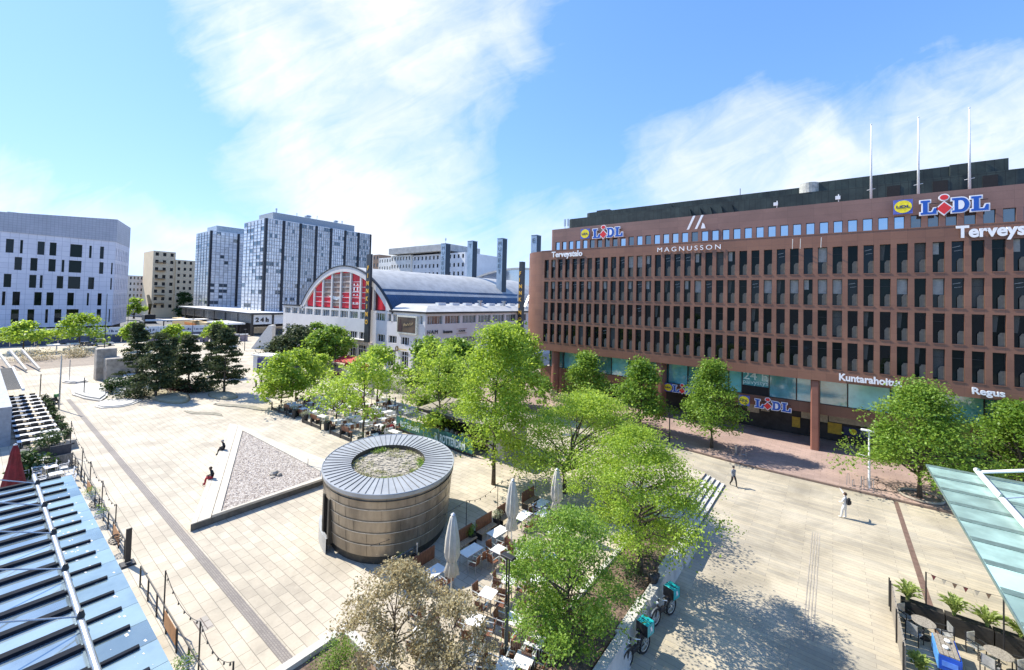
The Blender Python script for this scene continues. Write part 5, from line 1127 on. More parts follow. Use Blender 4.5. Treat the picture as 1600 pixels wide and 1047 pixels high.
TSQ = MB(); TSQ.box(-.36, .36, -.36, .36, .715, .74); TSQ = TSQ.mesh('table_top', M_ttop); TLS = [MB().box(sx*.31-.02, sx*.31+.02, sx*.31-.02, sx*.31+.02, 0, .714).mesh('leg', M_alu) for sx in (-1, 1)]+[MB().box(sx*.31-.02, sx*.31+.02, -sx*.31-.02, -sx*.31+.02, 0, .714).mesh('leg', M_alu) for sx in (-1, 1)]
def table(x, y, rz, label, group, sq=False, z=0):
    t = thing('table', label, 'table', (x, y, z), rz, group); ob('table_top', TSQ if sq else TT, t)
    if not sq: ob('apron', TF, t)
    for l in (TLS if sq else TL): ob('leg', l, t)
    return t
GT = 'white tables of the near terrace'; GC = 'brown slatted chairs of the near terrace'
near = [(845, 786, 0, 1, 'farthest bench table of the near terrace'), (817, 805, 0, 1, 'bench table right behind the farther closed parasol'), (778, 830, 0, 1, 'bench table to the left of the farther closed parasol'),
        (736, 859, 0, 1, 'bench table between the two closed parasols'), (677, 893, 0, 1, 'bench table left of the nearest closed parasol'), (780, 858, 1, 0, 'square table at the foot of the farther closed parasol'),
        (812, 872, 0, 0, 'table at the head of the tall lamp post'), (835, 854, 0, 0, 'table right of the farther closed parasol'), (871, 829, 0, 0, 'table at the foot of the third parasol by the big tree'),
        (763, 926, 1, 0, 'table with a dark bag on its chair, between the nearest parasol and the lamp post'), (804, 967, 1, 0, 'half shaded table just right of the lamp post'), (733, 1024, 1, 0, 'table half hidden by the blossoming tree'), (818, 1031, 1, 0, 'table nearest the camera beside the foot of the lamp post'),
        (660, 985, 1, 0, 'table under the blossoming tree where two guests sit'), (850, 800, 0, 0, 'table under the edge of the big spreading tree'),
        (795, 905, 1, 0, 'small table left of the lamp post head'), (842, 905, 1, 0, 'small table right of the lamp post under the leaves'), (860, 870, 1, 0, 'small table by the third parasol pole'), (742, 968, 1, 0, 'small table left of the lamp post foot'), (836, 1000, 1, 0, 'small table between lamp post and nearest green tree'), (790, 1040, 1, 0, 'small table at the bottom edge left of the lamp post')]
rc = random.Random(12)
for u, v, sq, bench, nm in near:
    p = G(u, v, .74); rz = rc.uniform(-.06, .06)+(.25 if sq and v > 900 else 0); table(p.x, p.y, rz, nm, GT, sq)
    lab = 'brown chair at the '+nm.split(',')[0]
    spots = [(.66, -.33, -PI/2), (.66, .33, -PI/2)] if not sq else [(.62, 0, -PI/2), (0, -.66, PI)]
    if not bench: spots += [(-.66, -.33, PI/2), (-.66, .33, PI/2)] if not sq else [(-.62, 0, PI/2), (0, .66, 0)]
    for i, (ax, ay, ar) in enumerate(spots):
        if rc.random() < .12: continue
        c_, s_ = math.cos(rz), math.sin(rz); chair(p.x+ax*c_-ay*s_+rc.uniform(-.08, .08), p.y+ax*s_+ay*c_+rc.uniform(-.08, .08), ar+rz+rc.uniform(-.25, .25), lab[:110], GC)
# high-backed wooden bench partitions
for i, (u, v, lb) in enumerate(((660, 878, 'behind the glass screen'), (723, 841, 'behind the nearest closed parasol'), (754, 820, 'curved-topped, in the pavilion shade'), (785, 800, 'left of the farther closed parasol'), (828, 779, 'farthest along the terrace edge'))):
    p = G(u, v, .5); t = thing('bench', 'brown wooden high-backed bench '+lb, 'bench', (-17.25, p.y, 0), 0, 'wooden benches along the terrace edge'); o = MB(); o.box(0, .07, -.75, .75, .42, 1.12, bev=.02)
    part('backrest', o, M_wood, t); o = MB(); 
    for k in range(5): o.box(.09+k*.09, .165+k*.09, -.75, .75, .40, .44)
    part('seat', o, M_woodl, t)
    for sy in (-.7, .65): o = MB(); o.box(0, .5, sy, sy+.05, 0, .40); part('leg', o, M_dark, t)
# planters between them
def pot(x, y, h, r, m, lb, lm, pn=500, ph=.5, z=0, group=None, sz=.07, square=False, cat='planter'):
    t = thing('planter', lb, cat, (x, y, z), group=group); o = MB()
    if square: o.box(-r, r, -r, r, 0, h, bev=.02)
    else: o.lathe([(r*.8, 0), (r, h), (r*.9, h), (r*.88, h-.05)], n=14)
    part('pot', o, m, t); me, cs = crown_mesh('round', r*1.25, h-.02, h+ph, pn, sz, lm, int(abs(x*31+y*17)*10) % 9999, 14, .5, .35); ob('plant', me, t); return t
for u, v, lb in ((640, 905, 'behind the glass screen end'), (776, 812, 'between two benches by the farther parasol'), (737, 836, 'in the pavilion shade behind the nearest parasol'), (812, 797, 'beside the farthest bench')):
    p = G(u, v, .3); pot(-17.1, p.y-.2, .6, .27, M_dark, 'black planter with white flowers '+lb, L_blos if u in (640, 776, 812) else L_green, 420, .35, group='black planters of the near terrace')
p = G(632, 872, .9); pot(p.x, p.y, .55, .28, M_dark, 'ball-shaped box bush by the glass screen, in front of the pavilion', L_green, 1500, .6, sz=.05)
for u0, v0, lb in ((655, 905, 'glass wind screen at the near end of the terrace'),):
    t = thing('glass_screen', lb, 'screen', (-17.35, 13.2, 0)); o = MB(); o.box(-.01, .01, 0, 1.6, .1, 1.55); part('pane', o, glassmat('clear screen glass', (.10, .12, .12), .12, .03, alpha=.7), t)
    for y in (0, 1.6): o = MB(); o.box(-.025, .025, y-.025, y+.025, 0, 1.65); part('post', o, M_alu, t)
# closed parasols
def parasol(x, y, h, m, lb, r=.34, group=None, z=0, base=True):
    t = thing('closed_parasol', lb, 'parasol', (x, y, z), rc.random()*3, group); zb = h*.36; L_ = h-zb
    prof = [(r*.55, zb), (r*.95, zb+L_*.03), (r*.55, zb+L_*.22), (r*.62, zb+L_*.25), (r*.95, zb+L_*.36), (r*.85, zb+L_*.6), (r*.62, zb+L_*.8), (r*.35, zb+L_*.97), (r*.1, h)]
    o = MB(); o.lathe(prof, n=40, fold=.16, nf=8); part('folded_canopy', o, m, t, smooth=True); o = MB(); o.tube([(0, 0, 0), (0, 0, h+.06)], .035, 8); part('pole', o, M_alu, t); o = MB(); o.lathe([(.08, h-.02), (.12, h+.03), (.05, h+.1)], n=10); part('cap', o, M_alu, t)
    o = MB(); o.tube([(r*.6*math.cos(2*PI*i/16), r*.6*math.sin(2*PI*i/16), zb+L_*.235) for i in range(17)], .02, 5); part('strap', o, m, t)
    if base: o = MB(); o.box(-.35, .35, -.35, .35, .0, .09, bev=.02); part('base', o, M_concd, t)
    return t
GB = 'closed beige parasols'
parasol(-14.2, 14.25, 4.35, M_canvas, 'nearest closed beige parasol, in front of the pavilion', .36, GB)
parasol(-14.45, 19.2, 4.3, M_canvas, 'second nearest closed beige parasol, right of the pavilion', .36, GB)
parasol(-13.7, 22.8, 4.0, M_canvas, 'closed beige parasol half hidden by the big spreading tree', .36, GB)
for u, v, tv, lb in ((603, 640, 572, 'closed beige parasol of the far terrace beside a standing guest'), (542, 618, 580, 'leftmost closed beige parasol of the far terrace'), (580, 640, 578, 'closed beige parasol behind the thin tree of the far terrace')):
    p = G(u, v); parasol(p.x, p.y, HT(u, tv, p), M_canvas, lb, .42, GB)
# thin light poles and tall lamp
def festoon(pts, lb, sag=.35, n=10, bulbs=True, m=None, group=None):
    t = thing('string_lights', lb, 'string lights', pts[0], group=group); o = Vector(pts[0])
    w = MB(); bl = MB(); P = []
    for a, b in zip(pts, pts[1:]):
        a, b = Vector(a)-o, Vector(b)-o
        seg = [a+(b-a)*(i/n)-Vector((0, 0, sag*4*(i/n)*(1-i/n))) for i in range(n+1)]; P += seg if not P else seg[1:]
        for p in seg[1:-1:2]: bl.lathe([(.0, -.13), (.035, -.10), (.03, -.04), (.015, 0)], tuple(p), 6)
    w.tube(P, .012, 4); part('cable', w, M_dark, t)
    if bulbs: part('bulbs', bl, mat('bulb', (.12, .11, .09), .2), t, kind='stuff')
    return t
posts = []
for u, vb, h_, lb in ((777, 800, 2.3, 'thin dark pole between the pavilion and the farther parasol'), (728, 832, 2.3, 'thin dark pole at the dark shade edge beside the pavilion'), (837, 766, 3.2, 'thin dark pole at the farthest bench')):
    p = G(u, vb); h_ = HT(u, {777: 755, 728: 782, 837: 715}[u], p); o = MB(); o.tube([(0, 0, 0), (0, 0, h_)], .022, 6); solo('light_pole', o, M_dark, lb, 'pole', 'thin poles carrying string lights', (p.x, p.y, 0)); posts.append(Vector((p.x, p.y, h_)))
festoon([posts[1], Vector((-19.2, 13.2, 1.5))], 'sagging string of bulbs from the thin pole across the pavilion wall', .25, 12)
festoon([posts[2], posts[0], posts[1]], 'string of bulbs between the thin poles beside the pavilion', .35, 12)
t = thing('lamp_post', 'tall grey-green twin lamp post standing on the near terrace', 'lamp post', (-10.32, 13.53, 0)); mg = mat('grey green paint', (.07, .085, .075), .5)
o = MB(); o.tube([(0, 0, 0), (0, 0, 2.35)], .085, 12); part('lower_shaft', o, mg, t)
for s_ in (-.06, .06): o = MB(); o.tube([(s_, 0, 2.35), (s_, 0, 4.25)], .035, 8); part('upper_tube', o, M_dark, t)
o = MB(); o.box(-.3, .3, -.13, .13, 4.25, 4.33, bev=.02); part('lamp_head', o, M_dark, t)
# ---------------------------------------------------------------- near planter with the blossoming tree
t = thing('stone_planter', 'white-edged stone planter holding the blossoming tree', 'planter', (-16.6, 8.6, 0)); o = MB()
o.box(0, .35, -2.6, 1.75, 0, .5); o.box(.351, 8.2, -.35+.0, .0, 0, .5) if False else None; o.box(.352, 7.6, 1.4, 1.75, 0, .5); o.box(7.25, 7.6, -2.6, 1.398, 0, .5); part('walls', o, M_conc, t); o = MB(); o.box(.351, 7.249, -2.6, 1.398, 0, .3); part('soil', o, M_soil, t)
m = MB(); m.box(-16.98, -16.82, 6.2, 9.0, .002, .03); m.box(-16.75, -16.62, 6.2, 8.5, .002, .5) if False else None; struct('yellow_edge_strip', m, mat('yellow paint', (.75, .60, .10), .6))
CT1 = G(618, 960, 2.4); CT2 = G(705, 995, 2.0)
tree('blossom_tree', 'bronze-leaved blossoming tree in the stone planter at the bottom edge', Vector((CT1.x, CT1.y, .3)), 4.2, 1.75, 1.0, kind='open', lm=L_crab, nleaf=7500, s=.085, seed=81, nc=110, tr=.06, spread=.12, nl=26)
tree('blossom_tree', 'second bronze-leaved blossoming tree, nearer the lamp post at the bottom edge', Vector((CT2.x, CT2.y, .3)), 3.4, 1.5, .7, kind='open', lm=L_crab, nleaf=4500, s=.085, seed=82, nc=80, tr=.05, spread=.12, nl=22)
shrub('shrub', 'dense green bush in the stone planter, below the blossoming tree', (-15.1, 9.0, .3), .75, .9, L_green, 2600, .06, 83)
shrub('shrub', 'smaller yellow-green bush in the stone planter beside the wall', (-13.6, 8.6, .3), .6, .75, L_lime, 1800, .06, 84)
shrub('shrub', 'green bush at the foot of the lamp post', (-9.5, 10.9, .0), .6, .7, L_green, 1600, .06, 85)
# ---------------------------------------------------------------- planter bed + white stepped wall by the lower plaza
t = thing('retaining_wall', 'white cast stone retaining wall of slanted blocks beside the delivery bicycles', 'wall', (-7.2, 12, LO))
y = 12.0; k = 0
while y < 28.2:
    L_ = 2.75; o = MB(); sh = .12 if k % 2 else -.02; zt = 1.05+.04*(k % 2)
    o.extr([(0, 0), (.62, 0), (.42, zt), (0, zt)], (-.22+sh, y-12, 0), (1, 0, 0), (0, 0, 1), (0, min(L_, 28.3-y)-.05, 0)); part('wall_block', o, M_conc, t); y += L_; k += 1
m = MB(); m.box(-9.6, -7.43, 11, 28.3, -.1, .30); struct('planting_bed_soil', m, M_soil)
o = MB(); o.box(-.12, .12, 0, 17.3, 0, .42); solo('bed_edging', o, M_conc, 'low concrete edging between the near terrace and the tree bed', 'edging', loc=(-9.73, 11, 0))
o = MB(); o.box(0, 2.6, 0, .3, 0, 1.1); solo('end_wall', o, M_conc, 'short end wall of the tree bed by the steps', 'wall', loc=(-9.7, 28.36, LO))
for i, (x, y, r, h_, lm) in enumerate(((-8.6, 17.3, .8, .8, L_deep), (-8.4, 19.5, .7, .7, L_green), (-8.5, 21.2, .8, .9, L_deep), (-8.5, 23.4, .8, .8, L_deep), (-8.5, 25.8, .8, .9, L_deep), (-8.7, 15.2, .7, .6, L_green), (-8.6, 12.6, .8, .7, L_lime))):
    shrub('shrub', ('dark' if lm is L_deep else 'green')+' ground bush number-less in the tree bed'.replace(' number-less', '')+[', beside the two trunks', ' next to the farther bicycle', ' behind the farther bicycle', ' under the broad tree', ' near the steps', ' by the nearer bicycle', ' at the bottom picture edge'][i], (x, y, .28), r, h_, lm, 900, .08, 90+i, 'bushes in the tree bed')
# ---------------------------------------------------------------- green banner terrace and kiosk
M_ban = mat('green banner', (.035, .16, .13), .5, var=.06); t = thing('banner_screen', 'glass terrace screen with a green Rotterdam banner', 'banner', (-38, 28.95, 0))
n = 5; bw = 2.35
for i in range(n):
    o = MB(); y0, y1 = -.045*i*bw*.55, -.045*(i+1)*bw*.55; p0, p1 = (i*bw, y0), ((i+1)*bw-.06, y1)
    o.quad((*p0, .25), (*p1, .25), (*p1, 1.55), (*p0, 1.55)); o.quad((p1[0], p1[1]+.03, .25), (p0[0], p0[1]+.03, .25), (p0[0], p0[1]+.03, 1.55), (p1[0], p1[1]+.03, 1.55)); o.quad((*p0, 1.55), (*p1, 1.55), (p1[0], p1[1]+.03, 1.55), (p0[0], p0[1]+.03, 1.55)); part('banner_panel', o, M_ban, t); o = MB(); o.box(p0[0]-.04, p0[0]-.005, p0[1]-.02, p0[1]+.05, 0, 1.75); part('post', o, M_alu, t)
    o = MB(); o.box(p0[0], p1[0], y0-.06, y0+.05, 0, .22); part('foot_rail', o, M_dark, t)
bl = mat('pale banner letters', (.62, .72, .66), .5)
ob('banner_text', textmesh('ROTTERDAM', bl, .02, .03, 3.5, .78), t, (7.5, -.48, .50), (0, 0, -.025)); ob('banner_text', textmesh('ROTTERDAM', bl, .02, .03, 3.2, .6), t, (.9, -.15, .62), (0, 0, -.025)); ob('banner_text', textmesh('R', bl, .02, .03, .5, .75), t, (6.7, -.42, .5), (0, 0, -.025))
t = thing('kiosk', 'grey-roofed outdoor bar kiosk behind the green banner', 'kiosk', (-34, 29.6, 0)); o = MB(); o.extr([(-.7, 2.95), (4.3, 3.25), (4.3, 3.40), (-.7, 3.10)], (-.4, 0, 0), (0, 1, 0), (0, 0, 1), (12.0, 0, 0)); part('roof', o, mat('brown grey roofing', (.30, .26, .21), .8, var=.06, scale=.6), t)
o = MB(); o.box(0, 10.6, 3.4, 3.6, 0, 3.1); o.box(0, .2, .2, 3.4, 0, 2.95); o.box(8.7, 10.6, .15, 3.4, 0, 2.95); part('walls', o, mat('grey kiosk panel', (.33, .32, .28), .7), t); o = MB(); o.box(.2, 8.7, 1.2, 1.3, 0, 2.9); part('dark_interior', o, M_black, t)
o = MB(); o.box(.2, 8.7, .3, .8, .9, 1.1); part('counter', o, M_woodl, t)
o = MB(); o.box(-.4, 11.6, -.80, -.72, 2.80, 3.08); part('fascia', o, M_dark, t)
for i in range(6): o = MB(); o.lathe([(.18, 0), (.25, .15), (.12, .4)], n=8); p = (3.2+i*.75, .05, 1.1); part('bar_item', o, (M_white, M_concd, M_wood)[i % 3], t, p)
tt = thing('wooden_crate_bench', 'low grey stone bench in the kiosk shade', 'bench', (-20.6, 31.4, 0)); o = MB(); o.box(0, 3.0, 0, .6, 0, .5, bev=.03); part('block', o, M_concd, tt, rot=(0, 0, .5))
# ---------------------------------------------------------------- far terrace
t = thing('terrace_fence', 'low dark fence with posts along the far terrace', 'fence', (-56, 23.55, 0))
for i in range(10): o = MB(); o.box(i*2-.06, i*2+.06, -.06, .06, 0, .95); part('post', o, M_dark, t)
for i in range(9):
    if i in (3, 6): continue
    o = MB(); o.box(i*2+.1, i*2+1.9, -.03, .03, .08, .35); part('panel', o, M_dark, t)
GPf = 'tall black planters of the far terrace'
for i, (u, v, lb) in enumerate(((460, 652, 'first from the left corner'), (477, 660, 'second from the left corner'), (510, 672, 'beside the crooked small tree'), (563, 698, 'at the foot of the thin tree by the pavilion'))):
    p = G(u, v); pot(p.x, p.y, .9, .32, M_dark, 'tall black planter '+lb, L_blos, 350, .4, group=GPf)
p = G(600, 690); pot(p.x, p.y, .5, .25, M_dark, 'ball-shaped bush standing behind the pavilion rim', L_deep, 900, 1.1, sz=.08)
rt = random.Random(21); GT2 = 'white tables of the far terrace'; GC2 = 'chairs of the far terrace'; trees_ = [(-34.9, 31.9), (-38, 24.9), (-45.2, 26.0), (-55.8, 24.6), (-48.8, 33.9)]
for iy in range(5):
    for ix in range(9):
        x = -56+ix*2.45+rt.uniform(-.3, .3)+iy*.4; y = 25.2+iy*2.0+rt.uniform(-.2, .2)
        if any(math.hypot(x-a, y-b) < 1.1 for a, b in trees_) or (y > 31 and x > -41) or y > 28.0 and x > -38.2: continue
        zone = ('left part' if x < -50 else 'middle part' if x < -43 else 'right part'); row = ('front row', 'second row', 'third row', 'fourth row', 'back row')[iy]
        table(x, y, rt.uniform(-.1, .1)+(PI/2 if rt.random() < .3 else 0), 'white table of the far terrace, %s, %s' % (zone, row), GT2, sq=rt.random() < .5)
        w_ = rt.random() < .62
        for a in (-1, 1):
            for b in ((-.3, .3) if rt.random() < .6 else (0,)):
                chair(x+a*.75, y+b, a*-PI/2+rt.uniform(-.3, .3), ('white' if w_ else 'brown')+' chair at the far terrace tables, %s, %s' % (zone, row), GC2, simple=SCW if w_ else SCB)
for i in range(5):
    p = Vector((-53.5+i*3.3, 24.2, 0)); t = thing('bench', 'brown bench along the far terrace fence, '+['leftmost', 'second from left', 'middle', 'second from right', 'rightmost'][i], 'bench', p, 0, 'benches of the far terrace'); o = MB(); o.box(-.7, .7, 0, .06, .5, .95); part('backrest', o, M_wood, t); o = MB(); o.box(-.7, .7, .08, .5, .4, .45); part('seat', o, M_wood, t)
    for s_ in (-.65, .6): o = MB(); o.box(s_, s_+.05, .0, .5, 0, .398); part('leg', o, M_dark, t)
# flowering hedge + low white wall behind the far terrace
t = thing('low_wall', 'long low white wall behind the far terrace', 'wall', (-62, 35.9, 0)); o = MB(); o.bar((0, 0, .35), (24, -1.6, .35), .4, .7); part('wall', o, M_conc, t)
for i, (u, v, r, h_, lm, lb) in enumerate(((640, 622, 1.5, 2.2, L_blos, 'white-flowering bush left of the kiosk trees'), (622, 612, 1.4, 2.2, L_blos, 'white-flowering bush behind the closed parasols'), (655, 600, 1.6, 2.4, L_blos, 'white-flowering bush below the cinema poster'), (545, 590, 1.5, 1.6, L_blos, 'pale flowering bush beside the red kiosk awning'), (525, 594, 1.4, 1.3, L_purp, 'low bronze bush in front of the red awning'), (745, 545, 2.6, 4.6, L_blos, 'white-flowering small tree by the cinema side wall'), (835, 600, 1.2, 1.5, L_deep, 'dark green bush at the granite pier'), (600, 606, 1.4, 2.4, L_lime, 'yellow-green bush in front of the cinema doors'), (665, 640, 1.1, 1.6, L_green, 'green bush at the kiosk corner'))):
    p = G(u, v); p.z = 0; 
    if u == 745: p = Vector((-50, 50, 0))
    shrub('flowering_bush', lb, p, r, h_, lm, 2600, .17, 120+i, cat='bush')
for i, (u, v) in enumerate(((870, 575), (885, 577), (900, 580), (842, 590))):
    p = PY(u, v, 53.0); p = Vector((p.x, 52.3, hpv(p.x))); shrub('flowering_bush', 'pale flowering bush at the shop windows by the rounded corner, '+['left', 'middle', 'right', 'near the round pier'][i], p, .9, 1.1, L_blos, 900, .14, 140+i, cat='bush')
# ---------------------------------------------------------------- left restaurant strip (in front of the shopping centre)
GL = 'white plank tables of the left restaurant'
for i in range(11):
    x = -58-i*2.35; lb = ['nearest row', 'second row', 'third row', 'fourth row', 'fifth row', 'sixth row', 'seventh row', 'eighth row', 'ninth row', 'tenth row', 'farthest row'][i]
    t = thing('table', 'long white plank table of the left restaurant, '+lb, 'table', (x, 4.3, 0), 0, GL); o = MB(); o.box(-.4, .4, -1.4, 1.4, .70, .75); part('table_top', o, M_ttop, t)
    for sy in (-1.2, 1.2): o = MB(); o.box(-.35, .35, sy-.04, sy+.04, 0, .70); part('leg', o, M_dark, t)
    for a in (-1, 1):
        for b in (-.9, 0, .9): chair(x+a*.68, 4.3+b, a*-PI/2, 'black chair at the long plank tables, '+lb, 'black chairs of the left restaurant', simple=SCD)
t = thing('bush_planter', 'dark green bushy planter at the end of the plank tables', 'planter', (-55.6, 4.6, 0)); o = MB(); o.box(-.5, .5, -1.6, 1.6, 0, .5); part('pot', o, M_dark, t); me, cs = crown_mesh('round', 1.0, .4, 1.5, 1500, .14, L_deep, 77, 26, .5, .4); ob('plant', me, t)
for i in range(8):
    x = -59-i*3.0; t = pot(x, 6.1, .5, .3, M_dark, 'dark planter along the restaurant edge, '+['nearest', 'second', 'third', 'fourth', 'fifth', 'sixth', 'seventh', 'farthest'][i]+' of the row', L_deep, 400, .5, group='planters along the left restaurant', sz=.12)
t = parasol(-46.2, 2.25, 3.35, M_red, 'closed dark red parasol beside the left glass canopy', .3)
o = MB(); o.lathe([(.56, .35), (.60, .4), (.46, 1.2), (.31, 2.1), (.17, 2.9), (.07, 3.36)], n=40, fold=.10, nf=8); part('folded_cloth', o, M_red, t, smooth=True)
t = thing('sign_board', 'black menu board on two legs beyond the left glass canopy', 'board', (-50.4, 4.9, 0)); o = MB(); o.box(-.03, .03, -.6, .6, .7, 1.7); part('board', o, mat('dark board', (.03, .035, .045), .6, scale=4, col2=(.06, .06, .07)), t)
for s_ in (-.55, .5): o = MB(); o.box(-.03, .03, s_, s_+.05, 0, .7); part('leg', o, M_dark, t)
o = MB(); o.prism([(-.5, -.5), (.5, -.5), (.5, .5), (-.5, .5)], 0, .75, 0, [(-.3, -.3), (.3, -.3), (.3, .3), (-.3, .3)]); solo('concrete_block', o, M_concd, 'tapered concrete base block next to the black menu board', 'block', loc=(-55.5, 6.0, 0))
# railing with posts, boards and festoon along y=5.7
t = thing('terrace_railing', 'black metal railing of the left terrace with wooden boards', 'railing', (-50, 5.55, 0))
def railseg(x0, x1, boards=()):
    o = MB(); o.tube([(x0+50, 0, 1.0), (x1+50, 0, 1.0)], .025, 6); o.tube([(x0+50, 0, .25), (x1+50, 0, .25)], .02, 6); part('rail', o, M_dark, t)
    x = x0
    while x <= x1+.01: o = MB(); o.box(x+50-.03, x+50+.03, -.03, .03, 0, 1.02); part('rail_post', o, M_dark, t); x += 1.5
    for b in boards: o = MB(); o.box(b+50, b+51.6, -.05, -.035, .3, .95); part('wood_board', o, mat('orange brown board', (.42, .20, .08), .6, var=.1), t)
railseg(-50, -30.5, (-42.3, -33.2)); railseg(-27, -14, (-22.6,))
o = MB(); o.box(0, .08, -1.6, 0, .05, 1.0); part('end_board', o, M_woodg, t)
fp = [(-52.9, 5.7, 3.0), (-45.2, 5.55, 2.5), (-42.0, 5.6, 2.3), (-37.5, 5.6, 2.2), (-33.6, 5.65, 1.9), (-23.24, 5.63, 2.3), (-19.28, 5.82, 1.9), (-16.2, 5.9, 2.0)]
for i, (x, y, h_) in enumerate(fp):
    o = MB(); o.tube([(0, 0, 0), (0, 0, h_)], .03, 6); solo('light_pole', o, M_dark, 'thin dark pole of the left terrace, '+['farthest', 'second farthest', 'third farthest', 'beside the far wooden board', 'beside the narrow dark sign', 'alone on the paving right of the canopy', 'beside the cast cover in the paving', 'at the bottom edge'][i], 'pole', 'poles along the left terrace', (x, y, 0))
festoon([Vector((x, y, h_)) for x, y, h_ in fp[:5]], 'string of bulbs along the far poles of the left terrace', .4)
festoon([Vector((x, y, h_)) for x, y, h_ in fp[5:]], 'string of bulbs sagging between the two nearest poles on the paving', .5, 12)
t = thing('narrow_sign', 'narrow dark standing sign at the left terrace railing', 'sign', (-29.7, 5.55, 0)); o = MB(); o.box(-.04, .04, -.12, .12, .15, 1.9); part('board', o, M_dark, t); o = MB(); o.box(-.3, .3, -.3, .3, 0, .1, bev=.02); part('foot', o, M_dark, t)
for i, x in enumerate((-47.8, -39.6, -37.9, -36.0, -31.6, -19.0)):
    t = thing('round_lantern', 'round wicker hanging basket on the left terrace railing, '+['farthest', 'second', 'third', 'fourth', 'beside the narrow sign', 'nearest the camera'][i], 'basket', (x, 5.35, .72), 0, 'wicker baskets on the railing'); o = MB()
    for k in range(7): r = .30*math.sin(PI*(k+.7)/7.6); o.tube([(r*math.cos(2*PI*j/14), r*math.sin(2*PI*j/14), -.28+.085*k) for j in range(15)], .018, 4)
    part('rings', o, M_alu if i % 2 else M_dark, t)
    if i in (1, 3, 5): me, cs = crown_mesh('round', .35, 0, .45, 260, .07, L_green, 300+i, 8, .5, .4); ob('plant', me, t)
for i, (x, y) in enumerate(((-49, 3.6), (-48.2, 4.2), (-51.5, 3.4), (-46.2, 4.3), (-44.5, 4.2), (-43, 3.6))):
    t = table(x, y, rc.random(), ['white-grey table behind the dark red parasol', 'small table below the menu board', 'table beside the big dark plant', 'pink-topped table at the canopy corner', 'blue-topped table at the canopy corner', 'table just under the canopy edge'][i], 'tables by the red parasol', sq=True)
    for a in (-1, 1): chair(x, y+a*.7, PI if a < 0 else 0, 'pale chair by the '+['table behind the dark red parasol', 'small table below the menu board', 'table beside the big dark plant', 'pink-topped table', 'blue-topped table', 'table under the canopy edge'][i], 'chairs by the red parasol', parts=CHW)
shrub('potted_palm', 'dark spiky plant between the red parasol and the menu board', (-49.6, 3.4, 0), 1.1, 1.5, L_deep, 900, .3, 150)
# facade of the shopping centre running away at the left, louvred awning, sloping rails
t = thing('shopping_centre_wing', 'grey and dark glass wing of the shopping centre at the left picture edge', 'building', (-60, 2.6, 0)); o = MB(); o.box(-52, 0, -10, 0, 0, 3.6); part('wall', o, mat('grey wall cladding', (.30, .32, .35), .7, var=.08), t)
for i in range(9): o = MB(); o.box(-50+i*5.4, -46+i*5.4, .0, .06, .3, 3.2); part('window', o, M_darkglass, t)
t = thing('louvred_awning', 'dark louvred awning with a pale edge above the far plank tables', 'awning', (-90, 1.0, 3.5))
o = MB(); o.box(0, 20, 2.65, 2.85, -.15, .1); part('edge', o, M_whitem, t)
for i in range(28): o = MB(); o.box(i*.7, i*.7+.35, -1, 2.64, -.05, .0); part('louvre', o, M_dark, t)
t = thing('stair_parapet', 'white sloping parapets of the stair at the far left', 'parapet', (-118, 3.2, 0))
for k in range(3): o = MB(); o.bar((-6, k*1.5, 2.6), (8, k*1.5+1.4, .4), .25, .35); part('rail', o, M_conc, t)
# ---------------------------------------------------------------- glass canopies
M_cang = glassmat('blue sky-reflecting canopy glass', (.27, .34, .37), .29, .03, alpha=.16, tint=(.92, .97, 1.0))
M_canf = glassmat('pale fritted canopy glass edge', (.27, .35, .35), .22, .06, alpha=.22, tint=(.92, .98, 1.0))
M_cgreen = glassmat('pale green fritted glass', (.50, .72, .63), .05, .25, frost=.30)
zc = 5.5; a0 = G(112, 743, zc); b0 = G(67, 795, zc); yE = a0.y; yB = b0.y; xE = a0.x
t = thing('glass_canopy', 'large blue reflecting glass canopy with dark ribs at the left edge', 'canopy', (xE, yE, zc)); rk = random.Random(8)
W0 = yE-(-7.0); xr = -4.0-xE; nr = 24; st = 1.03
for i in range(nr):
    x = i*st; 
    if x > xr: break
    o = MB(); o.box(x+.01, x+st-.012, -W0, yB-yE-.02, 0, .03); part('glass_pane', o, M_cang, t); o = MB(); o.box(x+.01, x+st-.012, yB-yE+.02, 0, 0, .03); part('edge_pane', o, M_canf, t)
    o = MB(); o.box(x-.10, x+.10, -W0, yB-yE-.1, .031, .13); o.box(x-.055, x+.055, yB-yE-.1, -.36, .031, .10); part('rib', o, mat('navy steel rib', (.008, .012, .02), .85, spec=.2), t)
o = MB(); o.tube([(-.6, yB-yE, .22), (xr+3, yB-yE, .22)], .075, 12); part('tube_beam', o, M_steel, t)
for i in range(1, nr, 3):
    x = i*st; o = MB(); o.tube([(x, yB-yE, .3), (x-.4, yB-yE-9, 4.4)], .022, 6); part('tie_rod', o, M_steel, t); o = MB(); o.lathe([(.07, 0), (.09, .1), (.05, .26)], (x, yB-yE, .2), 8); part('rod_bracket', o, M_dark, t)
o = MB(); rk2 = random.Random(3)
for i in range(110): x = rk2.uniform(1, xr); y = rk2.uniform(-1.1, -.15); w_ = rk2.uniform(.02, .13); o.quad((x, y, .034), (x+w_, y+.02, .034), (x+w_*.9, y+w_*.7, .034), (x-.02, y+w_*.5, .034))
part('bird_dirt', o, mat('dried dirt', (.62, .62, .60), .9), t, kind='stuff')
for i in range(4):
    o = MB(); o.tube([(2+i*6.5, -4.5, -zc), (2+i*6.5, -4.5, -.3)], .14, 12); part('column', o, M_steel, t)
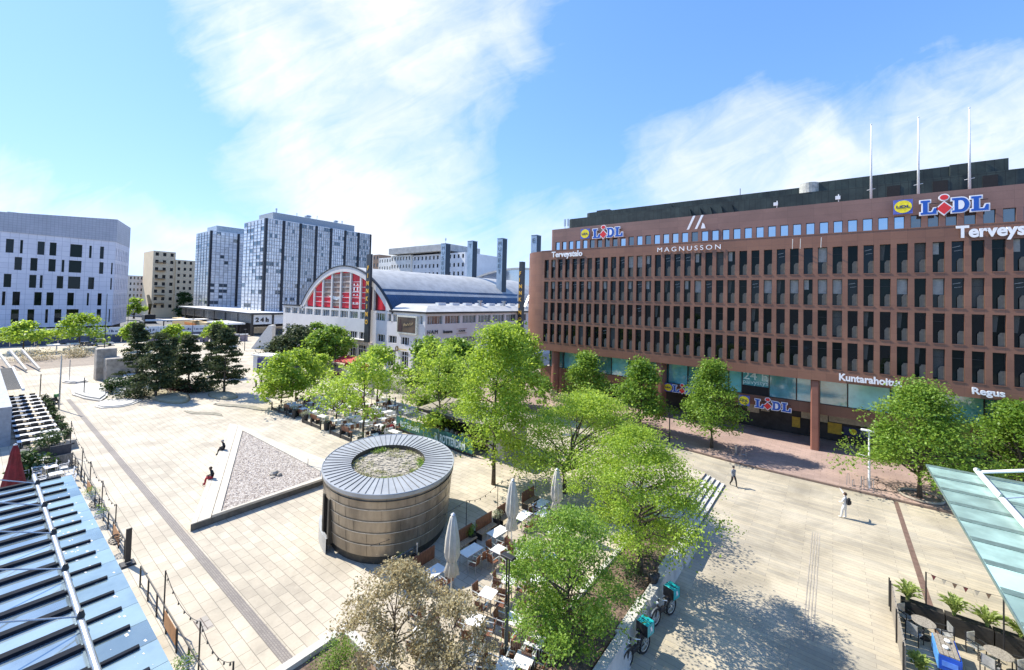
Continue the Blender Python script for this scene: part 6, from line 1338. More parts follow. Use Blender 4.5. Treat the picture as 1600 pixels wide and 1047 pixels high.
# right canopy
zr = 5.0; a1 = G(1448, 728, zr); b1 = G(1524, 740, zr); x1_ = a1.x; xb_ = b1.x; y1_ = a1.y
t = thing('glass_canopy', 'pale green glass canopy with a white tube beam at the right picture edge', 'canopy', (x1_, y1_, zr))
D_ = 20.4; n = 10; st = D_/n
for i in range(n):
    o = MB(); o.box(0, 12, -(i+1)*st+.02, -i*st-.02, 0, .03); part('glass_pane', o, M_cgreen, t); 
for i in range(n+1):
    o = MB(); o.box(.04 if i else .0, 12, -i*st-.19, -i*st+.19, .031, .06); part('rib_cap', o, mat('grey green rib', (.13, .19, .165), .5), t)
o = MB(); o.box(-.03, -.001, -D_, .13, -.05, .06); part('edge_trim', o, mat('grey green rib', (.13, .19, .165), .5), t)
o = MB(); o.tube([(xb_-x1_, .1, .28), (xb_-x1_+.05, -D_, .28)], .13, 14); part('tube_beam', o, M_whitem, t)
for k in range(5):
    y = -.4-k*4.2; o = MB(); o.tube([(xb_-x1_, y, .3), (xb_-x1_+9, y-.6, 4.2 if k else 3.4)], .09 if k == 0 else .03, 8); part('tie_rod', o, M_whitem if k == 0 else M_steel, t); o = MB(); o.lathe([(.1, 0), (.13, .12), (.06, .3)], (xb_-x1_, y, .2), 8); part('rod_bracket', o, mat('grey green rib', (.13, .19, .165), .5), t)


# ---------------------------------------------------------------- right restaurant corner
t = thing('plank_screen', 'tall weathered plank wind screen at the corner of the right terrace', 'screen', (2.35, 24.0, LO))
for i in range(12):
    o = MB(); x = .0; o.box(x, x+.05, i*.42, i*.42+.38, .05, 1.35); part('plank', o, M_woodg, t)
for y in (0, 2.4, 4.9): o = MB(); o.box(-.06, -.005, y-.04, y+.04, 0, 1.5); part('post', o, M_dark, t)
t = thing('planter_fence', 'dark planter fence of the right terrace with ornamental grasses', 'fence', (2.7, 28.9, LO)); o = MB()
for i in range(4): o = MB(); o.box(i*1.55, i*1.55+1.5, -.25, .2, 0, .85); part('planter_box', o, mat('tarred dark wood', (.03, .026, .022), .7, var=.2, scale=4, stretch=(1, 1, 6)), t)
def grass(lb, x, y, z, h, r, seed, n=70):
    rg = random.Random(seed); m = MB()
    for i in range(n):
        a = rg.random()*2*PI; L_ = h*rg.uniform(.6, 1.1); sp = r*rg.uniform(.3, 1.0); pts = []
        for k in range(5): q = k/4; pts.append((sp*q*q*math.cos(a)+.05*math.cos(a), sp*q*q*math.sin(a)+.05*math.sin(a), L_*(q-.35*q*q*q*(sp/r))))
        w_ = .014; px, py = -math.sin(a)*w_, math.cos(a)*w_
        for k in range(4):
            p, q = pts[k], pts[k+1]; f0_, f1_ = 1-k/4.4, 1-(k+1)/4.4; m.quad((p[0]-px*f0_, p[1]-py*f0_, p[2]), (p[0]+px*f0_, p[1]+py*f0_, p[2]), (q[0]+px*f1_, q[1]+py*f1_, q[2]), (q[0]-px*f1_, q[1]-py*f1_, q[2]))
            if k in (1, 2, 3):
                for s_ in (-1, 1): m.quad(p, (p[0]+px*s_*5, p[1]+py*s_*5, p[2]+.05), (p[0]+px*s_*5.5, p[1]+py*s_*5.5, p[2]+.065), (q[0], q[1], q[2]))
    return solo('ornamental_grass', m, L_grass, lb, 'plant', 'plants of the right terrace', (x, y, z))
for i, (x, h_, lb) in enumerate(((2.95, 1.0, 'leafy fern plant at the corner post of the right terrace'), (4.55, 1.05, 'bright upright fern plant right of the bunting pole'), (5.6, .95, 'dense grass plant in the middle of the planter fence'), (6.6, .9, 'arching grass plant near the far end of the planter fence'), (7.3, .8, 'grass plant half under the pale green canopy'))):
    grass(lb, x, 28.9, LO+.83, h_, .62, 40+i)
grass('fern plant at the bottom picture edge by the plank screen', 2.9, 24.8, LO+.1, .8, .5, 60)
for i, (x, y, h_, lb) in enumerate(((2.3, 29.3, .85+.6, 'short dark corner pole of the right terrace'), (3.62, 29.05, 2.4, 'dark pole carrying the left end of the bunting'), (6.0, 28.4, 2.65, 'dark pole carrying the right end of the bunting'))):
    o = MB(); o.tube([(0, 0, 0), (0, 0, h_)], .03, 6); solo('pole', o, M_dark, lb, 'pole', 'poles of the right terrace', (x, y, LO))
t = thing('bunting', 'string of small dark red pennants between two poles', 'bunting', (3.62, 29.05, LO+2.4)); a, b = Vector((0, 0, 0)), Vector((2.38, -.65, .22)); w = MB(); P = [a+(b-a)*(i/14)-Vector((0, 0, .12*4*(i/14)*(1-i/14))) for i in range(15)]; w.tube(P, .008, 4); part('cord', w, M_dark, t)
for i in range(6): p = P[1+i*2]; o = MB(); q = P[2+i*2]; o.poly([tuple(p), tuple(q), tuple((p+q)/2-Vector((0, 0, .24)))]); part('pennant', o, (mat('maroon cloth', (.12, .03, .03), .8), M_concd, mat('brown cloth', (.14, .09, .06), .8))[i % 3], t)
# blue table with a plank top
t = thing('crate_table', 'blue-fronted table with a plank top on the right terrace', 'table', (3.9, 26.3, LO)); o = MB(); 
for k in range(4): o.box(-.32+k*.16, -.18+k*.16, -.72, .72, .70, .74)
part('plank_top', o, M_woodg, t); mb_ = mat('cobalt blue plastic', (.01, .09, .55), .4)
o = MB(); o.box(-.32, .32, -.74, -.70, .1, .69); part('blue_front', o, mb_, t); o = MB(); o.box(-.36, -.325, -.74, .7, .1, .69); part('side_panel', o, mat('light blue plastic', (.10, .32, .75), .4), t); o = MB(); o.box(.325, .36, -.74, .7, .1, .69); part('side_panel', o, mb_, t); o = MB()
o.box(-.24, .24, -.752, -.742, .28, .5)
part('white_marks', o, mat('pale blue marks', (.10, .25, .75), .5), t)
for x in (-.2, .25): o = MB(); o.lathe([(.08, 0), (.11, .06), (.09, .09)], n=12); solo('bowl', o, M_whitem, ('left' if x < 0 else 'right')+' white bowl on the plank top of the blue-fronted table', 'bowl', loc=(3.9+x*.3, 26.3+x*1.2, LO+.745))
SCG = simple_chair(M_alu, M_dark)
def roundtable(x, y, lb):
    t = thing('round_table', lb, 'table', (x, y, LO), 0, 'round tables of the right terrace'); o = MB(); o.lathe([(.42, .72), (.44, .735), (.42, .75)], n=24); part('table_top', o, M_woodg, t); o = MB(); o.tube([(0, 0, 0), (0, 0, .72)], .035, 8); part('column', o, M_dark, t); o = MB(); o.lathe([(.24, 0), (.22, .03)], n=16); part('foot', o, M_dark, t)
for x, y, lb in ((3.35, 27.6, 'round grey table in the corner of the plank screen'), (5.6, 27.2, 'round grey table behind the blue-fronted table'), (6.9, 26.4, 'round grey table under the edge of the green canopy')):
    roundtable(x, y, lb)
    for k, a in enumerate((.3, 2.4, 4.2)): chair(x+.75*math.cos(a), y+.75*math.sin(a), a-PI/2, 'grey chair at the '+lb.replace('round grey ', 'round '), 'grey chairs of the right terrace', z=LO, simple=SCG)

# ---------------------------------------------------------------- delivery bicycles
M_tealb = mat('turquoise box fabric', (.01, .36, .36), .45, var=.04); M_tyre = mat('tyre rubber', (.015, .015, .015), .7)
def bicycle(lb, x, y, rz, z=LO, boxc=True):
    t = thing('delivery_bicycle', lb, 'bicycle', (x, y, z), rz, 'delivery bicycles', 1.15)
    for k, yy in enumerate((-.55, .55)):
        o = MB(); R_ = .31; o.tube([(0, yy+R_*math.cos(2*PI*i/24), R_+R_*math.sin(2*PI*i/24)+.03) for i in range(25)], .045, 8); w = part('wheel', o, M_tyre, t, smooth=True)
        o = MB(); o.tube([(0, yy+(R_-.05)*math.cos(2*PI*i/24), R_+.03+(R_-.05)*math.sin(2*PI*i/24)) for i in range(25)], .014, 6)
        for i in range(10): o.tube([(0, yy, R_+.03), (0, yy+(R_-.05)*math.cos(2*PI*i/10), R_+.03+(R_-.05)*math.sin(2*PI*i/10))], .005, 4)
        o.tube([(-.06, yy, R_+.03), (.06, yy, R_+.03)], .035, 8); part('rim', o, M_alu, w); o = MB(); o.tube([(0, yy+(R_+.06)*math.cos(a), R_+.03+(R_+.06)*math.sin(a)) for a in [PI*(.15+.7*i/8) for i in range(9)]], .03, 5); part('mudguard', o, M_steel if k == 0 else M_dark, t)
    f = MB(); f.tube([(0, -.55, .34), (0, -.42, .75), (0, -.36, 1.02)], .03, 8); f.tube([(0, -.42, .74), (0, .05, .36), (0, .15, .80)], .04, 8); f.tube([(0, -.41, .66), (0, .0, .50)], .035, 8); f.tube([(0, .05, .34), (0, .55, .34), (0, .13, .70)], .02, 6); f.tube([(0, .12, .70), (0, .62, .72), (0, .60, .36)], .018, 6); part('frame', f, M_dark, t)
    o = MB(); o.box(-.07, .07, -.30, .05, .42, .58, bev=.02); part('battery', o, M_dark, t)
    o = MB(); o.tube([(-.32, -.24, 1.08), (-.18, -.34, 1.06), (0, -.36, 1.03), (.18, -.34, 1.06), (.32, -.24, 1.08)], .018, 6); part('handlebar', o, M_alu, t)
    o = MB(); o.box(-.09, .09, .02, .30, .80, .87, bev=.03); part('saddle', o, M_dark, t)
    o = MB(); o.lathe([(.04, 0), (.06, .03), (.05, .06)], (0, -.46, .86), 8); part('headlight', o, M_whitem, t)
    o = MB(); o.tube([(-.1, .05, .30), (.1, .05, .30)], .02, 6); o.box(-.16, -.1, -.0, .1, .25, .28); o.box(.1, .16, .0, .1, .32, .35); part('pedals', o, M_dark, t)
    if boxc:
        o = MB(); o.box(-.24, .24, .34, .82, .78, 1.20, bev=.02); b = part('delivery_box', o, M_tealb, t)
        o = MB()
        for yy in (.335, .815): o.box(-.245, .245, yy, yy+.012, .78, 1.19)
        o.box(-.247, -.241, .45, .72, .82, 1.16); o.box(-.25, .25, .56, .59, 1.202, 1.21); part('black_trim', o, M_dark, b)
        o = MB(); o.extr([(0, 0), (.05, .10), (.02, .2), (.09, .24), (.14, .16), (.17, .04), (.12, .0), (.10, .09), (.06, .06)], (.246, .50, .88), (0, 1, 0), (0, 0, 1), (.004, 0, 0)); part('white_emblem', o, M_whitem, b)
    return t
bicycle('delivery bicycle with a turquoise box, farther along the white wall', -6.45, 20.9, -.28)
bicycle('delivery bicycle with a turquoise box, nearest the bottom picture edge', -6.62, 17.85, -.22)
o = MB(); o.lathe([(.05, 0), (.22, .06), (.27, .25), (.22, .42), (.06, .5)], n=12); o.lathe([(.05, 0), (.16, .05), (.17, .16), (.06, .24)], (.05, .38, .1), 10); solo('black_bag', o, M_dark, 'black bag lying on top of the white wall by the farther delivery bicycle', 'bag', loc=(-7.2, 21.6, LO+1.1), smooth=True)

# lamp post, bike racks, bench-like posts
t = thing('lamp_post', 'white lamp post with a flat lamp head left of the right linden', 'lamp post', (2.41, 46.73, LO+.12)); o = MB(); o.tube([(0, 0, 0), (0, 0, 4.75)], [.09, .07], 10); part('shaft', o, M_whitem, t); o = MB(); o.box(-.55, .35, -.18, .18, 4.75, 4.86, bev=.03); part('lamp_head', o, M_whitem, t)
o = MB(); o.tube([(-.05, 0, 2.6), (-.75, 0, 2.7)], .025, 6); part('bracket', o, M_whitem, t)
for i, (u, v) in enumerate(((1325, 757), (1333, 759), (1346, 763), (1350, 764), (1356, 766), (1364, 768))):
    p = G(u, v, LO+.12); o = MB(); h_ = .95 if i != 1 else .5; o.tube([(-.25, 0, 0), (-.18, 0, h_), (.18, 0, h_*.96), (.28, 0, 0)], .025, 6); t = solo('bike_rack', o, M_steel, 'bent steel bike stand by the white lamp post, '+['leftmost', 'second from left', 'third from left', 'fourth from left', 'just left of the post', 'right of the post'][i], 'bike stand', 'bike stands by the white lamp post', (p.x, 46.4, LO+.12)); t.rotation_euler = (0, 0, 1.2+.12*i)
p = G(1362, 762, LO+.12); o = MB(); o.tube([(-.3, 0, .32), (.0, 0, .75), (.28, .0, .7), (.1, 0, .35), (-.3, 0, .32)], .025, 5); 
for xx in (-.45, .5): o.tube([(xx+.3*math.cos(2*PI*i/16), 0, .32+.3*math.sin(2*PI*i/16)) for i in range(17)], .02, 5)
o.tube([(.28, 0, .7), (.34, 0, .95), (.2, .2, 1.0)], .015, 5); solo('bicycle', o, M_dark, 'dark bicycle leaning by the white lamp post', 'bicycle', loc=(2.7, 46.9, LO+.12))
for i, (u, v, lb) in enumerate(((1150, 712, 'grey post by the kerb near the 24 h linden'), (1157, 715, 'wire frame stand by the kerb near the 24 h linden'))):
    p = G(u, v, LO); o = MB()
    if i == 0: o.box(-.1, .1, -.1, .1, 0, 1.0, bev=.02)
    else: o.tube([(0, 0, 0), (.1, 0, 1.0), (.45, 0, .95), (.5, 0, 0)], .025, 6); o.tube([(.0, .1, .35), (.5, .1, .35)], .02, 6)
    solo('stand' if i else 'short_post', o, M_steel, lb, 'stand' if i else 'post', loc=(p.x, p.y, LO))
p = G(945, 705, LO); o = MB(); o.tube([(0, 0, 0), (0, 0, 3.2)], .06, 8); solo('pole', o, M_dark, 'dark pole at the pavement between the two middle lindens', 'pole', loc=(-13.9, 46.2, -.4))
for i, (u, v) in enumerate(((1125, 715), (1300, 752), (1400, 775), (1440, 790))): pass
t = thing('tree_surround', 'low dark ring bench around the right linden', 'bench', (5.6, 47.3, LO+.12)); o = MB(); o.tube([(1.3*math.cos(2*PI*i/20), 1.3*math.sin(2*PI*i/20), .12) for i in range(21)], .10, 6); part('ring', o, M_concd, t)

# ---------------------------------------------------------------- things at the far left
t = thing('hoarding', 'long site hoarding with a pale lettered band and a dark base along the street', 'hoarding', (-158, 2, -.7)); M_hb = mat('navy hoarding base', (.06, .08, .13), .6, var=.25, scale=.3); M_hp = mat('pale hoarding band', (.52, .58, .64), .6, var=.05, scale=.2)
def ybase(i): return -14+i*4.0
for i in range(15):
    y = ybase(i)-2; o = MB(); x = i*.35-4; o.box(x, x+.12, y, y+3.98, 0, 2.9); part('base_panel', o, M_hb, t); o = MB(); o.box(x-.1, x+.25, y, y+3.98, 2.9, 4.9); b = part('band_panel', o, M_hp, t)
    o = MB(); yy = y+.3; r_ = random.Random(i)
    while yy < y+3.5: w_ = r_.uniform(.12, .4); o.box(x+.26, x+.28, yy, yy+w_, 3.55, 3.55+r_.choice((.4, .4, .65))); yy += w_+r_.choice((.08, .08, .3))
    part('lettering', o, mat('navy print', (.03, .05, .12), .6), b)
for i, (x, y, r, hh, lb) in enumerate(((-143.5, 7.5, 2.5, .5, 'left round stone seat holding a small tree'), (-142.7, 16.2, 2.9, .55, 'right round stone seat holding a small tree'))):
    o = MB(); o.lathe([(r, 0), (r, hh), (r*.55, hh), (r*.5, hh-.1)], n=28); solo('tree_bench', o, M_conc, lb, 'bench', 'round stone benches', (x, y, 0))
m = MB(); m.quad((-134, 3, .008), (-113, 3, .008), (-113, 17.5, .008), (-134, 17.5, .008)); struct('timber_deck', m, brickmat('brown deck boards', (.30, .24, .18), (.26, .21, .16), (.14, .11, .09), 4, .5, .03, axes='yx'))
for i, (x, y, sx, sy, hh, lb) in enumerate(((-94.5, 13.7, 1.0, 1.2, 5.0, 'tall square concrete pillar left of the pines'), (-92.5, 15.3, 1.6, 2.0, 3.6, 'shorter concrete block behind the leftmost pine'))):
    o = MB(); o.box(-sx, sx, -sy, sy, 0, hh, bev=.08); solo('concrete_pillar', o, M_concd, lb, 'pillar', 'concrete pillars by the pines', (x, y, 0))
t = thing('stone_terraces', 'pale stepped stone terraces around the pines', 'terraces', (-85, 14, 0)); rt2 = random.Random(6)
for i, (x0, x1, y0, y1, hh) in enumerate(((-92, -76, 8.9, 12.4, .35), (-90, -78, 12.4, 14.8, .7), (-93, -84, 14.8, 17, 1.0), (-76, -70, 9.6, 14, .2), (-84, -74, 17.2, 19, .5), (-98, -92, 9, 12, .3))):
    n = 9; cx, cy = (x0+x1)/2, (y0+y1)/2; pts = []
    for k in range(n): a = 2*PI*k/n; pts.append((cx+85+(x1-x0)/2*math.cos(a)*rt2.uniform(.8, 1.15), cy-14+(y1-y0)/2*math.sin(a)*rt2.uniform(.8, 1.2)))
    o = MB(); o.prism(pts, 0, hh*.5); o.prism([(p[0]*.9+(cx+85)*.1, p[1]*.85+(cy-14)*.15) for p in pts], hh*.5, hh); part('stone_step', o, M_conc, t)
t = thing('grassy_mound', 'low sandy mound with dry grass at the foot of the rightmost pine', 'mound', (-62, 20, 0))
for i, (x, y, a, b, hh) in enumerate(((-68.5, 22.2, 3.5, 1.5, .4), (-64, 27.5, 3.2, 1.8, .35), (-76, 17.2, 9, 2.2, .5))):
    o = MB(); o.lathe([(1, 0), (.85, hh*.55), (.5, hh*.9), (.12, hh)], n=22, ell=(a, b)); part('mound', o, mat('dry grassy soil', (.30, .26, .15), .95, scale=1.5, col2=(.40, .36, .25), bump=.6), t, loc=(x+62, y-20, 0), smooth=True)
for i, (u, v, a_, b_, lb) in enumerate(((318, 646, 3.0, .45, 'left'), (376, 636, 4.6, .55, 'right'))):
    p = G(u, v); o = MB(); N_ = 26; rg_ = random.Random(i); o.prism([(a_*math.cos(2*PI*k/N_)*rg_.uniform(.8, 1.1), (b_*math.sin(2*PI*k/N_)+.35*math.sin(3.1*a_*math.cos(2*PI*k/N_)/a_+i))*rg_.uniform(.85, 1.15), ) for k in range(N_)], .0, .05+.05*(i % 2)); solo('soil_shadow_strip', o, mat('soil and painted shadow', (.20, .18, .13), .95, scale=1.5, col2=(.34, .31, .24), bump=.6), lb+' thin strip of soil and painted shadow between the open plaza and the pines', 'soil strip', 'soil and shadow strips on the plaza', (p.x, p.y, 0), rot=(0, 0, .35))  # darker colour is soil together with the broken shadow lying on it
for i, (u, v, r, hh, lm, lb) in enumerate(((180, 612, 1.6, 1.6, L_deep, 'dark bush below the leftmost pine'), (210, 622, 2.0, 1.3, L_pine, 'low dark bush at the foot of the bare-trunk pine'), (275, 615, 2.4, 1.1, L_purp, 'rust coloured low bush between the pines'), (320, 610, 2.0, 1.3, L_pine, 'low dark bush left of the rightmost pine'), (60, 563, 3.5, 1.6, L_crab, 'grey twiggy bush beyond the timber deck, left'), (120, 557, 2.6, 1.5, L_crab, 'grey twiggy bush beyond the timber deck, right'))):
    p = G(u, v); shrub('shrub', lb, (p.x, p.y, 0), r, hh, lm, 1500, .28, 200+i)
# white wedge and blue kiosk
a = G(392, 545); o = MB(); w0 = G(424, 545); ht_ = 6.2
dv = w0-a; L_ = dv.length; th = thing('wedge_wall', 'large pale concrete wedge rising to the right in front of the podium', 'wall', (a.x, a.y, 0)); o = MB(); o.extr([(0, 0), (L_, 0), (L_, ht_), (L_*.82, ht_)], (0, 0, 0), (1, 0, 0), (0, 0, 1), (0, 2.6, 0)); part('wedge', o, mat('white cast concrete', (.66, .64, .59), .8, var=.06, bump=.1), th); th.rotation_euler = (0, 0, math.atan2(dv.y, dv.x))
p = G(406, 581); th = thing('blue_kiosk', 'blue shuttered kiosk with a scalloped white top', 'kiosk', (p.x, p.y, 0), .3); o = MB(); o.box(-1.9, 2.2, 0, 3, 0, 2.9, bev=.05); part('body', o, M_whitem, th); o = MB(); o.box(-.7, 2.25, -.06, -.005, .1, 2.3); part('blue_shutter', o, mat('violet blue shutter', (.03, .03, .22), .5), th)
o = MB()
for k in range(7): o.box(-.6+k*.4, -.4+k*.4, -.1, -.065, 2.2, 2.75)
part('scallops', o, mat('violet blue shutter', (.03, .03, .22), .5), th); o = MB(); o.box(-2.1, 2.4, -.3, 3.2, 2.95, 3.08); part('roof', o, M_white, th)
p = G(552, 578); th = thing('market_awning', 'small red awning stall in front of the cinema doors', 'stall', (p.x, p.y, 0), .2); o = MB(); o.extr([(0, 2.3), (2.6, 1.7), (2.6, 1.9), (0, 2.7)], (-2.4, 0, 0), (0, -1, 0), (0, 0, 1), (4.8, 0, 0)); part('awning', o, mat('signal red cloth', (.45, .02, .02), .7), th); o = MB(); o.box(-2.2, 2.2, -.2, 1.8, 0, 1.1); part('counter', o, mat('signal red cloth', (.45, .02, .02), .7), th)
for sx in (-2.3, 2.2): o = MB(); o.box(sx, sx+.08, -2.5, -2.4, 0, 1.8); part('post', o, M_dark, th)
p = G(445, 572); 
# yellow site containers and the white tram-like hoarding
for i, (u0, u1, vt, vb, m_, lb) in enumerate(((325, 372, 506, 521, mat('site yellow', (.62, .38, .10), .6), 'yellow site container with a white end behind the pines'), (268, 322, 509, 520, mat('sand yellow sheet', (.60, .46, .25), .7), 'low sand-coloured site container left of the yellow one'))):
    a = PY(u0, vb, 62 if i == 0 else 55); b = PY(u1, vb, 62 if i == 0 else 55); th = thing('site_container', lb, 'container', (a.x, a.y, -.7), 0, 'site containers'); o = MB(); L_ = b.x-a.x; o.box(0, L_, 0, 3, 0, 3.6, bev=.08); part('body', o, m_, th); o = MB(); o.box(-.02, .3*L_ if i == 0 else .5, -.06, -.005, .3, 3.2); part('white_panel', o, M_whitem, th); o = MB(); o.box(L_*.4, L_*.75, -.05, -.004, 1.6, 2.6); part('graphic', o, mat('orange print', (.7, .25, .05), .6), th)
th = thing('site_fence', 'white-topped purple-grey site fence behind the pines', 'fence', (-152, 30, -.7)); 
for i in range(10): o = MB(); o.box(i*1.1, i*1.1+.1, i*2.2, i*2.2+2.15, 0, 2.6); part('fence_panel', o, mat('mauve sheet', (.22, .19, .24), .6), th); o = MB(); o.box(i*1.1-.1, i*1.1+.35, i*2.2, i*2.2+2.19, 2.6, 2.9); part('top_rail', o, M_whitem, th)
p = G(336, 532); th = thing('shelter', 'small dark glass shelter at the right end of the site fence', 'shelter', (-143, 46, -.0)); o = MB(); o.box(-2, 2, -1, 1, 2.7, 2.9); part('roof', o, M_dark, th); o = MB(); o.box(-1.9, 1.9, .85, .9, .1, 2.68); part('back_glass', o, M_darkglass, th)
for sx in (-1.9, 1.8): o = MB(); o.box(sx, sx+.1, -.9, -.8, 0, 2.7); part('post', o, M_dark, th)
th = thing('tram_platform_roof', 'long white flat shelter roof beyond the small round trees', 'shelter', (-205, 40, 3.4)); o = MB(); o.bar((0, 0, 0), (8, 42, .6), 6, .35); part('roof', o, M_white, th)
for k in range(4): o = MB(); o.box(1.5+k*2, 1.8+k*2, 5+k*10, 5.3+k*10, -4.1, -.2); part('column', o, M_dark, th)
# cars
def car(lb, x, y, rz, col, z=-.7, van=False):
    t = thing('parked_car', lb, 'car', (x, y, z), rz, 'cars on the street'); m_ = mat('paint %s' % (col,), col, .3, .2, var=.03, coat=.5); h_ = 1.9 if van else 1.42
    o = MB(); o.extr([(-2.1, .3), (2.1, .3), (2.15, .62), (2.0, .85), (1.1, .92), (-1.9, .95), (-2.15, .7)], (0, -.85, 0), (1, 0, 0), (0, 0, 1), (0, 1.7, 0)); part('body', o, m_, t)
    o = MB(); o.extr([(-1.8, .95), (1.05, .93), (.45, h_), (-1.3, h_)], (0, -.74, 0), (1, 0, 0), (0, 0, 1), (0, 1.48, 0)); part('cabin', o, M_darkglass, t); o = MB(); o.box(-1.25, .42, -.70, .70, h_+.003, h_+.04); part('roof', o, m_, t)
    for sx in (-1.35, 1.35):
        for sy in (-.80, .80): o = MB(); o.tube([(sx, sy-.1, .32), (sx, sy+.1, .32)], .32, 14); part('wheel', o, M_tyre, t)
    for sy in (-.6, .6): o = MB(); o.box(2.1, 2.17, sy-.18, sy+.18, .6, .75); part('headlight', o, M_whitem, t)
for i, (u, v, rz, c_, lb, vn) in enumerate(((173, 540, 1.5, (.55, .6, .65), 'white van driving in front of the hoarding by the concrete pillars', True), (150, 541, 1.5, (.03, .05, .12), 'dark blue car in front of the hoarding', False), (225, 505, .3, (.05, .06, .07), 'black car parked beyond the white shelter roof', False), (262, 503, .3, (.4, .4, .42), 'silver car parked beyond the site containers', False), (300, 497, .2, (.04, .04, .05), 'dark car at the podium corner', False), (318, 499, .2, (.3, .02, .02), 'dark red car at the podium corner', False), (344, 503, .2, (.02, .02, .03), 'black car in front of the podium screens', False), (285, 500, .2, (.5, .5, .5), 'light car left of the podium', False))):
    p = G(u, v, -.7); 
    if i < 2: p.x = -150+i*1.5; p.y = 21-i*3.2; p.z = 0
    car(lb, p.x, p.y, rz, c_, p.z if i < 2 else -.7, vn)
# street lamps and poles far left
for i, (u, vb, vt, lb) in enumerate(((163, 548, 459, 'tall dark mast in front of the white office block'), (199, 520, 461, 'tall dark mast at the corner of the white office block'), (92, 640, 556, 'tall grey pole beyond the plank tables'), (108, 597, 562, 'short grey pole on the stone terraces'), (131, 617, 590, 'short pole with a rail on the stone terraces'), (62, 625, 585, 'thin pole at the far end of the plank tables'), (382, 548, 515, 'thin lamp post left of the concrete wedge'), (300, 540, 498, 'thin lamp post between the round trees'), (523, 576, 540, 'slim lamp post in front of the round deep green tree'))):
    p = G(u, vb); h_ = HT(u, vt, p); o = MB(); o.tube([(0, 0, 0), (0, 0, h_)], [.09, .06] if h_ > 4 else .05, 8)
    if i in (6, 7, 8): o.box(-.6, .6, -.2, .2, h_, h_+.1)
    solo('lamp_mast' if h_ > 4 else 'pole', o, M_steel if i in (2, 3) else M_dark, lb, 'pole', loc=(p.x, p.y, 0))
for i, (u, v) in enumerate(((88, 552), (108, 551))):
    p = G(u, v); o = MB(); o.box(-.1, .1, -.1, .1, 0, 1.9); o.box(-1.5, 1.5, -1.5, 1.5, 1.9, 2.05); th = solo('flat_parasol', o, M_white, ('left' if i == 0 else 'right')+' small flat white parasol on the edge of the street', 'parasol', 'flat white parasols', (p.x, p.y, 0))
p = G(80, 632); th = thing('parked_scooter', 'dark parked scooter with a white wheel disc beside the plank tables', 'scooter', (p.x, p.y, 0), .6); 
for yy in (-.55, .55): o = MB(); o.tube([(.24*math.cos(2*PI*i/14), yy, .28+.24*math.sin(2*PI*i/14)) for i in range(15)], .07, 6); part('wheel', o, M_tyre, th, rot=(0, 0, 0))
o = MB(); o.box(-.18, .18, -.5, .6, .3, .8, bev=.08); part('body', o, M_dark, th); o = MB(); o.tube([(0, -.5, .4), (0, -.42, 1.1)], .04, 6); o.tube([(-.3, -.4, 1.1), (.3, -.4, 1.1)], .03, 6); part('handlebar', o, M_dark, th); o = MB(); o.box(-.2, .2, .35, .8, .82, 1.2, bev=.03); part('top_box', o, mat('green box', (.15, .35, .12), .5), th)
for i, (u, v) in enumerate(((84, 640), (400, 605))):
    p = G(u, v); o = MB(); o.lathe([(.12, 0), (.12, 1.0), (.06, 1.1)], n=10); solo('bollard', o, M_dark, ['dark bollard beside the parked scooter', 'dark bollard next to the walker right of the pines'][i], 'bollard', loc=(p.x, p.y, 0))
# construction digger by the white shelter
p = G(232, 505, -.7); th = thing('excavator', 'dark excavator arm standing behind the small round trees', 'excavator', (p.x, p.y, -.7)); o = MB(); o.tube([(0, 0, 1), (1.5, 0, 9), (-3, 0, 13)], [.9, .8, .6], 6); o2 = MB(); o2.box(-3, 3, -2, 2, .8, 4.2, bev=.3); part('arm', o, mat('olive machine paint', (.12, .09, .03), .6), th); part('cab', o2, M_dark, th); o = MB(); o.box(-3.5, 3.5, -2.3, 2.3, 0, .9, bev=.2); part('tracks', o, M_dark, th)
# ---------------------------------------------------------------- people
def mcol(nm, c): return mat('cloth '+nm, c, .85, var=.05, scale=8)
BONES = [('pel', 'chest', 't'), ('chest', 'neck', 't'), ('neck', 'head', 'h'), ('head', 'crown', 'h'), ('chest', 'shL', 't'), ('chest', 'shR', 't'), ('shL', 'elL', 't'), ('elL', 'wrL', 's'), ('shR', 'elR', 't'), ('elR', 'wrR', 's'),
         ('pel', 'hipL', 'l'), ('pel', 'hipR', 'l'), ('hipL', 'knL', 'l'), ('knL', 'anL', 'l'), ('hipR', 'knR', 'l'), ('knR', 'anR', 'l'), ('anL', 'toeL', 'f'), ('anR', 'toeR', 'f')]
BASE = dict(pel=(0, 0, .95), chest=(0, .0, 1.28), neck=(0, .01, 1.46), head=(0, -.01, 1.60), crown=(0, 0, 1.69), shL=(.17, .0, 1.40), shR=(-.17, .0, 1.40), elL=(.23, .03, 1.13), elR=(-.23, .03, 1.13), wrL=(.25, -.05, .88), wrR=(-.25, -.05, .88),
            hipL=(.09, 0, .90), hipR=(-.09, 0, .90), knL=(.10, -.02, .50), knR=(-.10, -.02, .50), anL=(.10, .02, .08), anR=(-.10, .02, .08), toeL=(.11, -.15, .04), toeR=(-.11, -.15, .04))
RAD = dict(pel=.155, chest=.165, neck=.058, head=.092, crown=.075, shL=.068, shR=.068, elL=.055, elR=.055, wrL=.036, wrR=.036, hipL=.115, hipR=.115, knL=.078, knR=.078, anL=.054, anR=.054, toeL=.035, toeR=.035)
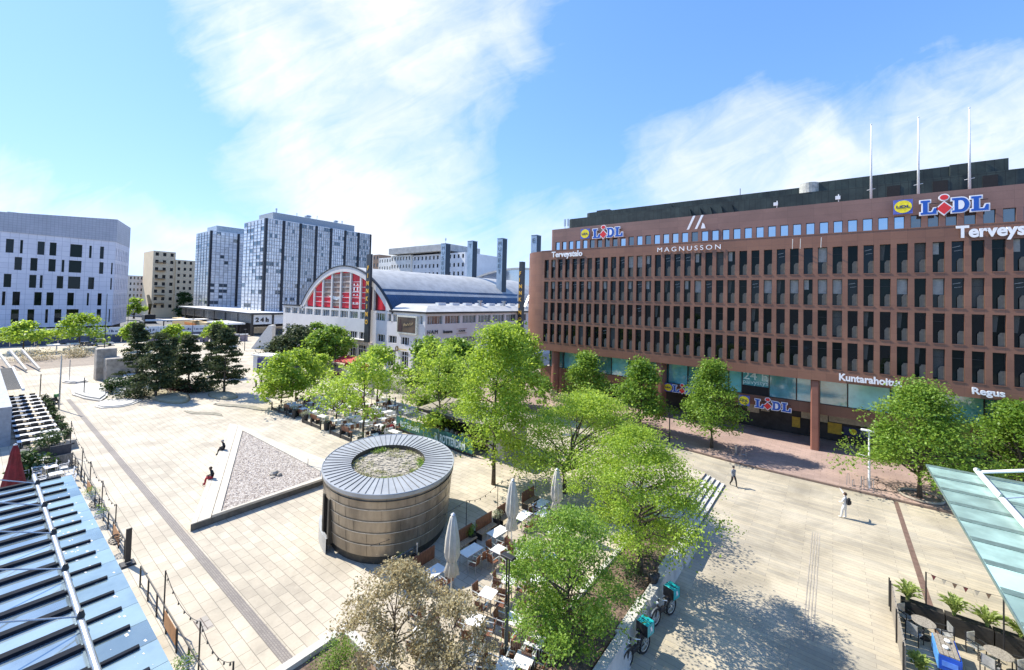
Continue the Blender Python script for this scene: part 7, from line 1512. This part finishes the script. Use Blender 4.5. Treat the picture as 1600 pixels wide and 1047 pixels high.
def person(label, x, y, z, rz, pose, top, legs, shoe, hair, h=1.75, sleeve=None, hairlong=False, group=None, fingers=True):
    J = dict(BASE); J.update(pose); J = {k: Vector(v) for k, v in J.items()}; names = list(J); idx = {k: i for i, k in enumerate(names)}
    vs = [J[k] for k in names]; rs = [RAD[k] for k in names]; es = [(idx[a], idx[b]) for a, b, _ in BONES]
    # nose
    hd = J['head']; vs.append(hd+Vector((0, -.105, .0))); rs.append(.016); es.append((idx['head'], len(vs)-1))
    if fingers:
        for s_ in 'LR':
            w, e = J['wr'+s_], J['el'+s_]; d_ = (w-e).normalized(); sd = d_.cross(Vector((0, 1, .2))).normalized(); palm = w+d_*.075; vs.append(palm); rs.append(.027); pi = len(vs)-1; es.append((idx['wr'+s_], pi)); up_ = d_.cross(sd)
            for k, (o_, L_) in enumerate(((-.027, .060), (-.009, .072), (.009, .076), (.027, .068))):
                a = palm+sd*o_+d_*.018; b = a+d_*L_*.5+up_*.008; c = a+d_*L_*.85+up_*.028
                vs += [a, b, c]; rs += [.009, .008, .007]; n_ = len(vs); es += [(pi, n_-3), (n_-3, n_-2), (n_-2, n_-1)]
            a = w+d_*.03-sd*.03; b = a+d_*.03-sd*.022; vs += [a, b]; rs += [.010, .008]; n_ = len(vs); es += [(pi, n_-2), (n_-2, n_-1)]
    me = bpy.data.meshes.new('person'); me.from_pydata([tuple(v) for v in vs], es, []); o = bpy.data.objects.new('tmp', me); COL.objects.link(o)
    md = o.modifiers.new('skin', 'SKIN'); md.branch_smoothing = .6; md.use_smooth_shade = True
    for v, r in zip(me.skin_vertices[0].data, rs): v.radius = (r, r*(1.0))
    for k in ('chest', 'pel'): me.skin_vertices[0].data[idx[k]].radius = (RAD[k]*1.12, RAD[k]*.80)
    me.skin_vertices[0].data[idx['pel']].use_root = True; sb = o.modifiers.new('sub', 'SUBSURF'); sb.levels = 1; sb.render_levels = 1
    bpy.context.view_layer.update(); bm = bpy.data.meshes.new_from_object(o.evaluated_get(bpy.context.evaluated_depsgraph_get())); bpy.data.objects.remove(o)
    sl = {'t': 1, 'h': 0, 's': 1 if sleeve else 0, 'l': 2, 'f': 3}; segs = [(J[a], J[b], sl[k]) for a, b, k in BONES]+[(J['wr'+s_], J['wr'+s_]+(J['wr'+s_]-J['el'+s_]).normalized()*.18, 0) for s_ in 'LR']
    bm.materials.clear()
    for m_ in (M_skin, top, legs, shoe): bm.materials.append(m_)
    mi = []
    for p in bm.polygons:
        c = p.center; best = (9, 0)
        for a, b, k in segs:
            ab = b-a; t_ = max(0, min(1, (c-a).dot(ab)/max(ab.length_squared, 1e-9))); dd = (c-(a+ab*t_)).length-(.05 if k in (1, 2) else 0)
            if dd < best[0]: best = (dd, k)
        mi.append(best[1])
    bm.polygons.foreach_set('material_index', mi); bm.polygons.foreach_set('use_smooth', [True]*len(mi))
    r = thing('person', label, 'person', (x, y, z), rz, group, sc=h/1.78); bm.name = 'body'; ob('body', bm, r)
    hr = MB(); cr = J['crown']; c = (hd+cr)/2+Vector((0, .018, .012)); prof = [(.0, -.02), (.098, -.015), (.108, .035), (.085, .085), (.03, .11)]; hr.lathe(prof, tuple(c), 12)
    if hairlong: hr.lathe([(.06, -.22), (.09, -.1), (.095, .0), (.06, .04)], tuple(c+Vector((0, .045, 0))), 10)
    else: hr.lathe([(.05, -.09), (.085, -.04), (.09, .02)], tuple(c+Vector((0, .03, 0))), 10)
    part('hair', hr, hair, r, smooth=True)
    for sx in (-.033, .033): e_ = MB(); e_.lathe([(.003, -.008), (.012, 0), (.003, .008)], (hd.x+sx, hd.y-.085, hd.z+.02), 6); part('eye', e_, M_dark, r)
    return r
WALK = dict(knL=(.10, -.20, .52), anL=(.10, -.28, .10), toeL=(.10, -.43, .08), knR=(-.10, .06, .50), anR=(-.10, .34, .12), toeR=(-.11, .22, .04), elL=(.24, .14, 1.16), wrL=(.24, .12, .92), elR=(-.24, -.08, 1.15), wrR=(-.22, -.25, .97))
SIT = dict(pel=(0, .0, .52), chest=(0, -.06, .82), neck=(0, -.12, 1.01), head=(0, -.18, 1.14), crown=(0, -.18, 1.24), shL=(.17, -.08, .95), shR=(-.17, -.08, .95), elL=(.22, -.05, .70), elR=(-.22, -.05, .70), wrL=(.10, -.28, .66), wrR=(-.10, -.28, .66), hipL=(.09, -.02, .50), hipR=(-.09, -.02, .50), knL=(.12, -.42, .52), knR=(-.12, -.42, .50), anL=(.12, -.46, .09), anR=(-.12, -.50, .09), toeL=(.12, -.62, .04), toeR=(-.12, -.66, .04))
hb, hblk, hbl = mat('brown hair', (.05, .025, .015), .6), mat('black hair', (.012, .01, .01), .6), mat('grey hair', (.3, .28, .26), .7)
cw, cb_, cn, cr_, cg = mcol('white', (.72, .70, .66)), mcol('black', (.018, .018, .02)), mcol('navy', (.02, .03, .07)), mcol('red', (.35, .02, .03)), mcol('grey', (.22, .23, .25))
p = G(1320, 810, LO)
RAISE = dict(elR=(-.34, -.20, 1.56), wrR=(-.44, -.42, 1.72), elL=(.22, -.06, 1.14), wrL=(.10, -.26, 1.04), knL=(.10, -.12, .50), anL=(.11, -.16, .08), toeL=(.12, -.33, .04))
person('person all in white raising an arm on the lower plaza, black backpack', p.x, p.y, LO, PI*-.62, RAISE, cw, cw, cw, hb, 1.88, sleeve=True)
bp = MB(); bp.box(-.16, .16, .0, .17, 0, .46, bev=.06); bp.box(-.13, .13, .17, .22, .05, .28, bev=.02); bpt = solo('backpack', bp, cb_, 'black backpack on the back of the person in white', 'backpack', loc=(0, 0, 0)); a_ = PI*-.62; bpt.rotation_euler = (0, 0, a_); bpt.location = (p.x-math.sin(a_)*.14, p.y+math.cos(a_)*.14, LO+1.08)
p = G(1146, 760, LO); person('person in a grey jacket and black trousers walking beside the steps', p.x, p.y, LO, PI*.25, WALK, cg, cb_, cb_, hblk, 1.72, sleeve=True)
person('silhouetted person walking in the dark arcade right of the granite pier', 1.25, 56.6, LO+.12, PI*.4, WALK, cb_, cg, cw, hblk, 1.82, sleeve=True)
def sitat(label, u, v, zs, rz, top, legs, hair, **k):
    p = G(u, v, zs); p = p+Vector((math.sin(-rz), math.cos(rz), 0))*.22; return person(label, p.x, p.y, zs-.42, rz, SIT, top, legs, cb_, hair, sleeve=True, **k)
sitat('person in black sitting on the basin bench, farther from the camera', 346, 703, .45, -PI*.15, cb_, cb_, hbl, h=1.8)
sitat('person in black top and red trousers sitting on the basin bench, nearer the camera', 327, 748, .45, -PI*.15, cb_, cr_, hb, h=1.8)
p = G(799, 712); person('person in dark clothes standing in the kiosk shade behind the tall tree', p.x, p.y, 0, 1.2, {}, cb_, cn, cw, hblk, 1.8, sleeve=True)
for lb, u, v, rz, tp, lg in (('guest in black, left of the group by the pavilion rim', 583, 688, .5, cb_, cb_), ('guest in black, middle of the group by the pavilion rim', 589, 684, 2.5, cb_, cn), ('guest in dark blue, right of the group by the pavilion rim', 594, 690, -1.0, cn, cb_), ('guest in a red top near the banner end', 612, 678, 1.2, cr_, cb_)):
    p = G(u, v); person(lb, p.x, p.y, .02, rz, SIT, tp, lg, cb_, hblk, sleeve=True, fingers=False, h=1.75); chair(p.x, p.y+.02, rz, 'dark chair under the '+lb.split(',')[0]+(', '+lb.split(',')[1].split(' of')[0].strip() if ',' in lb else ''), 'chairs of the seated guests', simple=SCD)
p = G(608, 640); person('dark clothed person standing beside the far closed parasol', p.x, p.y, 0, 2.0, {}, cb_, cb_, cb_, hblk, 1.8, sleeve=True, fingers=False)
p = G(617, 642); person('grey clothed person standing by the low white wall beside the far parasol', p.x, p.y, 0, -1.0, WALK, cg, cg, cb_, hb, 1.75, sleeve=True, fingers=False)
for lb, x, y, rz, tp, lg, hr in (('guest in a white shirt under the blossoming tree', -13.15, 12.3, PI*.5, cw, cg, hb), ('guest with grey top facing the one in the white shirt', -14.6, 12.6, -PI*.5, cg, cn, hblk)):
    person(lb, x, y, .03, rz, SIT, tp, lg, cb_, hr, sleeve=True); chair(x, y, rz+0, 'brown slatted chair under the '+lb, GC)
for i, (u, v, lb, c1, c2) in enumerate(((408, 606, 'dark clothed walker beside the bollard right of the pines', cb_, cb_), (404, 583, 'walker in front of the blue kiosk', cn, cb_), (362, 540, 'pedestrian in white near the podium, left', cw, cg), (368, 541, 'pedestrian in black near the podium', cb_, cb_), (374, 539, 'pedestrian in white near the podium, right', cw, cn), (352, 528, 'pedestrian by the white canopy of the podium', cb_, cn), (7, 540, 'pedestrian in front of the left end of the hoarding', cg, cb_), (318, 538, 'pedestrian behind the middle pine', cb_, cb_), (428, 545, 'dark clothed pedestrian right of the concrete wedge', cb_, cb_))):
    p = G(u, v); person(lb, p.x, p.y, 0, i*1.3, WALK, c1, c2, cb_, hblk, 1.78, sleeve=True, fingers=False)

for i, (u, v, rz) in enumerate(((500, 640, .4), (520, 648, 2.6), (556, 650, 1.2), (486, 628, -.6), (573, 662, 3.0), (536, 636, .9))):
    p = G(u, v, 0); lb = 'guest sitting at the far terrace tables, '+['in white, left part', 'in black, left of the crooked small tree', 'in grey, middle part', 'in navy, back left part', 'in black, right part near the thin tree', 'in red, back middle part'][i]
    person(lb, p.x, p.y, .02, rz, SIT, (cw, cb_, cg, cn, cb_, cr_)[i], (cn, cb_)[i % 2], cb_, (hb, hblk)[i % 2], sleeve=True, fingers=False, h=1.75); chair(p.x, p.y, rz, 'chair under the '+lb.replace('sitting at the', 'at the').replace(' tables', ''), 'chairs of the seated guests', simple=SCB)
